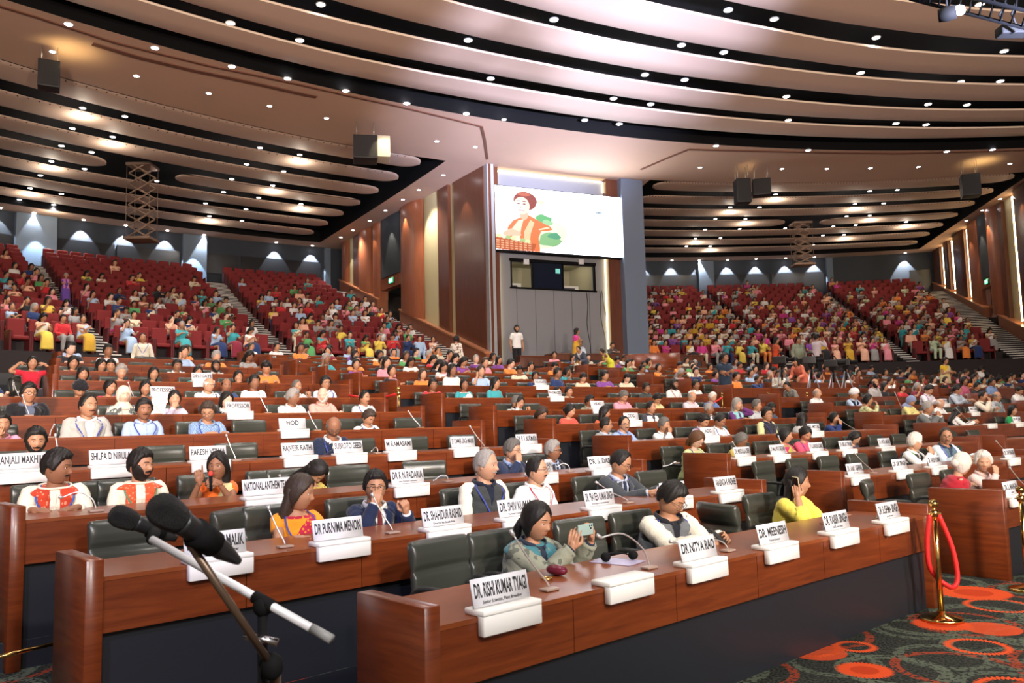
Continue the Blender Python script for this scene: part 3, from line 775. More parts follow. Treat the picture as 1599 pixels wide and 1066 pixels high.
L = [
 (3, 57, 667, 'bearded person in pale green shirt behind the leftmost name card, fourth desk row', dict(pose='desk', hair='short', top='tee', beard=1, mus=1, hy=-6, col=(.33, .40, .32), skin='b', fat=.2)),
 (3, 521, 648, 'bald person in navy blazer and white shirt reading downwards, fourth desk row', dict(pose='lookdown', hair='bald', top='jacket', glasses=1, hy=-22, hc='s', col=(.012, .02, .05), skin='c', lany=1, fat=.2)),
 (4, 3, 650, 'person in pink shirt at the left edge, fifth desk row', dict(pose='chin', hair='short', top='shirt', col=(.72, .30, .42))),
 (4, 137, 615, 'person in light grey blazer over white shirt, fifth desk row', dict(pose='rest', hair='recede', top='jacket', hy=16, mus=1, lany=1, col=(.42, .41, .38), skin='b', fat=.3, hc='k')),
 (4, 225, 623, 'dark-skinned person in light blue shirt facing the stage, fifth desk row', dict(pose='rest', hair='short', top='shirt', hy=-4, mus=1, lany=1, col=(.36, .48, .72), skin='c')),
 (4, 326, 626, 'person in blue checked shirt with head turned down, fifth desk row', dict(pose='lookdown', hair='short', top='shirt', hy=-30, hp=-12, hc='d', lany=1, col=(.30, .42, .62), pat='check', col2=(.12, .22, .40), glasses=1)),
 (4, 576, 638, 'person in navy waistcoat and white shirt looking down beside an empty chair', dict(pose='lookdown', hair='short', top='vest', hy=10, col=NAVY, hc='d', lany=1)),
 (5, 45, 598, 'person in black jacket and glasses at the left, sixth desk row', dict(pose='rest', hair='short', top='jacket', glasses=1, hy=8, fat=.5, col=BLK, shirt=(.1, .12, .18), skin='b')),
 (5, 193, 603, 'person in cream headscarf and patterned dark coat, sixth desk row', dict(g='f', pose='rest', hair='wrap', top='jacket', hcol=(.70, .60, .48), col=(.10, .12, .12), pat='blotch', col2=(.5, .48, .42), shirt=(.6, .5, .42), skin='d')),
 (5, 273, 609, 'dark-haired person in pale lilac top resting the head on a hand', dict(g='f', pose='chin', hair='bun', top='blouse', col=(.66, .60, .72), skin='a', hy=-10)),
 (5, 354, 612, 'pale person with black hair behind a card reading PROFESSOR', dict(g='f', pose='desk', hair='bob', top='jacket', col=BLK, skin='d', hy=6)),
 (5, 457, 607, 'grey-haired person in white shirt turned to the pink-shirted neighbour', dict(pose='desk', hair='short', top='shirt', hc='g', hy=42, col=W, skin='c')),
 (5, 505, 604, 'balding white-haired person in salmon pink shirt, sixth desk row', dict(pose='desk', hair='bald', top='shirt', hc='w', hy=-40, beard=1, col=(.80, .36, .30), skin='d')),
 (5, 569, 610, 'person with moustache in white shirt near the sixth row end', dict(pose='rest', hair='recede', top='shirt', mus=1, hy=14, lany=1, col=W, skin='b')),
 (6, 125, 595, 'person with dark turban bending low behind the seventh desk row', dict(pose='lookdown', hair='turban', hcol=BLK, top='tee', col=(.02, .02, .03))),
 (6, 172, 592, 'person in red top with black hair, seventh desk row left', dict(g='f', pose='desk', hair='bun', top='blouse', col=(.55, .02, .06), skin='b', hy=20)),
 (6, 227, 594, 'person in dark clothes beside the second PROFESSOR card', dict(g='f', pose='rest', hair='pony', top='blouse', col=(.03, .03, .05), skin='b')),
 (6, 326, 589, 'bald person with glasses in white shirt, seventh desk row', dict(pose='desk', hair='bald', top='shirt', hc='w', glasses=1, hy=26, col=W, skin='a')),
 (6, 354, 590, 'bald person in dark blue polo, seventh desk row', dict(pose='desk', hair='bald', top='tee', hy=-10, col=(.03, .06, .16), skin='c')),
 (6, 463, 593, 'person in white shirt with a hand on the cheek, seventh desk row', dict(pose='mouth', hair='recede', top='shirt', hc='s', hy=20, col=(.7, .68, .66), skin='b')),
 (6, 508, 587, 'person in white shirt and glasses upright at the seventh row right side', dict(pose='rest', hair='short', top='shirt', glasses=1, lany=1, col=(.62, .66, .78), skin='b')),
 (7, 130, 573, 'person in orange shawl, eighth desk row left', dict(g='f', pose='desk', hair='long', top='blouse', col=(.70, .20, .06))),
 (7, 190, 570, 'person with curly grey hair in dark red top, eighth desk row', dict(g='f', pose='desk', hair='curly', top='blouse', hc='g', col=(.28, .05, .03), skin='a')),
 (7, 240, 573, 'long-haired person in teal top, eighth desk row', dict(g='f', pose='rest', hair='long', top='blouse', col=(.04, .38, .48))),
 (7, 309, 572, 'long-haired person behind the small card, eighth desk row', dict(g='f', pose='rest', hair='long', top='blouse', col=(.05, .25, .22))),
 (7, 372, 582, 'person in grey top, head turned, eighth desk row', dict(g='f', pose='chin', hair='bun', top='blouse', col=(.35, .33, .33))),
 (8, 51, 556, 'person in red top with both hands raised to the head, ninth desk row', dict(g='f', pose='behind', hair='bun', top='blouse', col=(.55, .02, .04), skin='b', sleeve=.5)),
 (8, 115, 556, 'person in cream top with dark hair, ninth desk row', dict(g='f', pose='desk', hair='bob', top='blouse', col=(.70, .56, .46))),
 (8, 158, 560, 'person with black hair leaning to a neighbour, ninth desk row', dict(g='f', pose='desk', hair='long', top='blouse', col=(.06, .05, .06), hy=20)),
 (8, 174, 561, 'person in white shirt leaning to the left, ninth desk row', dict(pose='desk', hair='short', top='shirt', col=W, hy=-20)),
 (8, 277, 561, 'dark-haired person in white shirt, ninth desk row centre left', dict(pose='desk', hair='short', top='shirt', col=W, skin='c')),
 (8, 337, 563, 'bearded dark person in white shirt, ninth desk row', dict(pose='rest', hair='short', top='shirt', beard=1, col=W, skin='c')),
 # right-hand block
 (0, 1501, 707, 'grey-haired person in dark red top seen from behind, turned to a white-haired neighbour', dict(g='f', pose='reach', hair='bun', top='blouse', hc='w', sleeve=.55, by=44, hy=30, col=(.42, .02, .035), skin='a', q=2)),
 (0, 1537, 705, 'white-haired person in pale pink shirt facing a neighbour in red', dict(g='f', pose='chin', hair='white', top='shirt', hc='w', hy=-48, by=-10, col=(.74, .55, .52), skin='a', q=2)),
 (1, 1427, 676, 'white-haired person in dark waistcoat and white shirt talking to the right', dict(pose='fist', hair='short', top='vest', hc='w', hy=56, glasses=1, lany=1, lcol=(.1, .5, .15), col=(.03, .03, .035), shirt=W, skin='a', q=2, by=6, fat=.2)),
 (1, 1478, 667, 'person in blue-grey waistcoat with glasses listening, facing left', dict(pose='desk', hair='recede', top='vest', hc='d', hy=-44, glasses=1, mus=1, lany=1, lcol=(.2, .2, .7), col=(.10, .16, .21), inner=(.03, .05, .09), shirt=(.55, .66, .74), skin='b', q=2, by=-12, fat=.5)),
 (2, 1087, 672, 'person with short brown hair in light green top reading, third desk row', dict(g='f', pose='lookdown', hair='bob', top='blouse', hc='n', hy=4, lany=1, col=(.55, .62, .28), skin='d', q=2, glasses=1)),
 (2, 1157, 674, 'grey-haired person in mustard print top looking down, third desk row', dict(g='f', pose='lookdown', hair='bun', top='blouse', hc='s', hy=10, glasses=1, col=(.50, .38, .10), pat='print', col2=(.25, .18, .05), skin='c')),
 (2, 1226, 667, 'person in olive and magenta sari leaning to the pink-clad neighbour', dict(g='f', pose='desk', hair='bun', top='sari', hy=34, hr=8, col=(.36, .34, .06), shirt=(.45, .03, .12), skin='b', q=2)),
 (2, 1257, 664, 'person in bright pink top with black hair, third desk row', dict(g='f', pose='lookdown', hair='bun', top='blouse', hy=-20, lany=1, col=(.72, .08, .15), skin='b', q=2)),
 (2, 1334, 672, 'person in navy top with glasses writing, third desk row', dict(g='f', pose='lookdown', hair='long', top='blouse', hy=14, glasses=1, col=(.03, .04, .09), skin='a')),
 (3, 945, 651, 'person in grey blazer with glasses turned to a neighbour, fourth row left end', dict(pose='rest', hair='recede', top='jacket', hy=44, glasses=1, col=(.28, .28, .27), shirt=(.5, .58, .7), skin='b', by=6)),
 (3, 975, 649, 'person with moustache in sky blue shirt leaning to the left, fourth desk row', dict(pose='desk', hair='recede', top='shirt', mus=1, glasses=1, lany=1, hy=-18, hr=-8, col=(.32, .44, .72), skin='a')),
 (3, 1037, 652, 'person in white shirt resting the chin on a hand, fourth desk row', dict(pose='chin', hair='short', top='shirt', hc='s', hy=14, col=W, skin='b')),
 (3, 1098, 645, 'person in lilac shirt looking down beside the short card, fourth desk row', dict(pose='lookdown', hair='short', top='shirt', col=(.42, .34, .48), skin='b')),
 (3, 1124, 645, 'balding person in white shirt looking down, fourth desk row', dict(pose='lookdown', hair='recede', top='shirt', hy=12, lany=1, col=W, skin='c')),
 (3, 1197, 636, 'person in dark waistcoat over pale yellow kurta, glasses, fourth desk row', dict(pose='rest', hair='short', top='vest', glasses=1, lany=1, fat=.35, hy=-14, col=(.03, .026, .028), inner=(.02, .03, .05), shirt=(.62, .60, .30), skin='b', q=2)),
 (3, 1252, 644, 'person with long black hair turned away, fourth desk row', dict(g='f', pose='desk', hair='long', top='blouse', by=60, hy=40, col=(.6, .58, .56))),
 (3, 1302, 643, 'person in navy top holding the cheek beside a raised microphone', dict(g='f', pose='chin', hair='bun', top='blouse', hy=10, col=(.02, .04, .16), skin='b')),
 (4, 846, 634, 'person with glasses and wavy hair, fifth row left end', dict(g='f', pose='lookdown', hair='bob', top='blouse', glasses=1, hc='d', col=(.16, .03, .03), skin='b')),
 (4, 890, 630, 'person in coral red top with black hair, fifth desk row', dict(g='f', pose='lookdown', hair='bun', top='blouse', hy=16, hp=-14, col=(.72, .09, .06), skin='a')),
 (4, 944, 634, 'long-haired person in orange top turned right, fifth desk row', dict(g='f', pose='desk', hair='long', top='blouse', hy=48, col=(.60, .10, .03))),
 (4, 1016, 626, 'person in white waistcoat over dark shirt, fifth desk row', dict(pose='rest', hair='recede', top='vest', hy=12, mus=1, col=(.72, .70, .68), shirt=(.05, .05, .07), skin='b')),
 (4, 1107, 629, 'grey-haired person in dark jacket facing right, fifth desk row', dict(pose='desk', hair='recede', top='jacket', hc='g', hy=30, col=(.04, .04, .05), skin='c')),
 (4, 1150, 622, 'grey-haired person in purple and teal shawl on the phone, fifth desk row', dict(g='f', pose='callL', hair='bob', top='blouse', hc='g', scarf=2, scol=(.25, .55, .55), hy=-4, col=(.13, .03, .16), skin='a')),
 (4, 1181, 624, 'grey-haired person in light grey shirt, fifth desk row', dict(pose='rest', hair='short', top='shirt', hc='s', hy=18, col=(.48, .50, .52), skin='b')),
 (4, 1204, 628, 'dark-haired person reading behind the waistcoat wearer', dict(pose='lookdown', hair='short', top='shirt', col=(.05, .07, .12), skin='c')),
 (5, 806, 618, 'grey-haired person in dark waistcoat with a fist at the mouth, sixth row left end', dict(pose='mouth', hair='short', top='vest', hc='s', glasses=1, hy=30, col=(.05, .05, .05), shirt=(.65, .65, .62), skin='b')),
 (5, 921, 617, 'person with white cap of cloth and patterned shirt, sixth desk row', dict(pose='desk', hair='short', top='shirt', col=(.35, .34, .25), pat='print', skin='c', hy=10)),
 (5, 973, 609, 'grey-haired person in pink shirt bowing, sixth desk row', dict(pose='lookdown', hair='short', top='shirt', hc='s', fat=.3, col=(.72, .30, .38), skin='b')),
 (5, 1026, 613, 'dark-haired person in pale yellow shirt bowing, sixth desk row', dict(pose='lookdown', hair='short', top='shirt', hp=10, col=(.66, .60, .30), skin='b')),
 (5, 1080, 610, 'bald person in pale lilac shirt looking down, sixth desk row', dict(pose='lookdown', hair='bald', top='shirt', hc='g', col=(.66, .58, .64), skin='a')),
 (5, 1112, 611, 'white-haired person in blue shirt looking down, sixth desk row', dict(pose='lookdown', hair='recede', top='shirt', hc='w', col=(.12, .20, .42), skin='a')),
 (6, 1052, 592, 'young bearded person in white shirt with lanyard, seventh desk row', dict(pose='rest', hair='short', top='shirt', beard=1, lany=1, lcol=(.4, .04, .05), col=W, skin='c')),
 (6, 1086, 593, 'dark person in white shirt upright near the stanchions, seventh desk row', dict(pose='rest', hair='short', top='shirt', col=W, skin='c')),
 (6, 888, 603, 'person in cream shirt behind the sixth row, seated centre', dict(pose='rest', hair='short', top='shirt', col=(.70, .66, .56), skin='b')),
 (6, 1009, 598, 'person in dark shirt, seventh desk row right of centre', dict(pose='rest', hair='short', top='shirt', col=(.05, .06, .06), skin='c')),
 (6, 870, 603, 'person with a flower garland at the ear in orange, seventh desk row', dict(g='f', pose='desk', hair='bun', top='blouse', col=(.72, .16, .03), skin='b')),
 (5, 972 - 160, 640, 'person turned away with long hair at the desk end', dict(g='f', pose='desk', hair='long', top='blouse', col=(.04, .04, .05))),
 # far right block
 (3, 1447, 627, 'grey-haired person in grey suit with clasped hands, fourth desk row right block', dict(pose='fist', hair='short', top='jacket', hc='g', hy=26, col=(.14, .15, .15), skin='b')),
 (3, 1493, 634, 'long-haired person in black and white holding a mic stem, right block', dict(g='f', pose='read', hair='long', top='vest', col=(.02, .02, .02), shirt=(.75, .72, .7), by=40, hy=20)),
 (3, 1580, 633, 'dark-haired person in emerald green top, right block', dict(g='f', pose='rest', hair='bob', top='blouse', col=(.02, .30, .09), skin='b')),
 (4, 1468, 622, 'bald person in white shirt looking down, right block', dict(pose='lookdown', hair='bald', top='shirt', hc='w', col=W, skin='a')),
 (4, 1533, 610, 'laughing person with waistcoat and cream sleeves, hand at chin, right block', dict(pose='chin', hair='recede', top='vest', mus=1, fat=.4, hy=10, col=(.05, .045, .04), shirt=(.70, .62, .50), skin='b')),
 (4, 1555, 611, 'balding person in grey waistcoat and glasses, right block', dict(pose='rest', hair='bald', top='vest', glasses=1, hc='s', fat=.4, col=(.18, .21, .23), shirt=(.4, .42, .45), skin='b')),
 (4, 1352, 615, 'person in pale green print top holding the head, near the aisle', dict(g='f', pose='chin', hair='bun', top='blouse', col=(.55, .58, .30), pat='blotch', col2=(.3, .3, .15), by=30)),
 (4, 1421, 617, 'person with blue and yellow headscarf bowing, right block', dict(g='f', pose='lookdown', hair='wrap', hcol=(.22, .26, .42), top='blouse', col=(.66, .58, .22))),
 (5, 1448, 600, 'young person in white shirt with purple lanyard reading, right block', dict(pose='lookdown', hair='short', top='shirt', lany=1, lcol=(.2, .05, .4), col=(.72, .68, .74), skin='a')),
 (5, 1493, 600, 'person in grey-blue shirt turned right, right block', dict(pose='desk', hair='short', top='shirt', hy=40, col=(.42, .48, .56), skin='b')),
 (5, 1590, 602, 'dark-haired person in white shirt at the right edge', dict(pose='lookdown', hair='short', top='shirt', col=W)),
 (5, 1275, 606, 'bald person in white shirt at the aisle end before the cameras', dict(pose='rest', hair='bald', top='shirt', hc='g', hy=10, col=W, skin='a')),
 (5, 1333, 608, 'person with white cap and navy waistcoat, right block', dict(pose='desk', hair='turban', hcol=(.7, .7, .7), top='vest', col=NAVY, shirt=(.4, .5, .65), hy=30)),
 (6, 1365, 591, 'bald bearded person in grey shirt, right block', dict(pose='rest', hair='bald', top='shirt', beard=1, mus=1, col=(.40, .38, .38), skin='b')),
 (6, 1525, 597, 'person in dark shirt behind the laughing one, right block', dict(pose='desk', hair='short', top='shirt', hy=10, col=(.03, .03, .035), skin='b')),
 (6, 1548, 590, 'dark-haired person in blue shirt, right block', dict(pose='rest', hair='short', top='shirt', col=(.2, .3, .52), skin='c')),
 (6, 1504, 588, 'person in magenta print top, right block', dict(g='f', pose='rest', hair='long', top='blouse', col=(.45, .10, .18), skin='c')),
]
for k, px, py, lb, kw in L: sit(k, px, py, lb, **kw)
for k, px, py, w in ():
    pass
# ------------------------------------------------------------------ the hall
M_carpet = None
def carpet():
    m, nt, b = newmat('carpet')
    geo = nd(nt, 'ShaderNodeNewGeometry'); sx = nd(nt, 'ShaderNodeSeparateXYZ'); nt.links.new(geo.outputs['Position'], sx.inputs[0])
    def mt(op, a, b_=None, c_=None):
        n = nd(nt, 'ShaderNodeMath', operation=op)
        for i, v in enumerate((a, b_, c_)):
            if v is None: continue
            if isinstance(v, (int, float)): n.inputs[i].default_value = v
            else: nt.links.new(v, n.inputs[i])
        return n.outputs[0]
    cmb = nd(nt, 'ShaderNodeCombineXYZ'); nt.links.new(sx.outputs[0], cmb.inputs[0]); nt.links.new(sx.outputs[1], cmb.inputs[1])
    nz = nd(nt, 'ShaderNodeTexNoise', i_Scale=55.0, i_Detail=3.0); nt.links.new(cmb.outputs[0], nz.inputs['Vector'])
    cr = nd(nt, 'ShaderNodeValToRGB'); cr.color_ramp.elements[0].color = (.008, .009, .008, 1); cr.color_ramp.elements[1].color = (.058, .062, .050, 1)
    cr.color_ramp.elements[0].position = .38; cr.color_ramp.elements[1].position = .68
    nt.links.new(nz.outputs['Fac'], cr.inputs[0]); cur = cr.outputs[0]
    def mix(fac, col):
        nonlocal cur
        n = nd(nt, 'ShaderNodeMixRGB'); nt.links.new(fac, n.inputs[0]); nt.links.new(cur, n.inputs[1]); n.inputs[2].default_value = (*col, 1); cur = n.outputs[0]
    # scattered rings over the whole carpet: three jittered lattices of cells
    for (scale, off, r, w, col) in ((1.15, (0.0, 0.0), .30, .045, (.11, .13, .09)), (.93, (3.3, 1.7), .36, .03, (.30, .045, .018)), (1.35, (7.1, 5.2), .27, .035, (.10, .12, .085)), (.60, (1.9, 8.8), .20, .2, (.62, .075, .02))):
        vo = nd(nt, 'ShaderNodeTexVoronoi', voronoi_dimensions='2D', i_Scale=scale, i_Randomness=.75)
        mp = nd(nt, 'ShaderNodeMapping'); mp.inputs['Location'].default_value = (*off, 0); nt.links.new(cmb.outputs[0], mp.inputs[0]); nt.links.new(mp.outputs[0], vo.inputs['Vector'])
        d = mt('DIVIDE', vo.outputs['Distance'], scale)
        if w > .1: f = mt('LESS_THAN', d, r)
        else: f = mt('LESS_THAN', mt('ABSOLUTE', mt('SUBTRACT', d, r)), w)
        # dotted edges
        dots = nd(nt, 'ShaderNodeTexNoise', i_Scale=34.0, i_Detail=1.0); nt.links.new(cmb.outputs[0], dots.inputs['Vector'])
        f = mt('MULTIPLY', f, mt('GREATER_THAN', dots.outputs['Fac'], .45)) if w < .1 else f
        mix(mt('MULTIPLY', f, .8), col)
    # the large motifs in front of the first desk row, where the photograph shows them
    for (px, py, r, kind) in ((1350, 1046, .165, 'disc'), (1471, 974, .20, 'disc'), (1527, 1009, .185, 'ring'), (1335, 1009, .12, 'ring'), (1520, 925, .30, 'disc'), (1560, 945, .24, 'ring'), (1255, 1010, .22, 'ring'), (1590, 1075, .2, 'ring')):
        P = atz(px, py, 0)
        dx = mt('SUBTRACT', sx.outputs[0], P.x); dy = mt('SUBTRACT', sx.outputs[1], P.y)
        d = mt('SQRT', mt('ADD', mt('MULTIPLY', dx, dx), mt('MULTIPLY', dy, dy)))
        an = mt('ARCTAN2', dy, dx); wv = mt('MULTIPLY', mt('SINE', mt('MULTIPLY', an, 44.0)), .012)
        if kind == 'disc':
            f = mt('LESS_THAN', mt('ADD', d, wv), r); mix(f, (.62, .072, .018)); f = mt('LESS_THAN', d, r * .52); mix(mt('MULTIPLY', f, .8), (.42, .038, .010))
        else:
            f = mt('LESS_THAN', mt('ABSOLUTE', mt('SUBTRACT', mt('ADD', d, wv), r)), .022); mix(f, (.62, .08, .02))
    nt.links.new(cur, b.inputs['Base Color']); b.inputs['Roughness'].default_value = .95; b.inputs['Specular IOR Level'].default_value = .1
    bp = nd(nt, 'ShaderNodeBump', i_Strength=.5, i_Distance=.01); n3 = nd(nt, 'ShaderNodeTexNoise', i_Scale=260.0); nt.links.new(cmb.outputs[0], n3.inputs['Vector'])
    nt.links.new(n3.outputs['Fac'], bp.inputs['Height']); nt.links.new(bp.outputs['Normal'], b.inputs['Normal'])
    return m
M_carpet = carpet()
M_dark = plain('dark_panel', (.014, .016, .021), .38)
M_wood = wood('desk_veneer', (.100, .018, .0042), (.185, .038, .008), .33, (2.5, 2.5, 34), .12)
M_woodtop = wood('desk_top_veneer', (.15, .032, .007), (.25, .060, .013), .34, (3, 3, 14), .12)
M_woodd = wood('wall_veneer', (.085, .026, .013), (.135, .043, .020), .35, (14, 14, 1.2), .15)
M_woodr = wood('curved_wall_veneer', (.21, .062, .025), (.31, .095, .040), .38, (14, 14, 1.2), .1)
M_cream = plain('cream_wall_panel', (.52, .45, .26), .8, bump=.1)
M_ceil = plain('ceiling_plaster', (.56, .37, .27), .85, bump=.05, bscale=40, var=.04, vscale=.6)
M_cloud = plain('ceiling_baffle_board', (.60, .44, .35), .6, bump=.06, bscale=30)
M_rim = plain('rim_lit_edge', (.75, .62, .50), .35)  # rim light on the clouds' near edge, painted as a paler colour
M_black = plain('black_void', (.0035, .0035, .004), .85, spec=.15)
M_blue = plain('blue_grey_wall', (.022, .030, .042), .75, bump=.08, var=.05)
M_grey = plain('grey_fabric_panel', (.20, .205, .22), .85, bump=.12)
M_gold = plain('polished_brass', (.80, .50, .16), .16, 1.)
M_chrome = plain('chrome', (.75, .75, .78), .18, 1.)
M_white = plain('white_card', (.82, .82, .82), .5)

# terraced floor under the desks
def phis(a, b, n): return [a + (b - a) * i / n for i in range(n + 1)]
fb = MB(); PH = phis(2.62, 1.86, 70)
fb.quad((-14, -4, 0), (34, -4, 0), (34, 30, 0), (-14, 14, 0))
for k in range(13):
    r0 = RK[k] + .045; r1 = (RK[k + 1] + .045) if k < 12 else RK[k] + 1.6
    if k == 0: continue
    for i in range(len(PH) - 1):
        A = [Vector((DC[0] + r * cos(p), DC[1] + r * sin(p), 0)) for p in (PH[i], PH[i + 1]) for r in (r0, r1)]
        z = Vector((0, 0, ZK[k])); zz = Vector((0, 0, ZK[k - 1]))
        fb.quad(A[0] + z, A[1] + z, A[3] + z, A[2] + z)
        fb.quad(A[0] + zz, A[0] + z, A[2] + z, A[2] + zz, 1)
r0 = RK[12] + 1.6
for i in range(len(PH) - 1):
    A = [Vector((DC[0] + r * cos(p), DC[1] + r * sin(p), 0)) for p in (PH[i], PH[i + 1]) for r in (r0, r0 + 24)]
    fb.quad(A[0] + Vector((0, 0, 3.1)), A[1] + Vector((0, 0, 3.1)), A[3] + Vector((0, 0, 3.1)), A[2] + Vector((0, 0, 3.1)))
    fb.quad(A[0] + Vector((0, 0, 2.88)), A[0] + Vector((0, 0, 3.1)), A[2] + Vector((0, 0, 3.1)), A[2] + Vector((0, 0, 2.88)), 1)
struct('floor', fb, [M_carpet, M_dark])

# red tier floor: terraces around RC
def rp(R, a, z): return Vector((RC[0] + R * cos(a), RC[1] + R * sin(a), z))
DR = (RR1 - RR0) / (NR - 1)
M_step = plain('dark_tier_carpet', (.020, .015, .016), .9)
def tier(a0, a1, name):
    b = MB(); A = phis(a0, a1, 24)
    for j in range(NR + 1):
        R, z = rrow(j); r0 = R - .55; r1 = r0 + DR if j < NR else r0 + 3
        zp = z - (RZ1 - RZ0) / (NR - 1) if j else 2.2
        if j == NR: z = rrow(j - 1)[1]; zp = z
        for i in range(24):
            b.quad(rp(r0, A[i], z), rp(r1, A[i], z), rp(r1, A[i + 1], z), rp(r0, A[i + 1], z)); b.quad(rp(r0, A[i], zp), rp(r0, A[i], z), rp(r0, A[i + 1], z), rp(r0, A[i + 1], zp), 1)
    o = struct(name, b, [M_step, M_step]); return o
TA = [rad(x) for x in (150, 113, 105.5, 66)]
tier(TA[0], TA[1], 'floor_left_tier'); tier(TA[2], TA[3], 'floor_right_tier')

# aisles up the red tiers: pixel columns of each stair at the top and bottom of the picture's flight
def edge_angle(px, j):
    R, z = rrow(j); best = None
    for i in range(1500):
        a = rad(60 + 92 * i / 1499); q = project(rp(R, a, z))
        if q[2] > 1 and (best is None or abs(q[0] - px) < best[0]): best = (abs(q[0] - px), a)
    return best[1]
AIS = []
for (t0, t1), (b0, b1) in (((32, 66), (143, 179)), ((315, 348), (430, 464)), ((520, 540), (560, 590)), ((1087, 1105), (1219, 1237)), ((1273, 1293), (1407, 1428)), ((1443, 1466), (1592, 1622))):
    AIS.append([edge_angle(t0, NR - 1), edge_angle(t1, NR - 1), edge_angle(b0, 0), edge_angle(b1, 0)])
PAv, PBv = Vector((-.83, 33.8)), Vector((-9.9, 48.4)); QAv, QBv = Vector((24.9, 38.)), Vector((29.0, 55.4))
def wallang(A, B, R, off):
    t = (B - A).normalized(); n = Vector((t.y, -t.x)) * off; best = None
    for i in range(4000):
        a = rad(62 + 75 * i / 3999); p = Vector((RC[0] + R * cos(a), RC[1] + R * sin(a))) - A - n; d = abs(p.x * t.y - p.y * t.x)
        if best is None or d < best[0]: best = (d, a)
    return best[1]
_wa = {}
def ais(n, j):
    if n in (2, 5):
        if (n, j) not in _wa:
            R = RR0 + (RR1 - RR0) * j / (NR - 1); w = 1.15 if n == 2 else 1.45
            _wa[n, j] = (wallang(PAv, PBv, R, -(.35 + w)), wallang(PAv, PBv, R, -.30)) if n == 2 else (wallang(QAv, QBv, R, -(.35 + w)), wallang(QAv, QBv, R, -.30))
        return _wa[n, j]
    t = j / (NR - 1); a = AIS[n]; return a[2] * (1 - t) + a[0] * t, a[3] * (1 - t) + a[1] * t      # left edge (larger angle), right edge
M_nose = plain('stair_nosing', (.62, .60, .56), .5)
for n in range(6):
    b = MB()
    for j in range(NR - 1):
        z0 = rrow(j)[1]; st = 3; hz = (RZ1 - RZ0) / (NR - 1) / st
        for s in range(st):
            R = rrow(j)[0] - .55 + DR * (s + 1) / st - DR / st; z = z0 + hz * s; lo = ais(n, j + s / st)
            la, ra = lo; q = [rp(R, la, z), rp(R + DR / st + .02, la, z), rp(R + DR / st + .02, ra, z), rp(R, ra, z)]
            b.prism([p - Vector((0, 0, .3)) for p in q] + [p + Vector((0, 0, hz * .0)) + Vector((0, 0, .012)) for p in q], 0)
            q2 = [rp(R - .012, la, z - .012), rp(R + .035, la, z - .012), rp(R + .035, ra, z - .012), rp(R - .012, ra, z - .012)]
            b.prism([p for p in q2] + [p + Vector((0, 0, .034)) for p in q2], 1)
    o = struct('trim_%d' % (n + 1), b, [M_step, M_nose])

# ---- ceiling soffit, openings, void above
CZ = 12.5
def rayc(az, c, R, q=(17, -5)):
    d = Vector((cos(az), sin(az))); o = Vector((q[0] - c[0], q[1] - c[1])); b_ = o.dot(d); e = o.dot(o) - R * R
    return -b_ + math.sqrt(b_ * b_ - e)
def azp(az, r, z): return Vector((17 + r * cos(az), -5 + r * sin(az), z))
rB = lambda az: rayc(az, (19.41, -10.29), 43.84)
rN = lambda az: rayc(az, (15.58, -.37), 38.25)
rF = lambda az: rayc(az, (16.69, -.62), 55.95)
def azof(px, py):
    P = atz(px, py, CZ); return math.atan2(P.y + 5, P.x - 17)
L1, L2 = azof(695, 252), azof(500, 378); G1, G2 = azof(1013, 282), azof(1001, 330); H2, H1 = azof(1436, 388), azof(1599, 278)
P4 = atz(1001, 345, CZ)
cb_ = MB(); N = 90
AZ0, AZ1 = rad(168), rad(38)
for i in range(N):
    a, c = AZ0 + (AZ1 - AZ0) * i / N, AZ0 + (AZ1 - AZ0) * (i + 1) / N
    cb_.quad(azp(a, rB(a), CZ), azp(a, rN(a), CZ), azp(c, rN(c), CZ), azp(c, rB(c), CZ))
    cb_.quad(azp(a, rF(a), CZ), azp(a, rF(a) + 2.2, CZ), azp(c, rF(c) + 2.2, CZ), azp(c, rF(c), CZ))
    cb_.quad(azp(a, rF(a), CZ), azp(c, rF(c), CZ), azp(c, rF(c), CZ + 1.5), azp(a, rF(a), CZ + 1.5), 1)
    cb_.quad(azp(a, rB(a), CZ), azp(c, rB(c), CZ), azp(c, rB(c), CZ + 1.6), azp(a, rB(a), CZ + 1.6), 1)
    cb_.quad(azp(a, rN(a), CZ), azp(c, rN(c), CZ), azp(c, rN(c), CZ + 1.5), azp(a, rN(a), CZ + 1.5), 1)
def rad_mix(az, u): return rN(az) * (1 - u) + rF(az) * u
def band(e0, e1, mb):
    for i in range(16):
        u, w = i / 16, (i + 1) / 16; n = 14
        for s in range(n):
            f0, f1 = s / n, (s + 1) / n
            q = []
            for uu, ff in ((u, f0), (w, f0), (w, f1), (u, f1)):
                az = e0(uu) * (1 - ff) + e1(uu) * ff; q.append(azp(az, rad_mix(az, uu), CZ))
            mb.quad(*q)
    for e in (e0, e1):
        for i in range(16):
            u, w = i / 16, (i + 1) / 16; A = azp(e(u), rad_mix(e(u), u), CZ); B = azp(e(w), rad_mix(e(w), w), CZ); up = Vector((0, 0, 1.5))
            mb.quad(A, B, B + up, A + up, 1)
G2b = math.atan2(P4.y + 5, P4.x - 17) + .03
eL = lambda u: L1 * (1 - u) + L2 * u
eG = lambda u: G1 * (1 - u) + G2b * u
eH = lambda u: H1 * (1 - u) + H2 * u
band(eL, eG, cb_); band(eH, lambda u: AZ1, cb_)
struct('ceiling', cb_, [M_ceil, M_black])
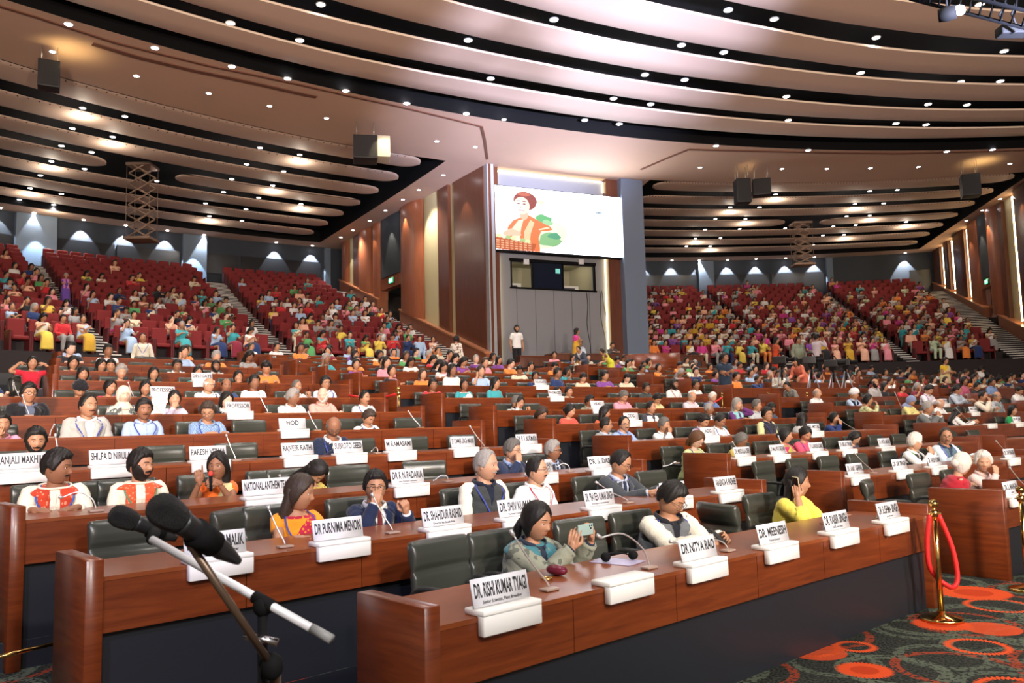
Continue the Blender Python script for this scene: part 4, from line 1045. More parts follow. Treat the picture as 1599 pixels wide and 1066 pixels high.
def jline(pts, w, nm):
    b = MB(); P = [atz(x, y, CZ) for x, y in pts]
    for i in range(len(P) - 1):
        d = (P[i + 1] - P[i]).normalized() ; n_ = Vector((-d.y, d.x, 0)) * w; up = Vector((0, 0, .03))
        b.prism([P[i] - n_ - up, P[i] + n_ - up, P[i + 1] + n_ - up, P[i + 1] - n_ - up, P[i] - n_, P[i] + n_, P[i + 1] + n_, P[i + 1] - n_])
    struct(nm, b, [plain('ceiling_joint', (.16, .065, .04), .8)])
jline([(-60, -6), (0, 9), (57, 26), (105, 42), (180, 66), (260, 86), (330, 103), (400, 117), (470, 132), (540, 148), (620, 165), (700, 184), (752, 197), (757, 218), (761, 248)], .05, 'trim_30')
jline([(1001, 264), (1040, 247), (1075, 233), (1110, 234), (1200, 236), (1300, 238), (1400, 239), (1500, 237), (1600, 234), (1680, 231)], .06, 'trim_31')
jline([(145, 68), (220, 90), (300, 109), (400, 130), (470, 146), (494, 151)], .10, 'trim_32')
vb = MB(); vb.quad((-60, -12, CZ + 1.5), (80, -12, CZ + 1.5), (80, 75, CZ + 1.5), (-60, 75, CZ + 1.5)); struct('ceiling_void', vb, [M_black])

# baffles in the two openings
def baffle(name, e0, e1, u0, u1, sag=.10, gap=None):
    b = MB(); n = 60; prof = [(0, .03), (.05, .0), (.15, -.015), (.5, -.02), (.85, -.015), (.95, .0), (1, .03), (1, .045), (0, .045)]
    R = []
    for i in range(n + 1):
        um = (u0 + u1) / 2; Ln = abs(e1(um) - e0(um)) * rad_mix(e1(um), um); q_ = min(i, n - i); dd = .9 * (q_ / 8) ** 2 if q_ < 8 else .9 + (Ln / 2 - .9) * (q_ - 8) / (n / 2 - 8)
        f = dd / Ln if i <= n / 2 else 1 - dd / Ln; az = e0(um) * (1 - f) + e1(um) * f
        sq = math.sqrt(max(0.01, 1 - max(0, 1 - dd / .75) ** 2))
        rr = []
        for a, z in prof:
            u = um + (u0 - um + (u1 - u0) * a) * sq; rr.append(azp(az, rad_mix(az, u), CZ + z + .02))
        R.append(rr)
    b.rings(R)
    # hanging clips along the near edge
    for i in range(2, n * 2 - 2):
        f = i / n / 2; az = e0(u0) * (1 - f) + e1(u0) * f; P = azp(az, rad_mix(az, u0 + .004), CZ + .09)
        b.box(P.x - .022, P.y - .022, P.z - .075, P.x + .022, P.y + .022, P.z - .04, 1)
    me = fixn(b.mesh(name, [M_cloud, M_black])); sharp(me, 50)
    return link('ceiling_baffle', me, label=None)
NBF = 7
for side, e0, e1 in (('left', lambda u: AZ0, lambda u: eL(u) + .018), ('right', lambda u: eG(u) - .012, lambda u: eH(u) + .012)):
    for i in range(NBF):
        u0 = .012 + i / 7.25; u1 = u0 + .084
        if i in (3,) and side == 'left':                                       # the gap where the projector lift hangs
            am = math.atan2(atz(228, 262, CZ).y + 5, atz(228, 262, CZ).x - 17)
            for p, q in ((e0, lambda u: am + .028), (lambda u: am - .028, e1)):
                o = baffle('ceiling_baffle', p, q, u0, u1); o['label'] = 'half-length curved ceiling baffle ending beside the hanging lift frame, left ceiling recess'; o['category'] = 'ceiling baffle'; o['group'] = 'baffles cut short at the left lift frame'
            continue
        if i in (3,) and side == 'right':
            am = math.atan2(atz(1250, 350, CZ).y + 5, atz(1250, 350, CZ).x - 17)
            for p, q in ((e0, lambda u: am + .02), (lambda u: am - .02, e1)):
                o = baffle('ceiling_baffle', p, q, u0, u1); o['label'] = 'half-length curved ceiling baffle ending beside the lift frame, right ceiling recess'; o['category'] = 'ceiling baffle'; o['group'] = 'baffles cut short at the right lift frame'
            continue
        o = baffle('ceiling_baffle', e0, e1, u0, u1)
        o['label'] = 'long curved cream baffle, %s from the stage side in the %s ceiling recess' % (ORD[i + 1], side); o['category'] = 'ceiling baffle'; o['group'] = 'baffles in the %s ceiling recess' % side

# front acoustic clouds: each between two measured arcs (outer edge, inner edge)
def arcfit(px):
    P = [atz(x, y, CZ) for x, y in px]; A = np.array([[2 * p.x, 2 * p.y, 1] for p in P]); bb = np.array([p.x ** 2 + p.y ** 2 for p in P])
    c = (19.6, -12.4)
    r = [math.hypot(p.x - c[0], p.y - c[1]) for p in P]; az = [math.atan2(p.y - c[1], p.x - c[0]) for p in P]
    o = sorted(zip(az, r)); return c, [a for a, _ in o], [q for _, q in o]
CL = [([(200, 30), (400, 85), (800, 165), (1040, 199), (1200, 210), (1400, 217), (1599, 212)], [(217, 0), (400, 54), (560, 93), (800, 137), (1200, 190), (1400, 200), (1599, 199)]),
      ([(280, 0), (400, 38), (560, 78), (800, 121), (1200, 179), (1400, 188), (1599, 190)], [(400, 0), (500, 25), (600, 48), (800, 90), (1000, 128), (1200, 154), (1400, 170), (1599, 172)]),
      ([(512, 0), (640, 34), (800, 70), (1000, 109), (1200, 135), (1400, 153), (1599, 159)], [(690, 0), (800, 28), (1000, 72), (1200, 104), (1400, 126), (1599, 133)]),
      ([(780, 0), (880, 24), (1000, 53), (1200, 86), (1400, 113), (1599, 120)], [(990, 0), (1100, 24), (1200, 44), (1400, 80), (1500, 86), (1599, 89)]),
      ([(1130, 0), (1200, 17), (1300, 34), (1400, 48), (1599, 67)], [(1399, 0), (1470, 9), (1530, 15), (1599, 20)])]
for n, (far, near) in enumerate(CL):
    cf, fa, fr = arcfit(far); cn, na, nr_ = arcfit(near); b = MB(); R = []; m = 80
    def ext(az, A, Q):
        if az < A[0]: return Q[0] + (Q[0] - interp(A, Q, A[0] + .15)) * .3 * min(1, (A[0] - az) / .15)
        if az > A[-1]: return Q[-1] + (Q[-1] - interp(A, Q, A[-1] - .15)) * .3 * min(1, (az - A[-1]) / .15)
        return interp(A, Q, az)
    sm = lambda az, A, Q: sum(ext(az + d, A, Q) for d in (-.06, -.03, 0, .03, .06)) / 5
    for i in range(m + 1):
        az = rad(170) + (rad(42) - rad(170)) * i / m; r1 = sm(az, fa, fr); r0 = min(sm(az, na, nr_), r1 - .5); rr = []
        if n == 0:
            while math.hypot(cf[0] + r1 * cos(az) - 19.41, cf[1] + r1 * sin(az) + 10.29) > 43.3: r1 -= .05
            r0 = min(r0, r1 - .5)
        for a, z in ((0, .04), (.01, .0), (.06, -.0), (.5, .0), (.97, .0), (1, .02), (1, .04), (0, .06)):
            r = r0 + (r1 - r0) * a; rr.append(Vector((cf[0] + r * cos(az), cf[1] + r * sin(az), CZ + z)))
        R.append(rr)
    b.rings(R)
    for f in range(len(b.m)):
        if f < m * 8 and f % 8 == 0: b.m[f] = 1
    me = fixn(b.mesh('acoustic_cloud', [M_cloud, M_rim])); sharp(me, 60)
    o = link('acoustic_cloud', me); o['label'] = 'wide curved cream ceiling cloud, %s one out from the plain soffit' % ORD[n + 1]; o['category'] = 'ceiling cloud'; o['group'] = 'curved ceiling clouds over the front rows'

# ---- back wall with darker window strips and pilasters
def wallpt(a, R, z): return Vector((16.69 + R * cos(a), -.62 + R * sin(a), z))
WR = 57.3
def wang(px):
    best = None
    for i in range(3000):
        a = rad(60 + 90 * i / 2999); q = project(wallpt(a, WR, 11)); 
        if q[2] > 1 and (best is None or abs(q[0] - px) < best[0]): best = (abs(q[0] - px), a)
    return best[1]
wb = MB(); A = phis(rad(152), rad(60), 80)
for i in range(80): wb.quad(wallpt(A[i], WR, 7.5), wallpt(A[i + 1], WR, 7.5), wallpt(A[i + 1], WR, CZ + .1), wallpt(A[i], WR, CZ + .1))
struct('wall_back', wb, [M_blue])
M_glassd = plain('dark_control_window', (.006, .007, .009), .3)
for n, (x0, x1, zl, zh) in enumerate(((88, 178, 10.0, 11.45), (182, 280, 10.0, 11.45), (322, 372, 10.4, 11.55), (376, 500, 9.9, 11.55), (1002, 1086, 9.7, 11.5), (1116, 1200, 9.7, 11.5), (1204, 1286, 9.7, 11.5), (1420, 1464, 9.0, 11.3), (-60, 18, 10.0, 11.3))):
    a0, a1 = wang(x0), wang(x1); b = MB(); nn = 10
    R = []
    for i in range(nn + 1):
        a = a0 + (a1 - a0) * i / nn; R.append([wallpt(a, WR - .10, zl), wallpt(a, WR - .10, zh), wallpt(a, WR + .05, zh), wallpt(a, WR + .05, zl)])
    b.rings(R); o = struct('window_%d' % (n + 1), b, [M_glassd])
for n, (x0, x1) in enumerate(((22, 86), (283, 320), (1090, 1114), (1290, 1300), (506, 514))):
    a0, a1 = wang(x0), wang(x1); b = MB(); R = []
    for i in range(7):
        a = a0 + (a1 - a0) * i / 6; R.append([wallpt(a, WR - .30, 8), wallpt(a, WR - .30, 12.45), wallpt(a, WR + .05, 12.45), wallpt(a, WR + .05, 8)])
    b.rings(R); struct('trim_%d' % (n + 10), b, [plain('pilaster_blue', (.10, .135, .18), .7)])

# ---- partition wall left of the tower, and the right wall
def wallrun(A, B, segs, zf, name, base, ledge_mat):
    A = Vector((*A, 0)); B = Vector((*B, 0)); t = (B - A).normalized(); n = Vector((t.y, -t.x, 0)) 
    if (CAM - A).dot(n) < 0: n = -n
    P = lambda s, o, z: A + t * s + n * o + Vector((0, 0, z))
    b = MB()
    for (s0, s1, z0, z1, off, bulge, mi) in segs:
        m = 10 if bulge else 1; R = []
        for i in range(m + 1):
            f = i / m; s = s0 + (s1 - s0) * f; o = off + bulge * math.sqrt(max(0, 1 - (2 * f - 1) ** 2)); zb = z0 if z0 is not None else zf(s) ; 
            R.append([P(s, -.3, zb), P(s, o, zb), P(s, o, z1), P(s, -.3, z1)])
        b.rings(R, mi)
    return b, P
PA, PB = (-.83, 33.8), (-9.9, 48.4)
zfp = lambda s: 4.45 + .338 * s
W_, R_, C_, BL, DK = 0, 1, 2, 3, 4
segs = [(.0, .35, 2.6, CZ, .0, 0, W_), (.35, 3.05, None, CZ, .05, .0, W_), (3.05, 3.5, None, CZ, -.05, 0, C_), (3.5, 4.55, None, CZ, .12, 0, W_), (4.55, 6.25, None, CZ, .0, .10, C_), (6.25, 8.6, None, CZ, .12, .30, R_),
        (8.6, 11.35, 9.35, CZ, .10, .14, BL), (8.6, 11.35, 8.75, 9.35, .14, 0, R_), (11.35, 12.3, None, CZ, .12, .16, R_), (12.3, 12.7, None, CZ, .0, 0, C_), (12.7, 14.4, None, CZ, .12, .22, R_), (14.4, 15.25, None, CZ, .18, 0, W_), (15.25, 16.2, None, CZ, .0, .08, C_), (16.2, 17.2, None, CZ, .12, .12, R_)]
pb, PP = wallrun(PA, PB, segs, zfp, 'wall_left', 0, 0)
for s0, s1 in ((.0, 8.55), (11.4, 17.2)):                                     # sloping wooden plinth with its ledge
    for i in range(10):
        a = s0 + (s1 - s0) * i / 10; c = s0 + (s1 - s0) * (i + 1) / 10; lo = 2.4 if s0 < 1 else 5.0
        pb.prism([PP(a, -.3, lo), PP(c, -.3, lo), PP(c, .30, lo), PP(a, .30, lo), PP(a, -.3, zfp(a)), PP(c, -.3, zfp(c)), PP(c, .30, zfp(c)), PP(a, .30, zfp(a))], R_)
        pb.prism([PP(a, -.3, zfp(a)), PP(c, -.3, zfp(c)), PP(c, .36, zfp(c)), PP(a, .36, zfp(a)), PP(a, -.3, zfp(a) + .07), PP(c, -.3, zfp(c) + .07), PP(c, .36, zfp(c) + .07), PP(a, .36, zfp(a) + .07)], 5)
pb.prism([PP(8.55, -1.4, 5), PP(9.9, -1.4, 5), PP(9.9, -1.3, 5), PP(8.55, -1.3, 5), PP(8.55, -1.4, 8.75), PP(9.9, -1.4, 8.75), PP(9.9, -1.3, 8.75), PP(8.55, -1.3, 8.75)], C_)
pb.prism([PP(8.5, -2.6, 5), PP(11.5, -2.6, 5), PP(11.5, -2.5, 5), PP(8.5, -2.5, 5), PP(8.5, -2.6, 8.8), PP(11.5, -2.6, 8.8), PP(11.5, -2.5, 8.8), PP(8.5, -2.5, 8.8)], DK)
M_ledge = plain('ledge_veneer', (.42, .17, .08), .3)
struct('wall_left', pb, [M_woodd, M_woodr, M_cream, M_blue, M_black, M_ledge], smooth=True)
QA, QB = (24.9, 38.), (29.0, 55.4)
zfq = lambda s: 4.95 + .305 * s
segs = [(-4, -.6, None, CZ, .12, .3, W_), (-.6, 2.6, None, CZ, .12, .2, W_), (2.6, 4.35, None, CZ, -.05, 0, C_), (4.35, 5.1, None, CZ, .14, 0, W_), (5.1, 6.6, None, CZ, .12, .25, R_),
        (6.6, 8.4, 8.95, CZ, .10, .10, BL), (6.6, 8.4, 8.45, 8.95, .14, 0, R_), (8.4, 10.2, None, CZ, .14, .10, R_), (10.2, 10.9, None, CZ, -.05, 0, C_), (10.9, 13.2, None, CZ, .14, .1, W_), (13.2, 14.2, None, CZ, -.05, 0, C_), (14.2, 15.3, None, CZ, .14, .08, W_), (15.3, 16.2, None, CZ, -.05, 0, C_), (16.2, 17.9, None, CZ, .14, .05, W_)]
qb, QP = wallrun(QA, QB, segs, zfq, 'wall_right', 0, 0)
for s0, s1 in ((-4, 5.6), (7.7, 17.9)):
    for i in range(12):
        a = s0 + (s1 - s0) * i / 12; c = s0 + (s1 - s0) * (i + 1) / 12; lo = min(2.2, zfq(a) - 1)
        if s0 > 0: lo = 5
        za, zc = max(1.2, zfq(a)), max(1.2, zfq(c))
        qb.prism([QP(a, -.3, lo), QP(c, -.3, lo), QP(c, .30, lo), QP(a, .30, lo), QP(a, -.3, za), QP(c, -.3, zc), QP(c, .30, zc), QP(a, .30, za)], R_)
        qb.prism([QP(a, -.3, za), QP(c, -.3, zc), QP(c, .36, zc), QP(a, .36, za), QP(a, -.3, za + .07), QP(c, -.3, zc + .07), QP(c, .36, zc + .07), QP(a, .36, za + .07)], 5)
qb.prism([QP(5.4, -2.6, 5), QP(8, -2.6, 5), QP(8, -2.5, 5), QP(5.4, -2.5, 5), QP(5.4, -2.6, 8.6), QP(8, -2.6, 8.6), QP(8, -2.5, 8.6), QP(5.4, -2.5, 8.6)], DK)
struct('wall_right', qb, [M_woodd, M_woodr, M_cream, M_blue, M_black, M_ledge], smooth=True)
# LED light lines in the recesses of the right wall
M_led = emis('led_line', (1., .74, .42), 14.)
for s, w in ((2.85, 'nearest the door on the stage side'), (10.45, 'just beyond the door'), (13.55, 'second beyond the door'), (15.65, 'farthest, by the back wall')):
    b = MB(); b.prism([QP(s, .02, zfq(s) + .2), QP(s + .12, .02, zfq(s) + .2), QP(s + .12, .08, zfq(s) + .2), QP(s, .08, zfq(s) + .2), QP(s, .02, CZ - .12), QP(s + .12, .02, CZ - .12), QP(s + .12, .08, CZ - .12), QP(s, .08, CZ - .12)])
    o = link('light_strip', fixn(b.mesh('light_strip', [M_led], False, QP(s, 0, 8)))); o.location = QP(s, 0, 8)
    o['label'] = 'vertical glowing light line in the right wall, ' + w; o['category'] = 'wall light'; o['group'] = 'light lines in the right wall'
M_exit = emis('exit_green', (.10, .85, .35), 2.5)
def exit_sign(P, t, lab):
    n = Vector((t.y, -t.x, 0)); n = n if (CAM - P).dot(n) > 0 else -n
    r = thing('exit_sign', lab, 'sign', P)
    b = MB(); f = lambda a, o, z: t * a + n * o + Vector((0, 0, z))
    b.prism([f(-.28, 0, -.15), f(.28, 0, -.15), f(.28, .08, -.15), f(-.28, .08, -.15), f(-.28, 0, .15), f(.28, 0, .15), f(.28, .08, .15), f(-.28, .08, .15)]); link('housing', b.mesh('housing', [plain('sign_case', (.1, .3, .15), .5)]), r)
    b = MB(); b.quad(f(-.25, .085, -.12), f(.25, .085, -.12), f(.25, .085, .12), f(-.25, .085, .12)); link('lit_face', b.mesh('lit_face', [M_exit]), r)
    cu = bpy.data.curves.new('t', 'FONT'); cu.body = 'EXIT'; cu.size = .2; cu.align_x = 'CENTER'; cu.align_y = 'CENTER'
    x = t if n.cross(Vector((0, 0, 1))).dot(t) < 0 else -t
    o = bpy.data.objects.new('t', cu); COL.objects.link(o); me = bpy.data.meshes.new_from_object(o); bpy.data.objects.remove(o)
    M = Matrix((x, Vector((0, 0, 1)), n)).transposed().to_4x4(); M.translation = n * .092; me.transform(M); me.materials.clear(); me.materials.append(emis('exit_white', (.9, 1, .9), 3.)); link('lettering', me, r)
tP = (Vector((*PB, 0)) - Vector((*PA, 0))).normalized(); tQ = (Vector((*QB, 0)) - Vector((*QA, 0))).normalized()
exit_sign(PP(9.75, .16, 9.06), tP, 'small green EXIT sign over the doorway in the left partition wall')
exit_sign(QP(7.2, .16, 8.72), tQ, 'small green EXIT sign over the doorway in the right wall')

# ---- the tower with screen, booth window and side columns
TPH = rad(24); TP0 = Vector((-.42, 34.3, 0)); tt = Vector((cos(TPH), sin(TPH), 0)); tn = Vector((tt.y, -tt.x, 0))
if tn.y > 0: tn = -tn
T = lambda s, o, z: TP0 + tt * s + tn * o + Vector((0, 0, z))
def tpx(px): 
    P = onwall(px, 400, (TP0.x, TP0.y), (TP0.x + tt.x, TP0.y + tt.y)); return (P - TP0).dot(tt)
def tz(px, py): return onwall(px, py, (TP0.x, TP0.y), (TP0.x + tt.x, TP0.y + tt.y)).z
def pbox(b, s0, s1, o0, o1, z0, z1, mi=0, F=None):
    F = F or T; b.prism([F(s0, o0, z0), F(s1, o0, z0), F(s1, o1, z0), F(s0, o1, z0), F(s0, o0, z1), F(s1, o0, z1), F(s1, o1, z1), F(s0, o1, z1)], mi)
sL, sR = tpx(780), tpx(950); zw0, zw1 = tz(865, 449), tz(865, 409)
b = MB()
wl, wr = tpx(801), tpx(933)
pbox(b, sL - .1, sR + .1, -.6, -.3, 2.6, zw0); pbox(b, sL - .1, sR + .1, -.6, -.3, zw1, CZ); pbox(b, sL - .1, wl, -.6, -.3, zw0, zw1); pbox(b, wr, sR + .1, -.6, -.3, zw0, zw1)
for i in range(1, 6):
    s = sL + (sR - sL) * i / 6; pbox(b, s - .008, s + .008, -.3, -.292, 3.6, zw0, 1)
for z in (CZ - 1.4,): pbox(b, sL, sR, -.3, -.29, z, z + .012, 1)
struct('wall_tower', b, [M_grey, plain('panel_joint', (.06, .06, .065), .8)])
b = MB(); pbox(b, tpx(770.5), sL, -.6, .0, 2.6, CZ); pbox(b, sR, tpx(968), -.6, .0, 2.6, CZ); struct('trim_20', b, [M_woodd])
b = MB(); pbox(b, tpx(968), tpx(1001), -1.2, .35, 2.6, CZ); struct('trim_21', b, [plain('blue_column', (.14, .18, .25), .45, bump=.05)])
b = MB(); pbox(b, tpx(759), tpx(763.5), -.1, .28, 2.6, CZ); pbox(b, tpx(765), tpx(769.5), -.1, .28, 2.6, CZ); struct('trim_22', b, [plain('grey_metal_edge', (.30, .31, .32), .4)])
M_cove = emis('cove_light', (1., .82, .42), 7.)
for s0, s1, z0, z1, nm in ((sL + .02, sL + .08, 4.2, tz(790, 395) - .1, 'left edge of the tower recess, below the screen'), (sR - .08, sR - .02, 4.2, tz(950, 395) - .1, 'right edge of the tower recess, below the screen'), (sL + .02, sL + .08, tz(780, 290), CZ - .1, 'left edge of the tower recess, above the screen'), (sR - .08, sR - .02, tz(950, 300), CZ - .1, 'right edge of the tower recess, above the screen'), (sL + .1, sR - .1, CZ - .14, CZ - .08, 'top of the tower recess under the soffit')):
    b = MB(); pbox(b, s0, s1, -.24, -.20, z0, z1); c = T((s0 + s1) / 2, -.22, (z0 + z1) / 2)
    o = link('light_strip', fixn(b.mesh('light_strip', [M_cove], False, c))); o.location = c; o['label'] = 'warm cove light line along the ' + nm; o['category'] = 'wall light'
# the LED screen, a picture of a woman with a basket on white
s0, s1 = tpx(770), tpx(968.5); z1 = (tz(770, 292) + tz(966, 310)) / 2; z0 = (tz(775, 392) + tz(971, 402)) / 2; SW, SH = s1 - s0, z1 - z0
scr = thing('led_screen', 'large bright wall screen showing a woman with a basket on white', 'screen', T((s0 + s1) / 2, .1, z0))
O = T((s0 + s1) / 2, .1, z0)
b = MB(); pbox(b, s0 - .03, s1 + .03, -.02, .20, z0 - .08, z1 + .03); link('frame', fixn(b.mesh('frame', [M_black], False, O)), scr)
b = MB(); b.quad(T(s0, .205, z0), T(s1, .205, z0), T(s1, .205, z1), T(s0, .205, z1)); link('display', b.mesh('display', [emis('screen_white', (.90, .93, 1.), 11.)], False, O), scr)
def spoly(name, pts, col, s, off, mat=None):
    b = MB(); n = len(pts); b.v = [tuple(T(s0 + SW * x, .205 + off, z0 + SH * y)) for x, y in pts]; b.f = [tuple(range(n))]; b.m = [0]
    link(name, b.mesh(name, [mat or emis('screen_' + name, col, s)], False, O), scr)
def blob(cx, cy, rx, ry, n=18, w=.0, k=3, ph=0): return [(cx + rx * cos(2 * PI * i / n) * (1 + w * sin(k * 2 * PI * i / n + ph)), cy + ry * sin(2 * PI * i / n) * (1 + w * cos(k * 2 * PI * i / n + ph))) for i in range(n)]
spoly('warm_backdrop', [(.002, .004), (.30, .004), (.36, .10), (.34, .30), (.40, .45), (.36, .70), (.28, .996), (.002, .996)], (1., .97, .90), 1.3, .0008)
spoly('leaf_glow', blob(.36, .30, .19, .26, w=.1), (.86, .97, .68), 1., .001)
for q_, (cx, cy, rx, ry, cc) in enumerate(((.375, .52, .060, .080, (.16, .55, .20)), (.40, .47, .04, .05, (.40, .75, .38)), (.41, .20, .085, .11, (.30, .62, .28)), (.45, .27, .05, .05, (.12, .45, .25)), (.03, .85, .04, .06, (.70, .85, .90)), (.36, .80, .03, .04, (.85, .85, .55)))): spoly('leaf', blob(cx, cy, rx, ry, w=.18, ph=q_), cc, .85, .0012 + .0002 * q_)
spoly('sari_cloth', [(.10, .0), (.09, .22), (.10, .36), (.14, .47), (.19, .52), (.25, .58), (.31, .52), (.37, .46), (.42, .42), (.44, .37), (.40, .34), (.35, .33), (.33, .22), (.34, .0)], (.85, .22, .07), .95, .003)
for k_, pts_ in enumerate(([(.13, .10), (.13, .34), (.18, .48), (.22, .50), (.20, .36), (.18, .10)], [(.22, .08), (.22, .30), (.27, .50), (.30, .46), (.27, .28), (.26, .08)], [(.33, .36), (.40, .41), (.42, .39), (.34, .345)])): spoly('sari_fold', pts_, ((1., .82, .55), (1., .62, .35), (1., .70, .45))[k_], 1., .004)
spoly('hair_shape', blob(.235, .79, .088, .150, 24, w=.03), (.33, .06, .035), .8, .005)
spoly('hair_shine', blob(.225, .90, .05, .03, 16), (.62, .16, .08), .8, .0052)
spoly('neck_shape', blob(.222, .57, .032, .08), (.90, .52, .34), .95, .0055)
spoly('face_shape', blob(.207, .715, .060, .140, 24), (.98, .74, .56), .98, .006); spoly('face_light', blob(.192, .70, .038, .10, 20), (1., .90, .78), 1., .0062)
for ex in (.183, .226): spoly('eye_mark', blob(ex, .745, .012, .010, 10), (.22, .07, .05), .7, .007); spoly('eyebrow_mark', blob(ex, .785, .016, .007, 10), (.30, .10, .06), .7, .007)
spoly('nose_mark', blob(.200, .69, .006, .020, 8), (.88, .56, .40), .9, .007)
spoly('smile_mark', [(.182, .645), (.195, .630), (.212, .628), (.228, .642), (.212, .652), (.195, .652)], (.80, .16, .14), .9, .007); spoly('teeth_mark', [(.190, .643), (.205, .637), (.221, .641), (.205, .648)], (1., .97, .92), 1., .0074)
spoly('arm_shape', [(.05, .16), (.07, .28), (.12, .34), (.19, .30), (.20, .24), (.10, .22)], (.95, .62, .42), .9, .0068)
spoly('basket', [(.004, .02), (.004, .19), (.05, .21), (.15, .155), (.25, .13), (.31, .12), (.29, .0), (.03, .0)], (.62, .13, .04), .85, .008)
for i in range(4):
    for q_ in range(8): spoly('basket_weave', [(.012 + .034 * q_, .030 + .036 * i - .012 * q_ * .25), (.034 + .034 * q_, .026 + .036 * i - .012 * q_ * .25), (.034 + .034 * q_, .044 + .036 * i - .012 * q_ * .25), (.012 + .034 * q_, .048 + .036 * i - .012 * q_ * .25)], (.95, .52, .30), .9, .009)
for q_ in range(7): spoly('greens', blob(.03 + .036 * q_, .215 - .010 * q_, .022, .030, 12, w=.25, k=5, ph=q_), ((.75, .90, .45), (.95, .90, .65), (.45, .62, .25))[q_ % 3], .95, .0095 + .0001 * q_)
for i, w in enumerate((.012, .012, .055)): spoly('caption', [(.745 + .022 * i, .70), (.745 + .022 * i + w, .70), (.745 + .022 * i + w, .722), (.745 + .022 * i, .722)], (.08, .22, .42), .7, .003)
# booth behind the window: lit room
b = MB(); zc = zw1 + .3
pbox(b, wl - .2, wr + .2, -3.2, -3.1, zw0 - .5, zc); pbox(b, wl - .2, wr + .2, -3.2, -.6, zc, zc + .1); pbox(b, wl - .2, wr + .2, -3.2, -.6, zw0 - .6, zw0 - .5)
pbox(b, wl - .3, wl - .2, -3.2, -.6, zw0 - .5, zc); pbox(b, wr + .2, wr + .3, -3.2, -.6, zw0 - .5, zc)
struct('wall_booth', b, [plain('booth_wall', (.30, .28, .20), .8)])
wf = thing('booth_window', 'control booth window strip below the big screen, dark middle pane', 'window', T(0, 0, zw0)); O2 = T(0, 0, zw0)
def wpart(nm, a, c, o0, o1, zz0, zz1, mat):
    b = MB(); pbox(b, a, c, o0, o1, zz0, zz1); link(nm, fixn(b.mesh(nm, [mat], False, O2)), wf)
x1, x2 = tpx(836), tpx(882)
wpart('dark_pane', x1, x2, -.38, -.33, zw0, zw1, plain('navy_pane', (.008, .012, .025), .15)); 
for xx in (wl, x1 - .04, x2, wr - .04): wpart('mullion', xx, xx + .06, -.42, -.27, zw0, zw1, M_black)
wpart('sill', wl - .05, wr + .05, -.42, -.22, zw0 - .07, zw0, M_black); wpart('head_rail', wl - .05, wr + .05, -.42, -.24, zw1, zw1 + .12, M_black)
wpart('status_light', tpx(872), tpx(879), -.32, -.31, zw0 + (zw1 - zw0) * .62, zw0 + (zw1 - zw0) * .80, emis('teal_sign', (.2, .6, .5), 1.))
for px, w in ((825, 'left'), (911, 'right')):
    b = MB(); s = tpx(px); z = tz(px, 407); pbox(b, s - .12, s + .12, -.3, -.18, z - .12, z + .12); c = T(s, -.24, z)
    me = b.mesh('wall_speaker', [plain('white_plastic', (.6, .6, .62), .5)], False, c); bev(fixn(me), .012); o = link('wall_speaker', me, loc=c); o['label'] = 'small square white box on the tower, %s one under the screen' % w; o['category'] = 'wall box'
for px, w in ((813, 'in the left opening of the booth window'), (905, 'in the right opening of the booth window')):
    P = T(tpx(px), -1.3, zw0 + .0); r = thing('mixing_console', 'pale equipment rack seen ' + w, 'equipment', P, TPH)
    link('cabinet', rbox('cabinet', -.55, -.3, -.4, .45, .3, .30, .02, [plain('pale_equipment', (.6, .6, .55), .5)]), r); link('display', rbox('display', -.3, -.33, .0, .25, -.30, .2, .01, [plain('screen_dark', (.05, .05, .06), .3)]), r)
# wires hanging down the tower face
for i, (px, dx) in enumerate(((918, 3), (938, 8), (941, 22))):
    z = tz(px, 452); pts = [T(tpx(px) + (tpx(px + dx) - tpx(px)) * f + .05 * sin(f * 9 + i), -.27, z + (4.4 - z) * f) for f in [k / 14 for k in range(15)]]
    b = MB(); b.sweep(pts, .012, 6); o = link('cable', b.mesh('cable', [M_black], True, pts[0]), loc=pts[0]); o['label'] = ('thin black cable hanging down the grey tower face, ' + ('leftmost', 'middle', 'rightmost slanting')[i] + ' of three'); o['category'] = 'cable'
# booth platform and its long desk
b = MB(); pbox(b, tpx(762), tpx(1048), .36, 4.3, 2.2, 3.66); pbox(b, tpx(762), tpx(1001), -.3, .36, 2.2, 3.66); struct('floor_platform', b, [M_step])
dk = thing('control_desk', 'long wooden control desk on the platform before the grey tower', 'desk', T(tpx(900), 1.9, 3.66), TPH)
b = MB(); n = 6; a0, a1 = tpx(822) - tpx(900), tpx(1046) - tpx(900)
b.box(a0, -.30, .62, a1, .45, .68); link('worktop', bev(b.mesh('worktop', [M_woodd]), .01), dk)
b = MB()
b.box(a0, -.28, .40, a1, -.24, .62)
for i in range(n + 1): s = a0 + (a1 - a0) * i / n; b.box(s - .12, -.28, 0, s + .12, -.2, .41)
link('front_frame', b.mesh('front_frame', [M_woodd], False), dk)
b = MB(); b.box(a0, -.22, 0, a1, -.18, .42); link('front_infill', b.mesh('front_infill', [plain('blue_grey_infill', (.05, .06, .075), .5)], False), dk)
sd = thing('control_desk', 'low dark wood counter at the left end of the platform', 'desk', T(tpx(793), 1.9, 3.66), TPH)
link('counter', rbox('counter', tpx(775) - tpx(793), -.3, 0, tpx(820) - tpx(793), .3, .52, .01, [M_woodd]), sd); link('counter_top', rbox('counter_top', tpx(775) - tpx(793) - .02, -.34, .52, tpx(820) - tpx(793) + .02, .32, .56, .01, [M_woodtop]), sd)
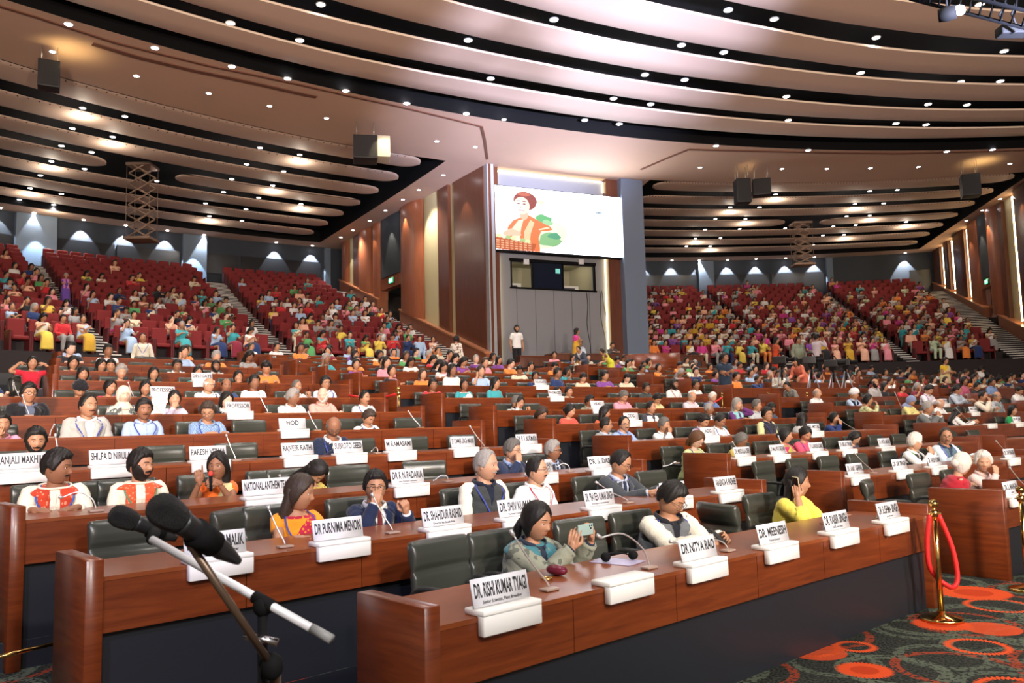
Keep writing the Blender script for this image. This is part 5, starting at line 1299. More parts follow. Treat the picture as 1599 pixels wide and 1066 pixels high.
# curved reception counter right of the platform
P = aty(1020, 588, 31.0); P.z = 3.1
rc = thing('curved_counter', 'rounded reddish wood counter with a pale top right of the platform', 'counter', P)
b = MB(); R = [[(r * cos(a) * 1.15, r * sin(a), z) for a in [PI + PI * i / 24 for i in range(25)] for r in (.95,)] for z in (0, .9)]
b.rings([[(.95 * cos(a) * 1.1, .8 * sin(a), z) for a in [PI + PI * i / 24 for i in range(25)]] + [(.9, 0.02, z), (-.9, .02, z)] for z in (0, .92)]); link('curved_front', fixn(b.mesh('curved_front', [M_wood])), rc)
b = MB(); b.box(-.9, -.15, .92, 1.0, .2, .96); link('counter_top', b.mesh('counter_top', [plain('pale_top', (.5, .42, .34), .5)]), rc)

# ---- hung loudspeakers and lift frames
def hung(px, py, w, h, d, rot, lab, boxes=1, lit=0):
    P = atz(px, py - 22, CZ); zt = onwall(px, py, (P.x - 1, P.y), (P.x + 1, P.y)).z
    r = thing('hanging_loudspeaker', lab, 'loudspeaker', P, rot)
    me = rbox('cabinet', -w / 2, -d / 2, zt - P.z - h, w / 2, d / 2, zt - P.z, .02, [plain('black_cabinet', (.012, .012, .013), .55)]); 
    link('cabinet', me, r)
    link('grille', rbox('grille', -w / 2 + .04, -d / 2 - .015, zt - P.z - h + .05, w / 2 - .04, -d / 2, zt - P.z - .05, .008, [plain('speaker_grille', (.025, .025, .026), .7, bump=1., bscale=300)]), r)
    if lit: link('bright_side_panel', rbox('bright_side_panel', w / 2, -d / 2, zt - P.z - h * .92, w / 2 + .45, d / 2 - .05, zt - P.z, .02, [plain('pale_cabinet', (.62, .55, .38), .6)]), r)
    for sx in (-1, 1):
        for sy in (-1, 1):
            b = MB(); b.sweep([(sx * w * .36, sy * d * .3, zt - P.z - .02), (sx * w * .36, sy * d * .3, 0)], .012, 6); link('suspension_rod', b.mesh('suspension_rod', [plain('rod_steel', (.5, .46, .38), .4, .8)]), r)
    return P
SPK = [hung(78, 98, .55, .78, .5, .5, 'black loudspeaker hung from the soffit at the far left'),
       hung(570, 216, .85, .85, .8, .2, 'black loudspeaker pair hung left of the tower beside a pale lit cabinet', lit=1),
       hung(1157, 281, .62, 1.05, .6, .0, 'tall black loudspeaker hung right of the tower'),
       hung(1187, 281, .75, .72, .6, -.2, 'squat black loudspeaker hung close beside the tall one'),
       hung(1512, 274, .72, .95, .7, -.35, 'black loudspeaker hung near the right wall')]
def lift(px, pt, pbm, w, lab):
    P = atz(px, pt, CZ + .6); zb = onwall(px, pbm, (P.x - 1, P.y), (P.x + 1, P.y)).z
    r = thing('scissor_lift_frame', lab, 'lift frame', P); H = P.z - zb; m = plain('lift_steel', (.33, .22, .16), .5, .5); n = 7
    for sy in (-.4, .4):
        b = MB()
        for i in range(n):
            z0, z1 = -H * i / n, -H * (i + 1) / n
            b.sweep([(-w / 2, sy, z0), (w / 2, sy, z1)], .035, 6); b.sweep([(w / 2, sy, z0), (-w / 2, sy, z1)], .035, 6)
        link('cross_braces', b.mesh('cross_braces', [m]), r)
    for sx in (-1, 1):
        for sy in (-.4, .4):
            b = MB(); b.sweep([(sx * w * .62, sy, 0), (sx * w * .62, sy, -H)], .012, 6); link('suspension_cable', b.mesh('suspension_cable', [m]), r)
    link('platform', rbox('platform', -w * .7, -.5, -H - .12, w * .7, .5, -H, .02, [m]), r); link('top_frame', rbox('top_frame', -w * .65, -.5, -.12, w * .65, .5, 0, .02, [m]), r)
lift(223, 258, 372, .80, 'tall scissor lift frame hanging from the left ceiling recess')
lift(1250, 348, 412, .85, 'scissor lift frame hanging from the right ceiling recess')

# ---- recessed and hanging downlights
M_lamp = emis('lamp_glow', (1., .97, 1.), 55.); M_lampw = emis('lamp_glow_warm', (1., .86, .62), 40.)
tb_ = MB(); tb_.torus((0, 0, 0), .088, .014, Matrix.Rotation(PI / 2, 3, 'X'), 20, 6); TRIM = tb_.mesh('downlight', [plain('lamp_trim', (.5, .48, .46), .4)])
lb_ = MB(); lb_.ell((0, 0, .0), .080, .080, .022, 16, 6); LAMP = lb_.mesh('lamp', [M_lamp]); LAMPW = lb_.mesh('lamp_warm', [M_lampw])
DL = []
def downlight(px, py, z, grp, lab, sc=1., warm=0):
    P = atz(px, py, z); P.z = z - .012
    o = link('downlight', TRIM, loc=P); o.scale = (sc, sc, sc); l = link('lamp', LAMPW if warm else LAMP, o); o['label'] = lab; o['category'] = 'ceiling light'; o['group'] = grp; DL.append(P)
for px, py in ((107, 37), (242, 74), (362, 103), (449, 122), (540, 141), (635, 161), (728, 177), (1118, 227), (1262, 234), (1478, 236), (1550, 233)):
    downlight(px, py, CZ, 'lights on the stage-side lip of the soffit', 'bright round downlight on the outer lip of the plain ceiling soffit', 1.3)
for px, py in ((82, 80), (213, 118), (326, 145), (421, 165), (510, 184), (787, 186), (682, 220), (742, 229), (692, 273), (654, 296), (629, 311), (602, 328), (577, 344), (551, 359), (532, 370), (1093, 261), (1221, 263), (1291, 263), (1359, 262), (1434, 260), (1577, 255), (1595, 290), (1562, 310), (1534, 328), (1509, 344)):
    downlight(px, py, CZ, 'small lights set in the flat ceiling soffit', 'small round downlight set flush in the flat ceiling soffit')
for px, py in ((360, 35), (501, 6), (468, 62), (731, 62), (766, 122), (865, 30), (1137, 15), (1209, 29), (1368, 58), (1568, 79), (1064, 70), (1130, 81), (1344, 113), (1500, 127), (1562, 126), (1007, 116), (1069, 124), (1228, 150), (1449, 162), (1510, 163), (958, 153), (1016, 162), (1231, 187), (1399, 192), (1446, 194), (913, 187), (967, 193), (1530, 6)):
    downlight(px, py, CZ + .25, 'lights in the dark gaps between the front ceiling clouds', 'white spot lamp in a dark gap between the front ceiling clouds', 1.35)
for px, py in ((129, 168), (195, 181), (113, 200), (176, 213), (96, 227), (143, 237), (80, 251), (132, 263), (63, 273), (47, 293), (96, 302), (30, 311), (84, 319), (385, 256), (406, 230), (468, 241), (362, 279), (443, 267), (426, 289), (349, 299), (404, 308), (470, 318), (321, 317), (384, 326), (327, 337), (378, 344), (245, 282), (1211, 303), (1358, 298), (1401, 296), (1335, 318), (1380, 317), (1322, 337), (1358, 336), (1301, 353), (1336, 351), (1415, 346), (1226, 356), (1285, 367), (1318, 366), (1270, 382), (1306, 381), (1140, 323), (1186, 323), (1117, 341), (1164, 341), (1101, 358), (1155, 357), (1086, 372), (1125, 371), (1072, 384), (1109, 384)):
    downlight(px, py, CZ + .3, 'lights among the recess baffles', 'small white lamp in a dark gap among the recess baffles', 1.15)
# follow spot and truss, upper right
M_black = plain('black_void', (.004, .004, .0045), .8, spec=.2)
P = aty(1494, 18, 9.0)
sp_ = thing('stage_spotlight', 'lit stage spotlight on the truss at the upper right corner', 'stage light', P)
b = MB(); b.sweep([(-.16, .10, -.0), (-.08, .05, .0), (0, 0, 0)], [.07, .085, .075], 16); link('housing', b.mesh('housing', [M_black]), sp_)
b = MB(); b.ell((.02, -.03, 0), .060, .045, .060, 16, 10); link('lens', b.mesh('lens', [emis('spot_lens', (1., .93, .7), 60.)]), sp_)
b = MB(); b.sweep([(-.08, .05, .08), (-.08, .05, .3)], .012, 6); link('yoke', b.mesh('yoke', [M_black]), sp_)
A_, B_ = aty(1440, -22, 9.2), aty(1640, 26, 8.4)
M_truss = plain('truss_black', (.0025, .0025, .003), .9, spec=.05)
tr = thing('lighting_truss', 'black lighting truss crossing the top right corner', 'truss', A_)
b = MB(); d = (B_ - A_)
for o in ((0, 0, 0), (0, .3, 0), (0, .15, .26)):
    o = Vector(o); b.sweep([o, o + d], .022, 8)
link('chords', b.mesh('chords', [M_truss]), tr)
for f_ in (.3, .8): b = MB(); q = (B_ - A_) * f_ + Vector((0, .15, .26)); b.sweep([q, q + Vector((0, 0, CZ - (A_ + q).z))], .008, 6); link('suspension_cable', b.mesh('suspension_cable', [M_truss]), tr)
b = MB()
for i in range(12):
    q = d * (i / 12); q2 = d * ((i + 1) / 12); b.sweep([q, q2 + Vector((0, .3, 0))], .012, 6); b.sweep([q, q2 + Vector((0, .15, .26))], .012, 6)
link('lacing', b.mesh('lacing', [M_truss]), tr)
P = aty(1582, 48, 9.0); tl = thing('stage_spotlight', 'unlit dark stage light bar below the truss at the right edge', 'stage light', P)
link('housing', rbox('housing', -.17, -.08, -.06, .3, .08, .05, .02, [M_black]), tl)
b = MB(); b.sweep([(-.1, 0, .04), (-.14, 0, .2), (-.05, 0, .32)], .012, 6); b.sweep([(.05, 0, .04), (.0, 0, .2), (.05, 0, .32)], .012, 6); link('yoke', b.mesh('yoke', [M_black]), tl)
# ------------------------------------------------------------------ furniture
M_leather = plain('black_leather', (.040, .043, .034), .30, bump=.05, bscale=160, spec=.6)
M_leatherd = plain('black_leather_edge', (.018, .02, .018), .45)
M_steel = plain('chair_steel', (.25, .25, .26), .3, .9)
def chair_proto():
    r = thing('conference_chair', 'x', 'chair')
    link('seat', rbox('seat', -.25, -.25, .36, .25, .25, .46, .035, [M_leather]), r)
    def back(infl, z0, z1, mat, nm):
        b = MB(); R = []; n = 26
        for i in range(n + 1):
            z = z0 + (z1 - z0) * i / n; t = (z - .46) / .50; y = .24 + .05 * t * t
            d = .038 + .012 * math.exp(-((z - .835) / .05) ** 2) - .028 * math.exp(-((z - .735) / .014) ** 2) - (.020 * max(0, (z - .88) / .03) if z > .88 else 0)
            w = .238 - .018 * max(0, (.60 - z) / .15) - (.012 if z > .895 else 0); rr = []
            for j in range(28):
                a = 2 * PI * j / 28; e = .42; cx = math.copysign(abs(cos(a)) ** e, cos(a)) * w; cy = math.copysign(abs(sin(a)) ** e, sin(a)) * d
                seam = -.009 * math.exp(-(cx / .008) ** 2) if z < .73 and cy < 0 else 0
                rr.append((cx, y + cy - seam + .03 * (cx / w) ** 2 * -1, z))
            R.append(rr)
        b.rings(R); return b.mesh(nm, [mat])
    link('backrest', back(0, .44, .905, M_leather, 'backrest'), r)
    for s in (-1, 1):
        b = MB(); b.sweep(smoothpath([(s * .25, .20, .42), (s * .285, .18, .58), (s * .285, .10, .66), (s * .285, -.14, .66)], 4), .02, 8); link('armrest', b.mesh('armrest', [M_leatherd]), r)
    b = MB(); b.sweep([(0, 0, .37), (0, 0, .10)], .032, 12); b.sweep([(0, 0, .10), (0, 0, .06)], [.05, .06], 12)
    for i in range(5):
        a = 2 * PI * i / 5; b.sweep([(0, 0, .085), (.27 * cos(a), .27 * sin(a), .055)], [.028, .018], 8); b.ell((.27 * cos(a), .27 * sin(a), .028), .026, .026, .028, 8, 6)
    link('base', b.mesh('base', [M_steel]), r)
    return r
CH = chair_proto(); ch_used = False
_b = MB(); 
for c in CH.children: _b.addmesh(c.data)
FARCHAIR = _b.mesh('conference_chair', [M_leather])
def chair(k, ph, label, group=None, yaw=0, y=1.0):
    global ch_used
    P = dpt(k, ph, y); rz = ph - PI / 2 + rad(yaw)
    if k >= 6:
        o = link('conference_chair', FARCHAIR, loc=P, rot=(0, 0, rz))
    else:
        if not ch_used: o = CH; ch_used = True; o.location = P; o.rotation_euler = (0, 0, rz)
        else: o = copytree(CH, None, P, (0, 0, rz))
    o['label'] = label; o['category'] = 'chair'
    if group: o['group'] = group
    return o
def pe(px, py, k): return oncyl(px, py, DC, RK[k] - .015)[0]
def phL(k):
    if k < 3: return pe(*((688, 960), (163, 880), (41, 795))[k], k)
    return pe(41, 795, 2) + .001 if k < 7 else 2.3148 - .0033 * (k - 7)
def phLr(k):
    e = {0: (1449, 803), 1: (1190, 764), 2: (1003, 733), 3: (855, 699), 4: (751, 668), 5: (657, 643), 6: (600, 622), 7: (545, 603)}
    return pe(*e[k], k) if k in e else pe(545, 603, 7)
def phM(k):
    e = {0: (1565, 765), 1: (1313, 737), 2: (1135, 715), 3: (980, 682), 4: (863, 657), 5: (770, 637), 6: (689, 617)}
    return (pe(*e[k], k) if k in e else pe(689, 617, 6)) - .085 / RK[k]
def phR(k):
    e = {3: (1476, 657), 4: (1377, 640), 5: (1299, 626)}
    return 2.186 if k == 2 else (pe(*e[k], k) if k in e else pe(1299, 626, 5)) - .085 / RK[k]
RUNS = []
def clipx(k, pb):
    p = pb
    while project(dpt(k, p, 0, .75))[0] > 1645 and p < 2.6: p += .002
    return p
for k in range(13):
    w = .78 / RK[k]
    if 7 <= k <= 10: RUNS.append((k, 2.42 + .004 * (k - 5), phL(k) + .0115, 'leftmost'))
    if k <= 10: RUNS.append((k, phL(k), phLr(k), 'left'))
    RUNS.append((k, phM(k), (1.1956 + 1.) if k < 12 else 2.205, 'middle'))
    if 2 <= k <= 11: RUNS.append((k, phR(k), 2.095, 'right'))
    if k == 12: RUNS.append((k, phR(k), 2.112, 'right'))
    if 5 <= k <= 11: RUNS.append((k, 2.0865, {11: 2.05, 10: 2.025, 9: 2.0}.get(k, 1.985), 'outer'))
RUNS = [(k, a_, clipx(k, b_), n_) for k, a_, b_, n_ in RUNS if a_ - clipx(k, b_) > .004]
SLOTS = []
for k, pa, pb_, blk in RUNS:
    n = max(1, int(round((pa - pb_) * RK[k] / .775))); mid = (pa + pb_) / 2; O = dpt(k, mid, 0); O.z = ZK[k]
    if k == 0: O.z = 0
    r = thing('conference_desk', 'long curved reddish wood desk, %s row from the stage, %s block' % (ORD[k + 1], blk), 'desk', O)
    zd = ZK[k - 1] - ZK[k] if k else 0
    A = phis(pa, pb_, n * 3); b = MB(); R = []
    for a in A: R.append([dpt(k, a, .0, .728), dpt(k, a, 0, .75), dpt(k, a, .62, .75), dpt(k, a, .62, .728)])
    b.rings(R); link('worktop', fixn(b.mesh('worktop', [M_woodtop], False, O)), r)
    b = MB()
    for i in range(n):
        a0 = pa + (pb_ - pa) * i / n - .000025 * (1 if i else 0); a1 = pa + (pb_ - pa) * (i + 1) / n + .000025
        R = [[dpt(k, a, .004, .474), dpt(k, a, .004, .7275), dpt(k, a, .03, .7275), dpt(k, a, .03, .474)] for a in phis(a0, a1, 3)]
        b.rings(R)
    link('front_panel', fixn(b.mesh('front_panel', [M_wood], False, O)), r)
    b = MB(); R = [[dpt(k, a, .05, zd), dpt(k, a, .05, .52), dpt(k, a, .08, .52), dpt(k, a, .08, zd)] for a in A]
    b.rings(R); link('kick_panel', fixn(b.mesh('kick_panel', [M_dark], False, O)), r)
    for e, a in ((0, pa), (1, pb_)):
        if (blk == 'leftmost' and e == 0) or (blk == 'right' and e == 1): continue
        th = .085 / RK[k]; a0, a1 = (a + th, a) if e == 0 else (a, a - th)
        b = MB(); z0 = 0; yy = (-.015, (.50 if e == 0 and blk == 'left' else .68))
        b.prism([dpt(k, a0, yy[0], zd), dpt(k, a1, yy[0], zd), dpt(k, a1, yy[1], 0), dpt(k, a0, yy[1], 0), dpt(k, a0, yy[0], .84), dpt(k, a1, yy[0], .84), dpt(k, a1, yy[1], .84), dpt(k, a0, yy[1], .84)])
        me = fixn(b.mesh('end_panel', [M_wood], False, O)); link('end_panel', bev(me, .004, 1), r)
    for i in range(n): SLOTS.append((k, pa + (pb_ - pa) * (i + .5) / n, blk, i, n))
_sl = {}
for k, ph, lb in SEATED:
    w = lb.replace(',', '').split()
    while w and len(w) > 12: w.pop()
    while w[-1] in ('with', 'and', 'in', 'the', 'a', 'of', 'at', 'over', 'to', 'from', 'by', 'behind', 'beside', 'white', 'near'): w.pop()
    s = 'black chair under the ' + ' '.join(w)
    if s in _sl: print('DUP', s)
    _sl[s] = 1; chair(k, ph, s)
def near_person(k, ph, d=.46): return any(kk == k and abs(p - ph) * RK[k] < d for kk, p, _ in SEATED)
FREE = []
dist_rc = lambda P: math.hypot(P.x - RC[0], P.y - RC[1])
def chair_px(k, px, yaw, lb):
    ph = oncyl(px, 800 - 40 * k, DC, RK[k] + 1.1)[0]; chair(k, ph, lb, None, yaw, 1.0)
for k, px, yaw, lb in ((0, 712, 6, 'large empty black chair at the left end of the first desk row'), (0, 924, -4, 'large empty black chair right of the photographing person, first row'), (0, 1141, 75, 'black chair turned sideways between the waistcoat wearer and yellow-clad caller'), (0, 1382, 20, 'empty black chair near the right end of the first row, left block'),
    (1, 212, 0, 'empty black chair behind the standing microphones, second row left end'), (1, 402, 30, 'black chair angled away beside the orange-clad person'), (1, 1033, 0, 'empty black chair behind the waistcoat wearer, second row'),
    (2, 162, 10, 'empty black chair between the two singers in cream'), (2, 433, 0, 'black chair behind the long name card, third row'), (2, 552, -4, 'wide empty black chair left of the navy suit, third row'), (2, 660, -25, 'dark chair back behind the third-row name card')): chair_px(k, px, yaw, lb)
def vis(P, m=40):
    x, y, z = project(P); return z > .5 and -m < x < 1599 + m and -m < y < 1066 + m
for s in SLOTS:
    k, ph, blk, i, n = s
    if not vis(dpt(k, ph, 1.2, .9)): continue
    if near_person(k, ph) or (k < 3 and blk == 'left') or (k == 0 and blk == 'middle' and i == 0): continue
    if dist_rc(dpt(k, ph, 1.0)) > RR0 - 1.2: continue
    if k <= 5:
        chair(k, ph, 'empty black chair, %s desk row, %s block, %s seat from the left' % (ORD[k + 1], blk, ORD[i + 1]), 'empty chairs at the desks', yaw=((i * 37 + k * 11) % 13) - 6, y=1.02)
    else: FREE.append(s)

# ---- name cards
M_ink = plain('printed_ink', (.02, .02, .022), .6)
M_card = plain('card_face', (.72, .72, .76), .45); M_skirt = plain('card_holder', (.86, .84, .80), .5)
def card(k, px, py, text, label, sub='', w=.36, blank=False, lean=1):
    ph, P = oncyl(px, py, DC, RK[k] - .02)
    O = dpt(k, ph, 0); r = thing('name_card', label, 'name card', O, ph - PI / 2)
    b = MB(); h = w / 2
    b.box(-h, -.045, .668, h, -.001, .765); b.box(-h, -.045, .7505, h, .09, .779)
    me = fixn(b.mesh('holder', [M_skirt])); bev(me, .004, 1); link('holder', me, r)
    if not blank:
        M = Matrix.Translation((-.01, .02, .783)) @ Matrix.Rotation(-.20, 4, 'X')
        b = MB(); b.box(-h * .96, -.004, 0, h * .96, .004, .125, 0, M)
        cd = link('name_card_face', b.mesh('card', [M_card]), r); cd.name = 'card'
        b = MB(); b.box(-h * .5, .0, .0, h * .5, .003, .08, 0, Matrix.Translation((-.01, .09, .783)) @ Matrix.Rotation(.35, 4, 'X')); link('back_flap', b.mesh('back_flap', [M_card]), r)
        for t, sz, z in ((text, .075, .068), (sub, .020, .018)):
            if not t: continue
            cu = bpy.data.curves.new('t', 'FONT'); cu.body = t; cu.size = sz; cu.align_x = 'CENTER'; cu.align_y = 'CENTER'; cu.offset = .0021 if sz > .03 else .0004; cu.resolution_u = 3
            o = bpy.data.objects.new('t', cu); COL.objects.link(o); me = bpy.data.meshes.new_from_object(o); bpy.data.objects.remove(o); bpy.data.curves.remove(cu)
            xs = [v.co.x for v in me.vertices]; ww = max(xs) - min(xs); sx = min(.95, h * 1.78 / ww)
            sy = 1.15 if sx < .6 else 1.
            me.transform(M @ Matrix.Translation((0, -.0052, z)) @ Matrix.Rotation(PI / 2, 4, 'X') @ Matrix.Diagonal((sx, sy, 1, 1)))
            me.materials.clear(); me.materials.append(M_ink); link('lettering', me, r)
    SEATC.append((k, ph)); return r
SEATC = []
L = [(0, 797, 960, 'DR. RISHI KUMAR TYAGI', 'Senior Scientist, Plant Breeding', 'leftmost white card on the first desk row, beside the photographing person', {}),
 (0, 983, 914, '', '', 'blank white card holder on the first desk row, before the empty chair', dict(blank=True)),
 (0, 1104, 878, 'DR NITYA RAO', '', 'white card before the waistcoat wearer reading a phone', {}),
 (0, 1220, 852, 'DR. MEENESH', 'Deputy Director', 'white card between the waistcoat wearer and the yellow-clad caller', {}),
 (0, 1318, 829, 'DR. RAJBIR SINGH', 'DDG (Agril. Extn)', 'white card before the yellow-clad caller', {}),
 (0, 1399, 812, 'DR SUSHMA SINGH', 'Joint Director', 'rightmost white card on the first desk row of the left block', {}),
 (0, 1590, 785, 'DR. S. MANGAL', 'Scientist', 'white card before the grey-haired pair at the right edge', {}),
 (1, 345, 880, 'DR. PRAVEEN MALIK', 'Animal Husbandry Commissioner', 'white card partly hidden behind the standing microphones', {}),
 (1, 537, 850, 'DR PURNIMA MENON', '', 'white card between the orange-clad person and the navy suit', {}),
 (1, 701, 828, 'DR. SHAHIDUR RASHID', 'Director for South Asia', 'white card between the navy suit and the black waistcoat', {}),
 (1, 815, 810, 'DR. SHIV KUMAR', 'Regional Coordinator', 'white card half hidden by the photographing person', {}),
 (1, 945, 795, 'DR. PRAVEEN KUMAR SINGH', 'Agriculture Commissioner', 'white card before the dark grey suit, second desk row', {}),
 (1, 1060, 785, 'DR. DINESH KUMAR G', 'Joint Director', 'white card behind the waistcoat wearer, second desk row', {}),
 (1, 1142, 772, 'ARABINDA K PADHEE', '', 'rightmost white card of the left block, second desk row', {}),
 (1, 1343, 745, 'DR. SANJAY AGARWAL', 'Joint Secretary', 'white card before an empty chair, second row middle block', {}),
 (1, 1412, 732, 'DR GK SINGH', '', 'white card before the talking white-haired person', {}),
 (1, 1466, 725, 'DR. RAKESH KUMAR', '', 'white card before the blue-grey waistcoat', {}),
 (1, 1583, 716, 'DR. OM PRAKASH', '', 'white card near the right edge, second desk row', {}),
 (2, 424, 785, 'NATIONAL ANTHEM TEAM', '', 'long white card before the three singers in the third row', dict(w=.42)),
 (2, 643, 768, 'DR R N PADARIA', 'Joint Director, Extension', 'white card in the third desk row, left block centre', {}),
 (2, 850, 745, 'DR. K SRINIVAN', '', 'white card behind the white-shirted person, third desk row', {}),
 (2, 943, 734, 'DR. S. DAS', '', 'white card behind the dark grey suit, third desk row', {}),
 (2, 1166, 727, 'DR. MRIDULLA DEVI', '', 'white card before the mustard-clad person', {}),
 (2, 1221, 718, 'DR MALAVIKA DADLANI', '', 'white card before the olive and magenta sari', {}),
 (2, 1281, 714, 'DR GURINDER KUMAR', '', 'white card before the bright pink top', {}),
 (2, 1327, 707, 'DR BIRLAJI TIWARI', '', 'white card before the navy-clad writer', {}),
 (2, 1387, 700, 'DR. ANITA SARDAR', '', 'white card right of the navy-clad writer', {}),
 (3, 40, 738, 'ANJALI MAKHIJA', '', 'leftmost white card, before the bearded person in pale green', {}),
 (3, 178, 727, 'SHILPA D NIRULA', '', 'white card behind the two singers in cream', {}),
 (3, 330, 718, 'PARESH VERMA', '', 'white card behind the raised finger', {}),
 (3, 470, 712, 'RAJVEER RATHI', '', 'white card left of the bald person in navy', {}),
 (3, 549, 711, 'SUBROTO GEED', '', 'white card right of the bald person in navy', {}),
 (3, 628, 706, 'M RAMASAMI', '', 'white card between two empty chairs, fourth desk row', {}),
 (3, 728, 702, 'SP SOMMER SINGH MANN', '', 'white card with a long mic stem at its right, fourth row', {}),
 (3, 828, 699, 'DR R R BURMAN', '', 'white card at the right end of the fourth row, left block', {}),
 (3, 1111, 685, 'ADG', '', 'white card before the lilac and white shirts, fourth row', {}),
 (3, 1276, 675, 'DR. MITTAL', '', 'white card left of the navy-clad person holding the cheek', {}),
 (3, 1549, 659, '', '', 'blank white card holder in the right block, fourth row', dict(blank=True)),
 (3, 1592, 655, 'DR. PK JHA', '', 'white card before the emerald green top', {}),
 (4, 461, 676, 'HOD', '', 'white card with three large letters, fifth desk row', {}),
 (4, 990, 660, 'DDG', '', 'white card with three letters, fifth row middle block', {}),
 (4, 1523, 641, 'DIRECTOR', '', 'white card before the laughing person, right block', {}),
 (5, 375, 650, 'PROFESSOR', '', 'nearer white card lettered PROFESSOR, sixth desk row', {}),
 (5, 937, 642, 'HEAD', '', 'white card behind the orange-clad person, sixth row', {}),
 (6, 257, 620, 'PROFESSOR', '', 'farther white card lettered PROFESSOR, seventh desk row', {}),
 (6, 870, 624, 'PHARMACIST', '', 'small white card in the seventh row, middle block', {}),
 (5, 1476, 620, 'PROFESSOR', '', 'white card lettered PROFESSOR in the right block', {}),
 (7, 318, 600, 'DELEGATE', '', 'small white card in the eighth desk row, left block', {}),
 (7, 847, 607, 'DELEGATE', '', 'small white card in the eighth desk row, middle block', {})]
for k, px, py, t, s, lb, kw in L: card(k, px, py, t, lb, s, **kw)

# ---- gooseneck microphones: (row, base px, tip px)
M_stem = plain('satin_silver', (.72, .72, .72), .28, .7)
def goose(k, bx, by_, tx, ty, lab, bend=0.):
    ph, B = oncyl(bx, by_, DC, RK[k] + .16); B = dpt(k, ph, .16, .752); pt, Tp = oncyl(tx, ty, DC, RK[k] + .24)
    L_ = (Tp - B); 
    if L_.length > .62: Tp = B + L_ * (.62 / L_.length)
    r = thing('gooseneck_microphone', lab, 'microphone', B, ph - PI / 2); Minv = Matrix.Rotation(-(ph - PI / 2), 3, 'Z'); d = Minv @ (Tp - B)
    link('base', rbox('base', -.045, -.03, 0, .045, .03, .012, .004, [plain('mic_base', (.34, .24, .19), .4)]), r)
    mid = d * .5 + Vector((0, 0, bend)); pts = smoothpath([(0, 0, .02), tuple(d * .12 + Vector((0, 0, .02 + bend * .7))), tuple(mid), tuple(d * .92)], 5)
    b = MB(); b.sweep(pts, .0048, 8); link('stem', b.mesh('stem', [M_stem]), r)
    b = MB(); b.sweep([d * .90, d * .93, d, d * 1.01], [.006, .0105, .0115, .006], 10); link('capsule', b.mesh('capsule', [plain('mic_capsule', (.5, .5, .5), .35, .5)]), r)
MG = [(0, 858, 921, 797, 828, 'left of the photographing person', 0), (0, 1014, 892, 932, 835, 'before the large empty chair of the first row', .10), (0, 1137, 862, 1046, 845, 'behind the second named card of the first row', .05),
 (1, 445, 853, 418, 790, 'before the orange-clad person', 0), (1, 613, 832, 580, 770, 'crossing the navy suit', 0), (1, 981, 790, 930, 752, 'before the dark grey suit', 0), 
 (2, 150, 792, 92, 775, 'curving before the singer in profile', .08), (2, 455, 768, 436, 741, 'behind the orange-clad person', 0), (2, 1057, 752, 1035, 728, 'before an empty chair in the third row', 0), (2, 890, 738, 868, 728, 'before the elderly person in black', .06), (2, 700, 757, 676, 750, 'curving beside an empty chair, third row', .05),
 (3, 97, 698 + 8, 86, 677, 'above the leftmost card', 0), (3, 368, 717, 353, 678, 'right of the card behind the raised finger', 0), (3, 757, 700, 733, 664, 'right of the long card in the fourth row', 0), (3, 590, 709, 580, 704, 'curving low in the fourth row', .05),
 (4, 78, 681, 85, 662, 'short one at the left, fifth row', .03), (4, 495, 674, 481, 642, 'above the three-letter card', 0), (4, 656, 669, 637, 641, 'near the right end of the fifth row', 0),
 (5, 45, 646, 35, 616, 'at the left, sixth row', 0), (5, 247, 646, 237, 618, 'beside the cream headscarf', 0), (5, 418, 645, 404, 613, 'left of the white and pink shirts', 0), (6, 29, 617, 21, 597, 'at the left, seventh row', 0), (6, 208, 620, 200, 596, 'left of the farther PROFESSOR card', 0),
 (2, 1162, 707 + 8, 1143, 689, 'before the mustard print top', 0), (3, 1335, 671, 1310, 654, 'before the navy-clad person holding the cheek', 0), (1, 1364, 740, 1334, 707, 'right of the second-row card in the middle block', 0), (2, 1229, 701 + 8, 1215, 680, 'before the olive and magenta sari', 0),
 (1, 1580, 708, 1555, 688, 'near the right edge, second row', 0), (0, 1604, 752, 1576, 729, 'at the right edge, first row', 0), (4, 1412, 642, 1397, 612, 'in the right block, fifth row', 0), (3, 1518, 661, 1493, 637, 'held by the black and white clad person', 0)]
for k, bx, by_, tx, ty, lb, bd in MG: goose(k, bx, by_, tx, ty, 'slim pale gooseneck microphone ' + lb, bd)

# ---- small things on the first desk
P = atz(1005, 887, .752); P = dpt(0, oncyl(968, 890, DC, RK[0] + .45)[0], .45, .752)
hd = thing('headset', 'black headset lying on the first desk before the empty chair', 'headset', P, .3)
b = MB(); b.sweep(smoothpath([(-.09, 0, .02), (-.07, .06, .03), (0, .09, .035), (.07, .06, .03), (.09, 0, .02)], 4), .008, 8, flat=.6); link('band', b.mesh('band', [M_black]), hd)
for s in (-1, 1): b = MB(); b.ell((s * .09, 0, .03), .03, .035, .028, 14, 8); link('ear_pad', b.mesh('ear_pad', [M_black]), hd)
ph = oncyl(870, 915, DC, RK[0] + .42)[0]
b = MB(); b.ell((0, 0, .03), .075, .04, .03, 18, 10); pr = link('purse', b.mesh('purse', [plain('maroon_purse', (.13, .012, .03), .2)]), loc=dpt(0, ph, .42, .75), rot=(0, 0, ph)); pr['label'] = 'small glossy maroon purse on the first desk by the photographing person'; pr['category'] = 'purse'
ph = oncyl(846, 918, DC, RK[0] + .40)[0]
b = MB(); b.torus((0, 0, .012), .03, .006, Matrix.Rotation(PI / 2, 3, 'X'), 16, 6); pr = link('bangle', b.mesh('bangle', [M_gold]), loc=dpt(0, ph, .36, .75)); pr['label'] = 'brass ring ornament beside the maroon purse'; pr['category'] = 'ornament'
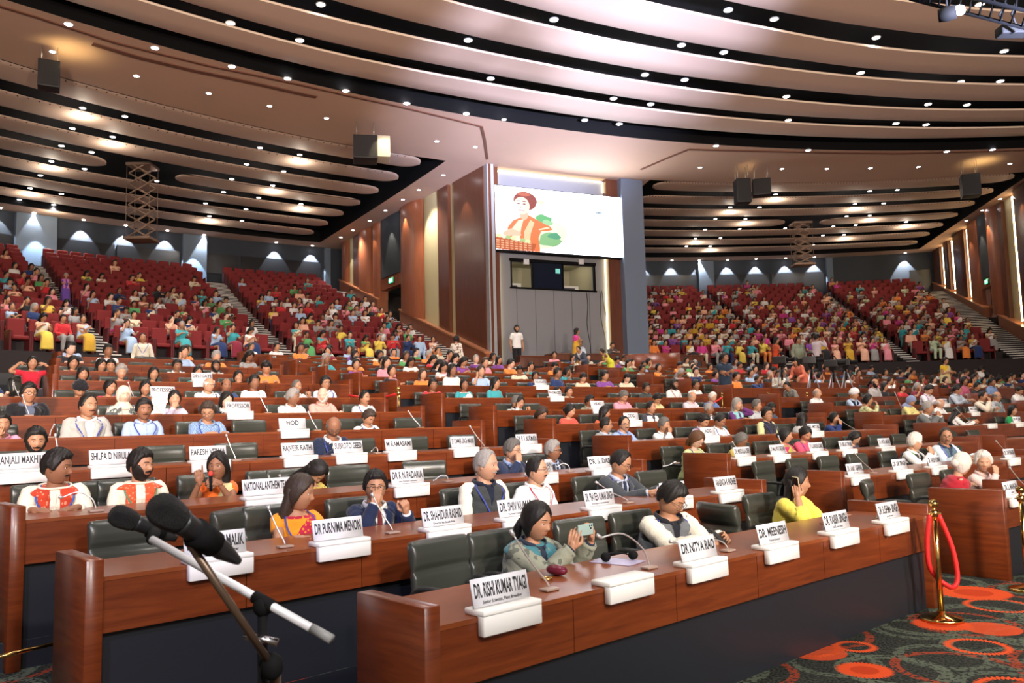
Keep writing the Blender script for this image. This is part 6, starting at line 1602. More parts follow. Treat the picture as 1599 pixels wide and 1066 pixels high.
ph = oncyl(955, 893, DC, RK[0] + .5)[0]
pr = link('sheet_of_paper', rbox('sheet_of_paper', -.10, -.14, .0, .10, .14, .003, .001, [plain('lilac_paper', (.42, .38, .55), .4)]), loc=dpt(0, ph, .45, .751), rot=(0, 0, ph - 1.4)); pr['label'] = 'lilac tinted sheet on the first desk beside the purse'; pr['category'] = 'paper'
ph = oncyl(1275, 828, DC, RK[0] + .4)[0]
b = MB(); b.sweep([(-.07, 0, .008), (.07, 0, .008)], [.005, .005], 8); pr = link('pen', b.mesh('pen', [M_chrome]), loc=dpt(0, ph, .3, .751), rot=(0, 0, ph)); pr['label'] = 'silver pen lying on the desk before the yellow-clad caller'; pr['category'] = 'pen'
ph = oncyl(300, 640, DC, RK[4] + .5)[0]
pr = link('sheet_of_paper', rbox('sheet_of_paper', -.15, -.003, .0, .15, .003, .20, .001, [M_white]), loc=dpt(5, ph, .3, .75), rot=(.5, 0, ph - PI / 2)); pr['label'] = 'white sheet held up before the lilac top in the sixth row'; pr['category'] = 'paper'
# phones: at the hands of their holders
def phone(who, arm, off, rot, col, label, w=.075, h=.155, z=0):
    r, G, P, sc, ph = who; M = r.matrix_basis; s, S, E, Wp, D = G['arms'][arm]
    o = thing('smartphone', label, 'phone', (0, 0, 0)); L_ = Matrix.LocRotScale(Vector(r.location), Euler(r.rotation_euler), Vector((sc,) * 3))
    o.matrix_world = L_ @ Matrix.Translation(Wp + Vector(off)) @ Euler([rad(a) for a in rot]).to_matrix().to_4x4()
    link('phone_case', rbox('phone_case', -w / 2, -.0045, -h / 2, w / 2, .0045, h / 2, .004, [plain('phone_' + label[:8], col, .3)]), o)
    link('screen', rbox('screen', -w / 2 + .004, .004, -h / 2 + .006, w / 2 - .004, .0052, h / 2 - .006, .001, [plain('phone_glass', (.01, .01, .012), .1)]), o)
    b = MB()
    for x, zz in ((-w / 2 + .014, h / 2 - .016), (-w / 2 + .014, h / 2 - .036), (-w / 2 + .032, h / 2 - .026)): b.ell((x, -.0055, zz), .007, .003, .007, 10, 6)
    link('camera_bump', b.mesh('camera_bump', [M_black]), o)
phone(woman_photo, 1, (.105, -.035, .115), (0, 90, 0), (.30, .42, .38), 'pale green phone held up sideways by the photographing person')
phone(man_read, 1, (.07, -.08, .045), (-55, 0, 25), (.02, .02, .02), 'black phone read by the waistcoat wearer in the first row')
phone(woman_call, 1, (.022, .022, .105), (-12, -6, 76), (.62, .50, .30), 'gold phone held to the ear by the yellow-clad caller')
r_, G_, P_, sc_, ph_ = girl
o = thing('handheld_microphone', 'red and black microphone held by the orange-clad singer', 'microphone'); Wp = G_['arms'][0][3]
o.matrix_world = Matrix.LocRotScale(Vector(r_.location), Euler(r_.rotation_euler), Vector((sc_,) * 3)) @ Matrix.Translation(Wp + Vector((-.075, -.02, .02)))
b = MB(); b.sweep([(0, 0, -.09), (-.004, 0, .05)], [.013, .017], 12); link('handle', b.mesh('handle', [M_black]), o)
b = MB(); b.ell((-.005, 0, .075), .024, .024, .027, 14, 8); link('grille_ball', b.mesh('grille_ball', [plain('red_foam', (.55, .05, .03), .8)]), o)

# ---- rope stanchions
M_rope = plain('red_velvet', (.62, .015, .015), .55)
def stanchion(P, lab, h=.93, rope=None):
    r = thing('rope_stanchion', lab, 'stanchion', P)
    b = MB(); b.sweep([(0, 0, 0), (0, 0, .018), (0, 0, .028), (0, 0, .045), (0, 0, .07)], [.155, .155, .145, .06, .026], 36); link('base', b.mesh('base', [M_gold]), r)
    b = MB(); b.sweep([(0, 0, .05), (0, 0, h - .10)], .021, 20); link('post', b.mesh('post', [M_gold]), r)
    b = MB(); b.sweep([(0, 0, h - .15), (0, 0, h - .14), (0, 0, h - .10), (0, 0, h - .09)], [.022, .032, .032, .022], 20)
    for s in (-1, 1): b.torus((s * .04, 0, h - .12), .014, .004, Matrix.Rotation(PI / 2, 3, 'X'), 12, 5)
    link('rope_ring', b.mesh('rope_ring', [M_gold]), r)
    b = MB(); b.ell((0, 0, h - .045), .036, .036, .036, 20, 12); b.sweep([(0, 0, h - .10), (0, 0, h - .07)], [.016, .014], 12); link('finial_ball', b.mesh('finial_ball', [M_gold]), r)
    return r
P = atz(1471, 968, 0); stanchion(P, 'polished brass rope post standing at the right end of the first desk')
b = MB(); b.sweep(smoothpath([(-.030, .01, .80), (-.055, .03, .6), (-.050, .04, .42), (-.005, .05, .33), (.05, .02, .27), (.095, -.02, .25), (.135, -.02, .33), (.115, -.01, .55), (.035, .0, .80)], 6), .019, 12)
o = link('velvet_rope', b.mesh('velvet_rope', [M_rope])); o.location = P; o['label'] = 'red velvet rope looped down from the nearest brass post'; o['category'] = 'rope'
P2 = atz(1606, 922, 0); stanchion(P2, 'brass rope post cut by the right picture edge')
def aisle_post(px, pyb, pyt, lab):
    k = min(range(11), key=lambda k: abs(project(dpt(k, oncyl(px, pyb, DC, RK[k] + 1.1)[0], 1.1, 0))[1] - pyb))
    ph = oncyl(px, pyb, DC, RK[k] + 1.1)[0]; P = dpt(k, ph, 1.1, 0); stanchion(P, lab, .95); return P
def rope(A, B, lab, sag=.25, z=.80):
    b = MB(); n = 14; pts = [A.lerp(B, i / n) + Vector((0, 0, z - sag * (1 - (2 * i / n - 1) ** 2))) for i in range(n + 1)]
    b.sweep(pts, .022, 8); o = link('velvet_rope', b.mesh('velvet_rope', [M_rope], True, pts[0]), loc=pts[0]); o['label'] = lab; o['category'] = 'rope'
def at_row(px, k, y): ph = oncyl(px, 600, DC, RK[k] + y)[0]; return dpt(k, ph, y, 0)
Q = [at_row(506, 7, 1.2), at_row(622, 6, .0 - .45), at_row(1045, 6, 1.2), at_row(1127, 6, 1.25), at_row(1199, 6, 1.0), at_row(1259, 6, 1.0), at_row(1329, 6, 1.25), at_row(1545, 8, 1.1)]
for P, lb in zip(Q, ('behind the white shirts, left block', 'in the aisle left of centre', 'left of the arms-folded officer', 'beside the arms-folded officer', 'left of the camera crew', 'before the camera crew', 'right of the camera crew', 'far right above the desks')): stanchion(P, 'distant brass rope post ' + lb)
rope(Q[0], Q[1], 'red rope sagging across the left aisle', .15); rope(Q[2], Q[3], 'red rope left of the arms-folded officer'); rope(Q[4], Q[5], 'red rope before the camera crew', .35); rope(Q[5], Q[6], 'red rope right of the camera crew', .3)
rope(Q[7], Q[7] + Vector((2.5, 1, 0)), 'red rope at the far right', .15)

# ---- microphones on stands in the foreground
def Wp(px, py, Y): return aty(px, py, Y)
S1 = [Wp(425, 1046, 1.62), Wp(292, 842, 1.50)]; base = Wp(430, 1060, 1.66); base.z = 0
st = thing('microphone_stand', 'boom microphone stand with brown pole in the foreground, larger microphone', 'microphone stand', base)
def sub(nm, pts, r, mat, parent, O, seg=10): b = MB(); b.sweep([Vector(p) - O for p in pts], r, seg); return link(nm, b.mesh(nm, [mat]), parent)
M_pole = plain('brown_pole', (.14, .09, .06), .35, .5)
O = base
cl1 = Wp(425, 1040, 1.64)
sub('upright', [base + Vector((0, 0, .03)), Vector((base.x, base.y, cl1.z)), cl1], .011, M_pole, st, O); sub('boom_pole', [cl1, Wp(292, 842, 1.50)], .0075, M_pole, st, O)
b = MB(); b.ell(cl1 - O, .022, .02, .026, 14, 8); link('clamp', b.mesh('clamp', [M_black]), st)
for i in range(3):
    a = .5 + 2 * PI * i / 3; sub('leg', [base + Vector((0, 0, .16)), base + Vector((.28 * cos(a), .28 * sin(a), .012))], .010, M_black, st, O)
h1, t1 = Wp(247, 790, 1.42), Wp(352, 862, 1.55); ax = (t1 - h1)
mc = thing('stage_microphone', 'larger black microphone clipped to the foreground boom', 'microphone', h1); 
sub('windscreen', [h1 - ax * .06, h1 - ax * .02, h1 + ax * .04, h1 + ax * .16, h1 + ax * .26, h1 + ax * .32], [.016, .024, .0285, .0285, .026, .020], plain('mic_grille', (.018, .018, .02), .55, bump=1.2, bscale=700), mc, h1, 20)
sub('microphone_body', [h1 + ax * .31, h1 + ax * .36, h1 + ax * .95, h1 + ax * 1.0, h1 + ax * 1.18, h1 + ax * 1.22], [.024, .021, .0185, .016, .009, .007], plain('mic_body', (.02, .02, .022), .4), mc, h1, 18)
sub('clip', [h1 + ax * .52, h1 + ax * .82], [.0255, .024], M_black, mc, h1, 14); sub('clip_joint', [h1 + ax * .60 + Vector((0, 0, -.01)), Wp(292, 842, 1.50)], [.014, .012], M_black, mc, h1, 10)
e0, e1 = Wp(237, 842, 1.78), Wp(518, 998, 1.60); base2 = Wp(420, 975, 1.72); c2 = e0.lerp(e1, .645); base2 = Vector((c2.x, c2.y + .02, 0))
st2 = thing('microphone_stand', 'boom microphone stand with shining silver arm in the foreground', 'microphone stand', base2); O = base2
sub('boom_arm', [e0, e0.lerp(e1, .90)], .0085, plain('bright_arm', (.92, .92, .97), .38, .35), st2, O, 14); sub('boom_grip', [e0.lerp(e1, .90), e1], .0095, plain('grey_grip', (.25, .25, .25), .5), st2, O, 14); sub('boom_sleeve', [e0.lerp(e1, .60), e0.lerp(e1, .70)], .0125, M_black, st2, O, 14)
sub('upright', [base2 + Vector((0, 0, .03)), c2 - Vector((0, 0, .02))], .010, M_black, st2, O); sub('clamp_knob', [c2 + Vector((-.03, -.02, -.06)), c2 + Vector((.035, -.02, -.075))], [.007, .008], M_chrome, st2, O)
b = MB(); b.ell(c2 - O - Vector((0, 0, .01)), .02, .02, .02, 12, 8); link('clamp', b.mesh('clamp', [M_black]), st2)
for i in range(3):
    a = 1.2 + 2 * PI * i / 3; sub('leg', [base2 + Vector((0, 0, .16)), base2 + Vector((.28 * cos(a), .28 * sin(a), .012))], .010, M_black, st2, O)
h2, t2 = Wp(180, 803, 1.84), Wp(268, 838, 1.92); ax = t2 - h2
mc = thing('stage_microphone', 'smaller black microphone at the end of the silver boom', 'microphone', h2)
sub('windscreen', [h2 - ax * .08, h2 - ax * .04, h2 + ax * .05, h2 + ax * .18, h2 + ax * .30, h2 + ax * .36], [.012, .020, .0245, .0245, .022, .017], plain('mic_grille', (.018, .018, .02), .55, bump=1.2, bscale=700), mc, h2, 20)
sub('microphone_body', [h2 + ax * .35, h2 + ax * .40, h2 + ax * .95, h2 + ax * 1.08], [.020, .017, .013, .008], plain('mic_body', (.02, .02, .022), .4), mc, h2, 16)
sub('clip', [h2 + ax * .60, h2 + ax * .85], [.021, .020], M_black, mc, h2, 12); sub('clip_joint', [h2 + ax * .70, e0 + Vector((0, 0, .0))], [.014, .012], M_black, mc, h2, 10)
A_, B_ = atz(-30, 1032, .42), atz(83, 1005, .42)
b = MB(); b.sweep([(0, 0, 0), B_ - A_], .012, 12); o = link('brass_rail', b.mesh('brass_rail', [M_gold]), loc=A_); o['label'] = 'thin brass rail low at the bottom left corner'; o['category'] = 'rail'

# ---- red tip-up seats
M_red = plain('red_upholstery', (.17, .007, .008), .75, bump=.3, bscale=120, var=.1, vscale=3); M_redd = plain('seat_shell', (.10, .010, .012), .6)
b = MB()
t = rbox('t', -.25, .16, .36, .25, .26, 1.02, .03, [M_red], 1); b.addmesh(t, 0); t = rbox('t', -.23, -.22, .36, .23, .18, .48, .03, [M_red], 1); b.addmesh(t, 0)
for s in (-1, 1): t = rbox('t', s * .27 - .03, -.20, .0, s * .27 + .03, .22, .64, .02, [M_red], 1); b.addmesh(t, 1)
RSEAT = b.mesh('theatre_seat', [M_red, M_redd]); RSEAT.polygons.foreach_set('use_smooth', [False] * len(RSEAT.polygons)); sharp(RSEAT, 30)
RS = []
SP = .60
blocks = [('left tier by the picture edge', None, 0), ('left tier middle block', 0, 1), ('left tier by the partition', 1, 2), ('right tier by the tower', None, 3), ('right tier middle block', 3, 4), ('right tier by the wall', 4, 5)]
for bi, (bn, la, ra) in enumerate(blocks):
    for j in range(NR):
        R, z = rrow(j)
        if la is None: a0 = rad(143) if bi == 0 else edge_angle(1000, j) + .004
        else: a0 = ais(la, j)[1]
        a1 = ais(ra, j)[0]; a0 -= .3 / R; a1 += .3 / R
        n = int((a0 - a1) * R / SP) + 1
        for i in range(n):
            a = (a1 + i * SP / R) if la is None else (a0 - i * SP / R)
            P = rp(R, a, z); q = project(P + Vector((0, 0, .7)))
            if q[2] < 1 or not (-25 < q[0] < 1625): continue
            if bi == 3 and q[0] < 1003: continue
            RS.append((q[2], j, a, P, bi, i))
RS.sort(key=lambda t: t[0])
for d, j, a, P, bi, i in RS[:300]:
    o = link('theatre_seat', RSEAT, loc=P, rot=(0, 0, a - PI / 2)); bn = blocks[bi][0]
    o['label'] = 'red theatre seat in the %s row of the %s' % ('front' if j == 0 else ORD[j + 1], bn); o['category'] = 'seat'; o['group'] = 'red seats, %s row, %s' % ('front' if j == 0 else ORD[j + 1], bn)
def merged(items, name, label, cat, mats):
    V, F, MI, n = [], [], [], 0
    for me, M in items:
        co = np.empty(len(me.vertices) * 3); me.vertices.foreach_get('co', co); co = co.reshape(-1, 3); A = np.array(M)
        V.append(co @ A[:3, :3].T + A[:3, 3]); F += [tuple(n + v for v in p.vertices) for p in me.polygons]; MI += [p.material_index for p in me.polygons]; n += len(co)
    m = bpy.data.meshes.new(name); m.from_pydata(np.concatenate(V).tolist(), [], F); [m.materials.append(x) for x in mats]; m.polygons.foreach_set('material_index', MI); m.polygons.foreach_set('use_smooth', [True] * len(F)); sharp(m, 40)
    o = link(name, m); o['kind'] = 'stuff'; o['label'] = label; o['category'] = cat; return o
merged([(RSEAT, Matrix.Translation(P) @ Matrix.Rotation(a - PI / 2, 4, 'Z')) for d, j, a, P, bi, i in RS[300:]], 'theatre_seats_far', 'rows of red theatre seats in the upper half of both tiers', 'seats', [M_red, M_redd]).name = 'theatre_seating'
# ------------------------------------------------------------------ the rest of the audience
CN = {'white': (.74, .73, .71), 'cream': (.70, .62, .46), 'yellow': (.76, .58, .10), 'mustard': (.60, .36, .04), 'orange': (.78, .24, .05), 'pink': (.78, .28, .34), 'red': (.55, .03, .04), 'magenta': (.55, .05, .25),
      'light blue': (.38, .52, .72), 'teal': (.05, .34, .38), 'green': (.10, .34, .12), 'pale green': (.50, .60, .42), 'grey': (.30, .30, .30), 'black': (.02, .02, .025), 'navy': (.02, .04, .13), 'peach': (.82, .46, .32), 'purple': (.22, .07, .32), 'maroon': (.20, .02, .04)}
rnd = random.Random(21)
def crowd_geo(g, pose, hair, top, bottom, hy, standing=False, q=0):
    G = person_geo(g, pose, hair, top, q, hy=hy, standing=standing, bottom=bottom, sleeve=.5 if g == 'f' else 1.)
    b = MB(); roles = ['skin', 'hair', 'top', 'bottom', 'shirt']; mp = {'skin': 0, 'hair': 1, 'lip': 1, 'white': 4, 'iris': 1, 'hcol': 1, 'top': 2, 'shirt': 4, 'bottom': 3, 'tie': 1, 'shoe': 1}
    for nm, me, rl in G['parts']:
        n = len(b.v); b.v += [tuple(v.co) for v in me.vertices]; b.f += [tuple(n + i for i in p.vertices) for p in me.polygons]; b.m += [mp[rl[p.material_index]] for p in me.polygons]
    return b.mesh('person', [None] * 5)
CV = []
for g, pose, hair, top, bottom, hy in (('m', 'rest', 'short', 'shirt', 'trousers', 0), ('m', 'desk', 'short', 'shirt', 'trousers', 20), ('m', 'lookdown', 'short', 'tee', 'trousers', -15), ('m', 'chin', 'recede', 'shirt', 'trousers', 10), ('m', 'cross', 'short', 'shirt', 'trousers', -10),
      ('f', 'rest', 'bun', 'sari', 'skirt', 0), ('f', 'rest', 'long', 'blouse', 'skirt', 15), ('f', 'desk', 'bun', 'blouse', 'skirt', -20), ('f', 'lookdown', 'long', 'sari', 'skirt', 10), ('f', 'chin', 'pony', 'blouse', 'skirt', 20), ('f', 'call', 'long', 'blouse', 'skirt', 0), ('f', 'cross', 'bun', 'sari', 'skirt', -15)):
    CV.append((g, crowd_geo(g, pose, hair, top, bottom, hy)))
HN = {'k': 'black', 'g': 'grey', 'd': 'brown', 'w': 'white'}
def crowd(P, rz, where, palette, fem=None, sc=None, grp=None):
    vs = [v for v in CV if fem is None or v[0] == fem]; g, me = rnd.choice(vs); cn = rnd.choice(palette); h = rnd.choice('kkkkkkkdg'); sk = rnd.choice('abbbccd'); bc = rnd.choice(list(CN)) if g == 'f' else rnd.choice(['black', 'navy', 'grey'])
    o = link('person', me, loc=P, rot=(0, 0, rz)); s = sc or rnd.uniform(.93, 1.03); o.scale = (s, s, s)
    for i, m in enumerate((skinm(SKIN[sk]), hairm(HAIR[h]), cloth(CN[cn]), cloth(CN[bc if rnd.random() < .5 else (cn if g == 'f' else bc)]), cloth(CN[rnd.choice(palette)] if g == 'f' else (.7, .7, .7)))):
        o.material_slots[i].link = 'OBJECT'; o.material_slots[i].material = m
    o['label'] = ('%s-haired person in %s, %s' % (HN[h], cn, where)); o['category'] = 'person'
    if grp: o['group'] = grp
    return o
def occupied(k, ph): return any(kk == k and abs(p - ph) * RK[k] < .5 for kk, p, _ in SEATED)
PALD = ['white', 'white', 'cream', 'black', 'navy', 'grey', 'red', 'teal', 'light blue', 'pink', 'purple', 'maroon', 'orange', 'green']
cnt = 0
for (k, ph, blk, i, n) in FREE:
    x, y, z = project(dpt(k, ph, 1., 1.1))
    if 1180 < x < 1300 and k in (6, 7): continue
    pr = {6: .55, 7: .72, 8: .78, 9: .75, 10: .72, 11: .75, 12: .75}[k] * (.75 if x < 560 and k < 8 else 1)
    w = '%s desk row, %s block, %s seat from the left' % (ORD[k + 1], blk, ORD[i + 1])
    if rnd.random() < pr:
        crowd(dpt(k, ph, .98), ph - PI / 2 + rnd.uniform(-.3, .3), w, PALD); cnt += 1
        chair(k, ph, 'occupied black chair, ' + w)
    elif rnd.random() < .8: chair(k, ph, 'empty black chair, ' + w)
# red tiers
FARL = []; nred = 0
for d, j, a, P, bi, i in RS:
    x, y, z = project(P + Vector((0, 0, 1)))
    left = bi < 3
    if left: pr = (.80, .74, .66, .60, .62, .55, .50, .36, .30, .22, .14, .05, .02, .0, .0)[j]
    else: pr = (.92, .90, .88, .84, .80, .74, .66, .60, .56, .50, .46, .42, .34, .12, .06)[j]
    if bi == 2: pr *= .85
    if rnd.random() > pr: continue
    pal = ['white', 'white', 'cream', 'yellow', 'pink', 'peach', 'light blue', 'teal', 'grey', 'black', 'red', 'green', 'navy'] if left else ['pink', 'peach', 'orange', 'yellow', 'cream', 'white', 'mustard', 'pale green', 'magenta', 'red', 'teal', 'grey', 'white', 'purple', 'pink']
    rz = a - PI / 2 + rnd.uniform(-.25, .25); PP_ = P + Vector((0, 0, .01)) + Vector((RC[0] - P.x, RC[1] - P.y, 0)).normalized() * .02
    w = '%s red row, %s, %s seat' % ('front' if j == 0 else ORD[j + 1], blocks[bi][0], ORD[i + 1])
    if cnt + nred < 190: 
        fem = 'f' if (j < 3 and rnd.random() < (.8 if not left else .6)) else None
        crowd(PP_, rz, w, pal, fem); nred += 1
    else: FARL.append((PP_, rz, pal))
print('desk auto', cnt, 'red individuals', nred, 'far', len(FARL), 'seats', len(RS))
# the farthest spectators: one mass
mats, items, idx = [], [], {}
V, F, MI, n = [], [], [], 0
def mi(m):
    if m.name not in idx: idx[m.name] = len(mats); mats.append(m)
    return idx[m.name]
for P, rz, pal in FARL:
    g, me = rnd.choice(CV); cn = CN[rnd.choice(pal)]; bc = CN[rnd.choice(['black', 'grey', 'cream', 'navy', 'maroon', 'orange'])]
    mm = [mi(skinm(SKIN[rnd.choice('abbc')])), mi(hairm(HAIR['k'])), mi(cloth(cn)), mi(cloth(bc if rnd.random() < .6 else cn)), mi(cloth(CN[rnd.choice(pal)]))]
    s = rnd.uniform(.93, 1.03); M = np.array(Matrix.Translation(P) @ Matrix.Rotation(rz, 4, 'Z') @ Matrix.Scale(s, 4))
    co = np.empty(len(me.vertices) * 3); me.vertices.foreach_get('co', co); co = co.reshape(-1, 3)
    V.append(co @ M[:3, :3].T + M[:3, 3]); F += [tuple(n + v for v in p.vertices) for p in me.polygons]; MI += [mm[p.material_index] for p in me.polygons]; n += len(co)
m = bpy.data.meshes.new('audience'); m.from_pydata(np.concatenate(V).tolist(), [], F)
for x in mats: m.materials.append(x)
m.polygons.foreach_set('material_index', MI); m.polygons.foreach_set('use_smooth', [True] * len(F))
o = link('audience', m); o['kind'] = 'stuff'; o['label'] = 'colourfully dressed spectators filling the higher rows of the red tiers'; o['category'] = 'audience'

# ---- standing people
def stand(P, zt, rzdeg, label, g='m', pose='stand', hair='short', top='shirt', bottom='trousers', q=1, **kw):
    t, hy = headtop(pose, True); sc = max(.8, min(1.1, (zt - P.z) / t))
    gk = dict(g=g, pose=pose, hair=hair, top=top, q=q, standing=True, bottom=bottom)
    for n_ in ('hy', 'hp', 'hr', 'fat', 'beard', 'mus', 'glasses', 'lany', 'scarf', 'sleeve'):
        if n_ in kw: gk[n_] = kw.pop(n_)
    return person(P, rad(rzdeg), label, sc, **gk, **kw)
def stand_px(px, top, Y, zf, *a, **kw):
    P = aty(px, top, Y); return stand(Vector((P.x, P.y, zf)), P.z, *a, **kw)
stand_px(806, 506, 32.6, 3.66, 20, 'bearded person in white shirt and black trousers standing on the platform', beard=1, sleeve=.5, col=W, bcol=BLK)
stand_px(899, 512, 33.0, 3.66, 70, 'person in magenta blouse and mustard sari standing on the platform in profile', 'f', 'scross', 'long', 'sari', 'skirt', col=(.62, .34, .03), shirt=(.70, .06, .30), bcol=(.62, .34, .03), hy=20)
stand_px(912, 541, 28.2, 2.88, -40, 'person in dark suit bending forward before the platform', 'm', 'sbend', 'recede', 'jacket', col=(.05, .06, .09), bcol=(.05, .06, .09))
stand_px(953, 544, 28.4, 2.88, -75, 'person in yellow-green sari leaning over before the platform', 'f', 'sbend', 'bun', 'sari', 'skirt', col=(.60, .60, .05), shirt=(.15, .03, .05), bcol=(.60, .60, .05))
stand_px(712, 516, 30.5, 3.1, 160, 'person in cream floral dress standing by the partition wall', 'f', 'stand', 'bun', 'blouse', 'skirt', col=(.74, .68, .58), pat='blotch', col2=(.25, .16, .14), bcol=(.72, .64, .52))
stand_px(224, 488, 24.6, 2.75, 25, 'balding person in white shirt and dark trousers standing before the left tier', 'm', 'stand', 'recede', 'shirt', col=CRM, bcol=(.03, .025, .025), lany=1)
j = 6; P = rp(rrow(j)[0] - .3, ais(0, j)[1] + .01, rrow(j)[1]); q = project(P)
stand_px(103, 429, P.y, P.z, 40, 'person in violet dress standing on the left stairs of the red tier', 'f', 'scross', 'short', 'blouse', 'skirt', col=(.16, .08, .42), bcol=(.16, .08, .42), hc='g', scarf=2, scol=(.65, .2, .4))
P = at_row(1130, 7, .95); stand_px(1130, 550, P.y, ZK[7], 10, 'officer-like person in dark navy with arms folded standing in the aisle', 'm', 'scross', 'short', 'shirt', q=1, hy=25, col=(.02, .035, .06), bcol=(.01, .012, .02), sleeve=.45, skin='c')
stand_px(1273, 512, 33.5, 3.1, 120, 'person in pale shirt and black trousers filming towards the seats', 'm', 'sfilm', 'short', 'shirt', col=(.62, .55, .58), bcol=BLK)
stand_px(1245, 513, 34.6, 3.1, 10, 'stout person in grey-green shirt standing before the right tier', 'm', 'stand', 'short', 'shirt', fat=.8, col=(.26, .30, .22), bcol=(.03, .03, .03))
stand_px(1210, 516, 34.2, 3.1, 60, 'person in long red-orange sari standing at the foot of the right stairs', 'f', 'scross', 'long', 'sari', 'skirt', col=(.60, .07, .02), shirt=(.5, .10, .04), bcol=(.55, .05, .02))
P = at_row(1216, 7, .8); stand_px(1214, 578, P.y, ZK[7], 0, 'camera operator in pale shirt standing behind a tripod', 'm', 'ships', 'short', 'shirt', col=(.66, .62, .52), bcol=(.02, .02, .02))
P = at_row(1245, 6, 1.2); stand_px(1243, 596, P.y, ZK[6] - .15, -60, 'camera operator in grey shirt leaning down at the rope', 'm', 'sbend', 'short', 'shirt', col=(.20, .20, .18), bcol=(.015, .02, .02))
P = at_row(1255, 8, .8); stand_px(1252, 548, P.y, ZK[8], -50, 'person in coral dress bending over behind the cameras', 'f', 'sbend', 'long', 'blouse', 'skirt', col=(.72, .20, .12), bcol=(.6, .15, .1))
P = at_row(1470, 8, .9); stand_px(1473, 552, P.y, ZK[8], 20, 'person in yellow shawl and cream dress seated high in the right block', 'f', 'ships', 'bun', 'sari', 'skirt', col=(.72, .60, .30), shirt=(.75, .50, .03), bcol=(.7, .6, .35), skin='b')
P = at_row(1512, 9, .9); stand_px(1516, 548, P.y, ZK[9] - .3, 100, 'person in white shirt with black backpack bending, right block', 'm', 'sbend', 'short', 'shirt', col=W, bcol=BLK)
P = T(tpx(877), 1.35, 3.66)
r_, _ = person(P, rad(20), 'person in white shirt seated behind the long control desk', 1., g='m', pose='rest', hair='short', top='shirt', q=1, col=(.6, .7, .8)); r_.location = P + Vector((0, 0, .05))
r_, _ = person(T(tpx(924), 1.35, 3.66), rad(20), 'person in dark shirt seated at the control desk right of the sari', 1., g='m', pose='desk', hair='short', top='shirt', q=1, col=(.08, .07, .07))
# ---- tripod cameras in the aisle
def tripod(px, k, y, lab, h=1.45, rz=0.):
    P = at_row(px, k, y); r = thing('video_camera_tripod', lab, 'camera', P, rz); m = plain('tripod_metal', (.28, .28, .30), .35, .8)
    for i in range(3):
        a = .4 + 2 * PI * i / 3; b = MB(); b.sweep([(.04 * cos(a), .04 * sin(a), h - .1), (.42 * cos(a), .42 * sin(a), .02)], [.022, .016], 8); link('leg', b.mesh('leg', [m]), r)
    b = MB(); b.sweep([(0, 0, h - .4), (0, 0, h)], .03, 10); link('centre_column', b.mesh('centre_column', [M_black]), r)
    link('fluid_head', rbox('fluid_head', -.07, -.08, h - .02, .07, .08, h + .08, .015, [M_black]), r)
    link('camera_body', rbox('camera_body', -.10, -.16, h + .08, .10, .24, h + .30, .02, [plain('camera_black', (.015, .015, .016), .5)]), r)
    b = MB(); b.sweep([(0, -.15, h + .19), (0, -.22, h + .19), (0, -.36, h + .19), (0, -.38, h + .19)], [.07, .06, .07, .075], 16); link('lens', b.mesh('lens', [M_black]), r)
    link('viewfinder', rbox('viewfinder', .10, .0, h + .2, .20, .14, h + .28, .01, [M_black]), r); b = MB(); b.sweep([(0, .1, h + .3), (0, .05, h + .40), (0, -.08, h + .40), (0, -.12, h + .3)], .015, 8); link('carry_handle', b.mesh('carry_handle', [M_black]), r)
for px, k, y, lb in ((1222, 7, .35, 'black video camera on a tripod, leftmost in the aisle'), (1268, 7, .6, 'black video camera on a tripod, second from left in the aisle'), (1302, 7, .4, 'black video camera on a tripod, third from left in the aisle'), (1322, 7, 1.0, 'black video camera on a tripod, rightmost in the aisle')):
    tripod(px, k, y, lb, 1.35 + .05 * (px % 3), (px % 5) * .2 + .6)
# ------------------------------------------------------------------ light, camera, view
def spot(P, target, energy, size=rad(90), blend=.6, col=(1, .93, .85), r=.08):
    l = bpy.data.lights.new('lamp', 'SPOT'); l.energy = energy; l.spot_size = size; l.spot_blend = blend; l.color = col; l.shadow_soft_size = r
    o = bpy.data.objects.new('lamp', l); COL.objects.link(o); o.location = P
    d = Vector(target) - Vector(P); o.rotation_euler = d.to_track_quat('-Z', 'Y').to_euler(); return o
def down(P, e, size=rad(110), col=(1, .93, .86), r=.1, blend=.8): return spot(P, Vector(P) - Vector((0, 0, 5)), e, size, blend, col, r)
# house lights: in the ceiling gaps over the desks and tiers, where the fixtures hang
for i, P in enumerate(DL[::4]): down((P.x, P.y, P.z - .12), 2000 if P.y < 27 else 750)
for x, y in ((-2, 6), (4, 8), (10, 12), (0, 13), (-7, 12), (6, 18), (14, 20), (-4, 20)):
    down((x, y, CZ - .1), 1300 if y < 10 else 950, rad(120))
# stage lighting in front of the first rows: real lamps on the stage truss behind the camera
for x, y, z, tx, ty, e in ((6, -5, 7.5, 0, 5, 3200), (11, -4, 8, 6, 9, 4200), (2, -6, 7.5, -2, 7, 2400), (15, -3, 8, 12, 16, 5200)):
    spot((x, y, z), (tx, ty, .8), e, rad(62), .5, (1., .95, .90), .35)
# bluish beam grazing the clouds and soffit before the screen
spot((8, 2, 3.0), (2.5, 24.5, CZ), 110000, rad(27), .8, (.62, .68, 1.), .3)
spot((8, 2, 3.0), (1.8, 29.6, CZ), 60000, rad(17), .8, (.66, .70, 1.), .3)  # second beam, added to brighten the soffit by the tower
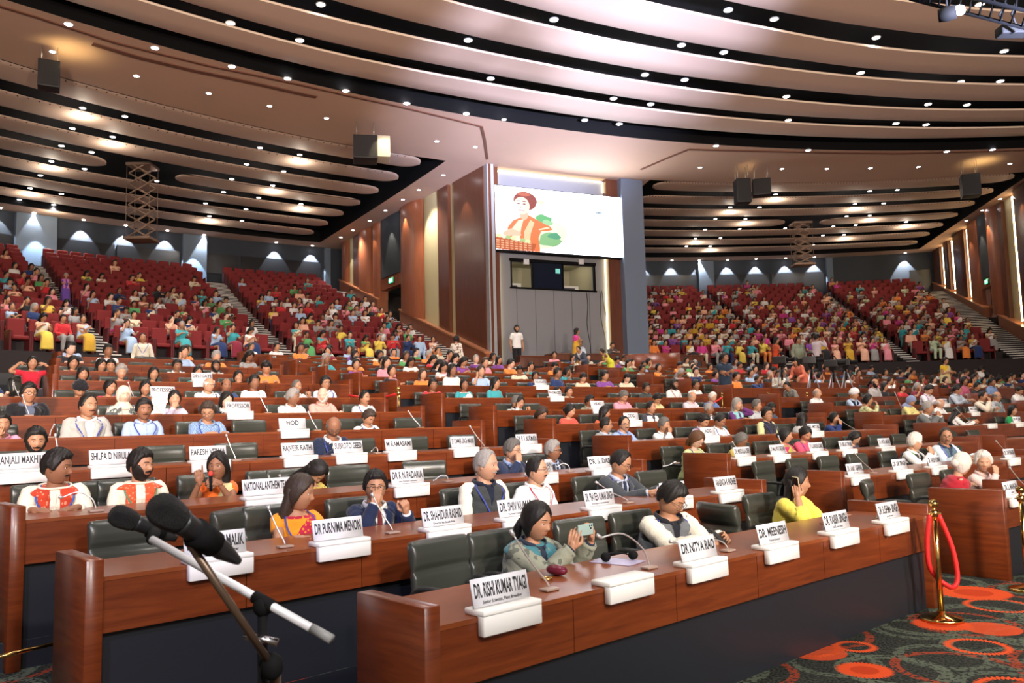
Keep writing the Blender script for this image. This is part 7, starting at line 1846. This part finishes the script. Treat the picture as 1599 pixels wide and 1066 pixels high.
# unseen warm spots added on the stage side to brighten the ceiling
for x, y, tx, ty, e in ((-3, -3, -10, 20, 15000), (6, -4, 0, 22, 12000), (14, -4, 12, 24, 9000), (22, -2, 22, 22, 9000)): spot((x, y, 4.5), (tx, ty, CZ), e, rad(95), .9, (1., .80, .66), .4)
spot((-2, -4, 7), (-4, 9, 1.), 2500, rad(50), .6, (.66, .62, 1.), .3)  # unseen lilac spot added for the stage screen's tint on the left desks
for P in DL[64::3]:
    l = bpy.data.lights.new('lamp_spill', 'POINT'); l.energy = 55; l.color = (1, .88, .72); l.shadow_soft_size = .06; o = bpy.data.objects.new('lamp_spill', l); COL.objects.link(o); o.location = (P.x, P.y, CZ - .35)
# wall washers
for px in (-5, 48, 126, 192, 257, 315, 428, 485, 1004, 1048, 1091, 1136, 1180, 1226, 1271, 1413):
    a = wang(px); P = wallpt(a, WR - .38, CZ - .06); dim = .30 if px in (48, -5) else 1.
    spot(P, wallpt(a, WR + .10, 9.3), 1500 * dim, rad(62), .12, (.92, .95, 1.), .04)
    o = link('downlight', TRIM, loc=P + Vector((0, 0, .04))); link('lamp', LAMP, o); o['label'] = 'small wall-washing downlight by the blue-grey back wall'; o['category'] = 'ceiling light'; o['group'] = 'wall washers along the back wall'
for a0, a1 in ((54, 1), (300, 1)):
    a = wang(a0); spot(wallpt(a, WR - .8, 11.6), wallpt(a, WR, 8.5), 700, rad(60), .3, (.6, .78, 1.), .05)
for s, e in ((1.9, 200), (5.5, 230), (7.5, 230), (9.6, 200), (11.8, 130), (13.6, 130), (15.7, 110)):
    P = PP(s, .62, CZ - .10 - .35); spot(P, PP(s, .05, 8.2), e, rad(58), .3, (1., .86, .62), .04)
for s, e in ((5.8, 260), (7.5, 160), (9.3, 120), (1.0, 160), (-3, 160)):
    P = QP(s, .70, CZ - .5); spot(P, QP(s, .05, 8.2), e, rad(58), .3, (1., .82, .58), .04)
for P in SPK[:1] + SPK[1:3] + SPK[4:]:
    spot((P.x + .5, P.y, CZ - .75), (P.x + .5, P.y + .1, CZ), 45, rad(130), .7, (1., .78, .35), .1)
spot((SPK[1].x + .9, SPK[1].y - 1.2, CZ - .3), (SPK[1].x + .7, SPK[1].y, CZ - 1.4), 160, rad(50), .4, (1., .85, .5), .05)
P = T(tpx(905), -1.6, zw1 + .2); l = bpy.data.lights.new('booth_lamp', 'POINT'); l.energy = 35; l.color = (1, .9, .7); l.shadow_soft_size = .15; o = bpy.data.objects.new('booth_lamp', l); COL.objects.link(o); o.location = P
o = o.copy(); COL.objects.link(o); o.location = T(tpx(815), -1.6, zw1 + .2)
P = PP(9.4, -1.9, 8.5); l = bpy.data.lights.new('corridor_lamp', 'POINT'); l.energy = 60; l.color = (1, .9, .6); l.shadow_soft_size = .15; o = bpy.data.objects.new('corridor_lamp', l); COL.objects.link(o); o.location = P
w = bpy.data.worlds.new('ambient_fill'); SC.world = w; w.use_nodes = True  # world light added as an even warm fill from the open stage side
w.node_tree.nodes['Background'].inputs[0].default_value = (1., .86, .76, 1); w.node_tree.nodes['Background'].inputs[1].default_value = .33
cam = bpy.data.cameras.new('camera'); cam.sensor_width = 36; cam.lens = FPX / 1599 * 36; cam.clip_end = 300; cam.clip_start = .05
co = bpy.data.objects.new('camera', cam); COL.objects.link(co); R = Matrix((CR, CU, -_F0)).transposed(); co.matrix_world = Matrix.Translation(CAM) @ R.to_4x4(); SC.camera = co
cam.dof.use_dof = True; cam.dof.focus_distance = 6.0; cam.dof.aperture_fstop = 9.0
SC.view_settings.view_transform = 'Standard'; SC.view_settings.look = 'None'; SC.view_settings.gamma = 1; SC.view_settings.exposure = 0.0; SC.view_settings.use_curve_mapping = False
SC.cycles.max_bounces = 5; SC.cycles.diffuse_bounces = 3; SC.cycles.glossy_bounces = 3; SC.cycles.transmission_bounces = 2
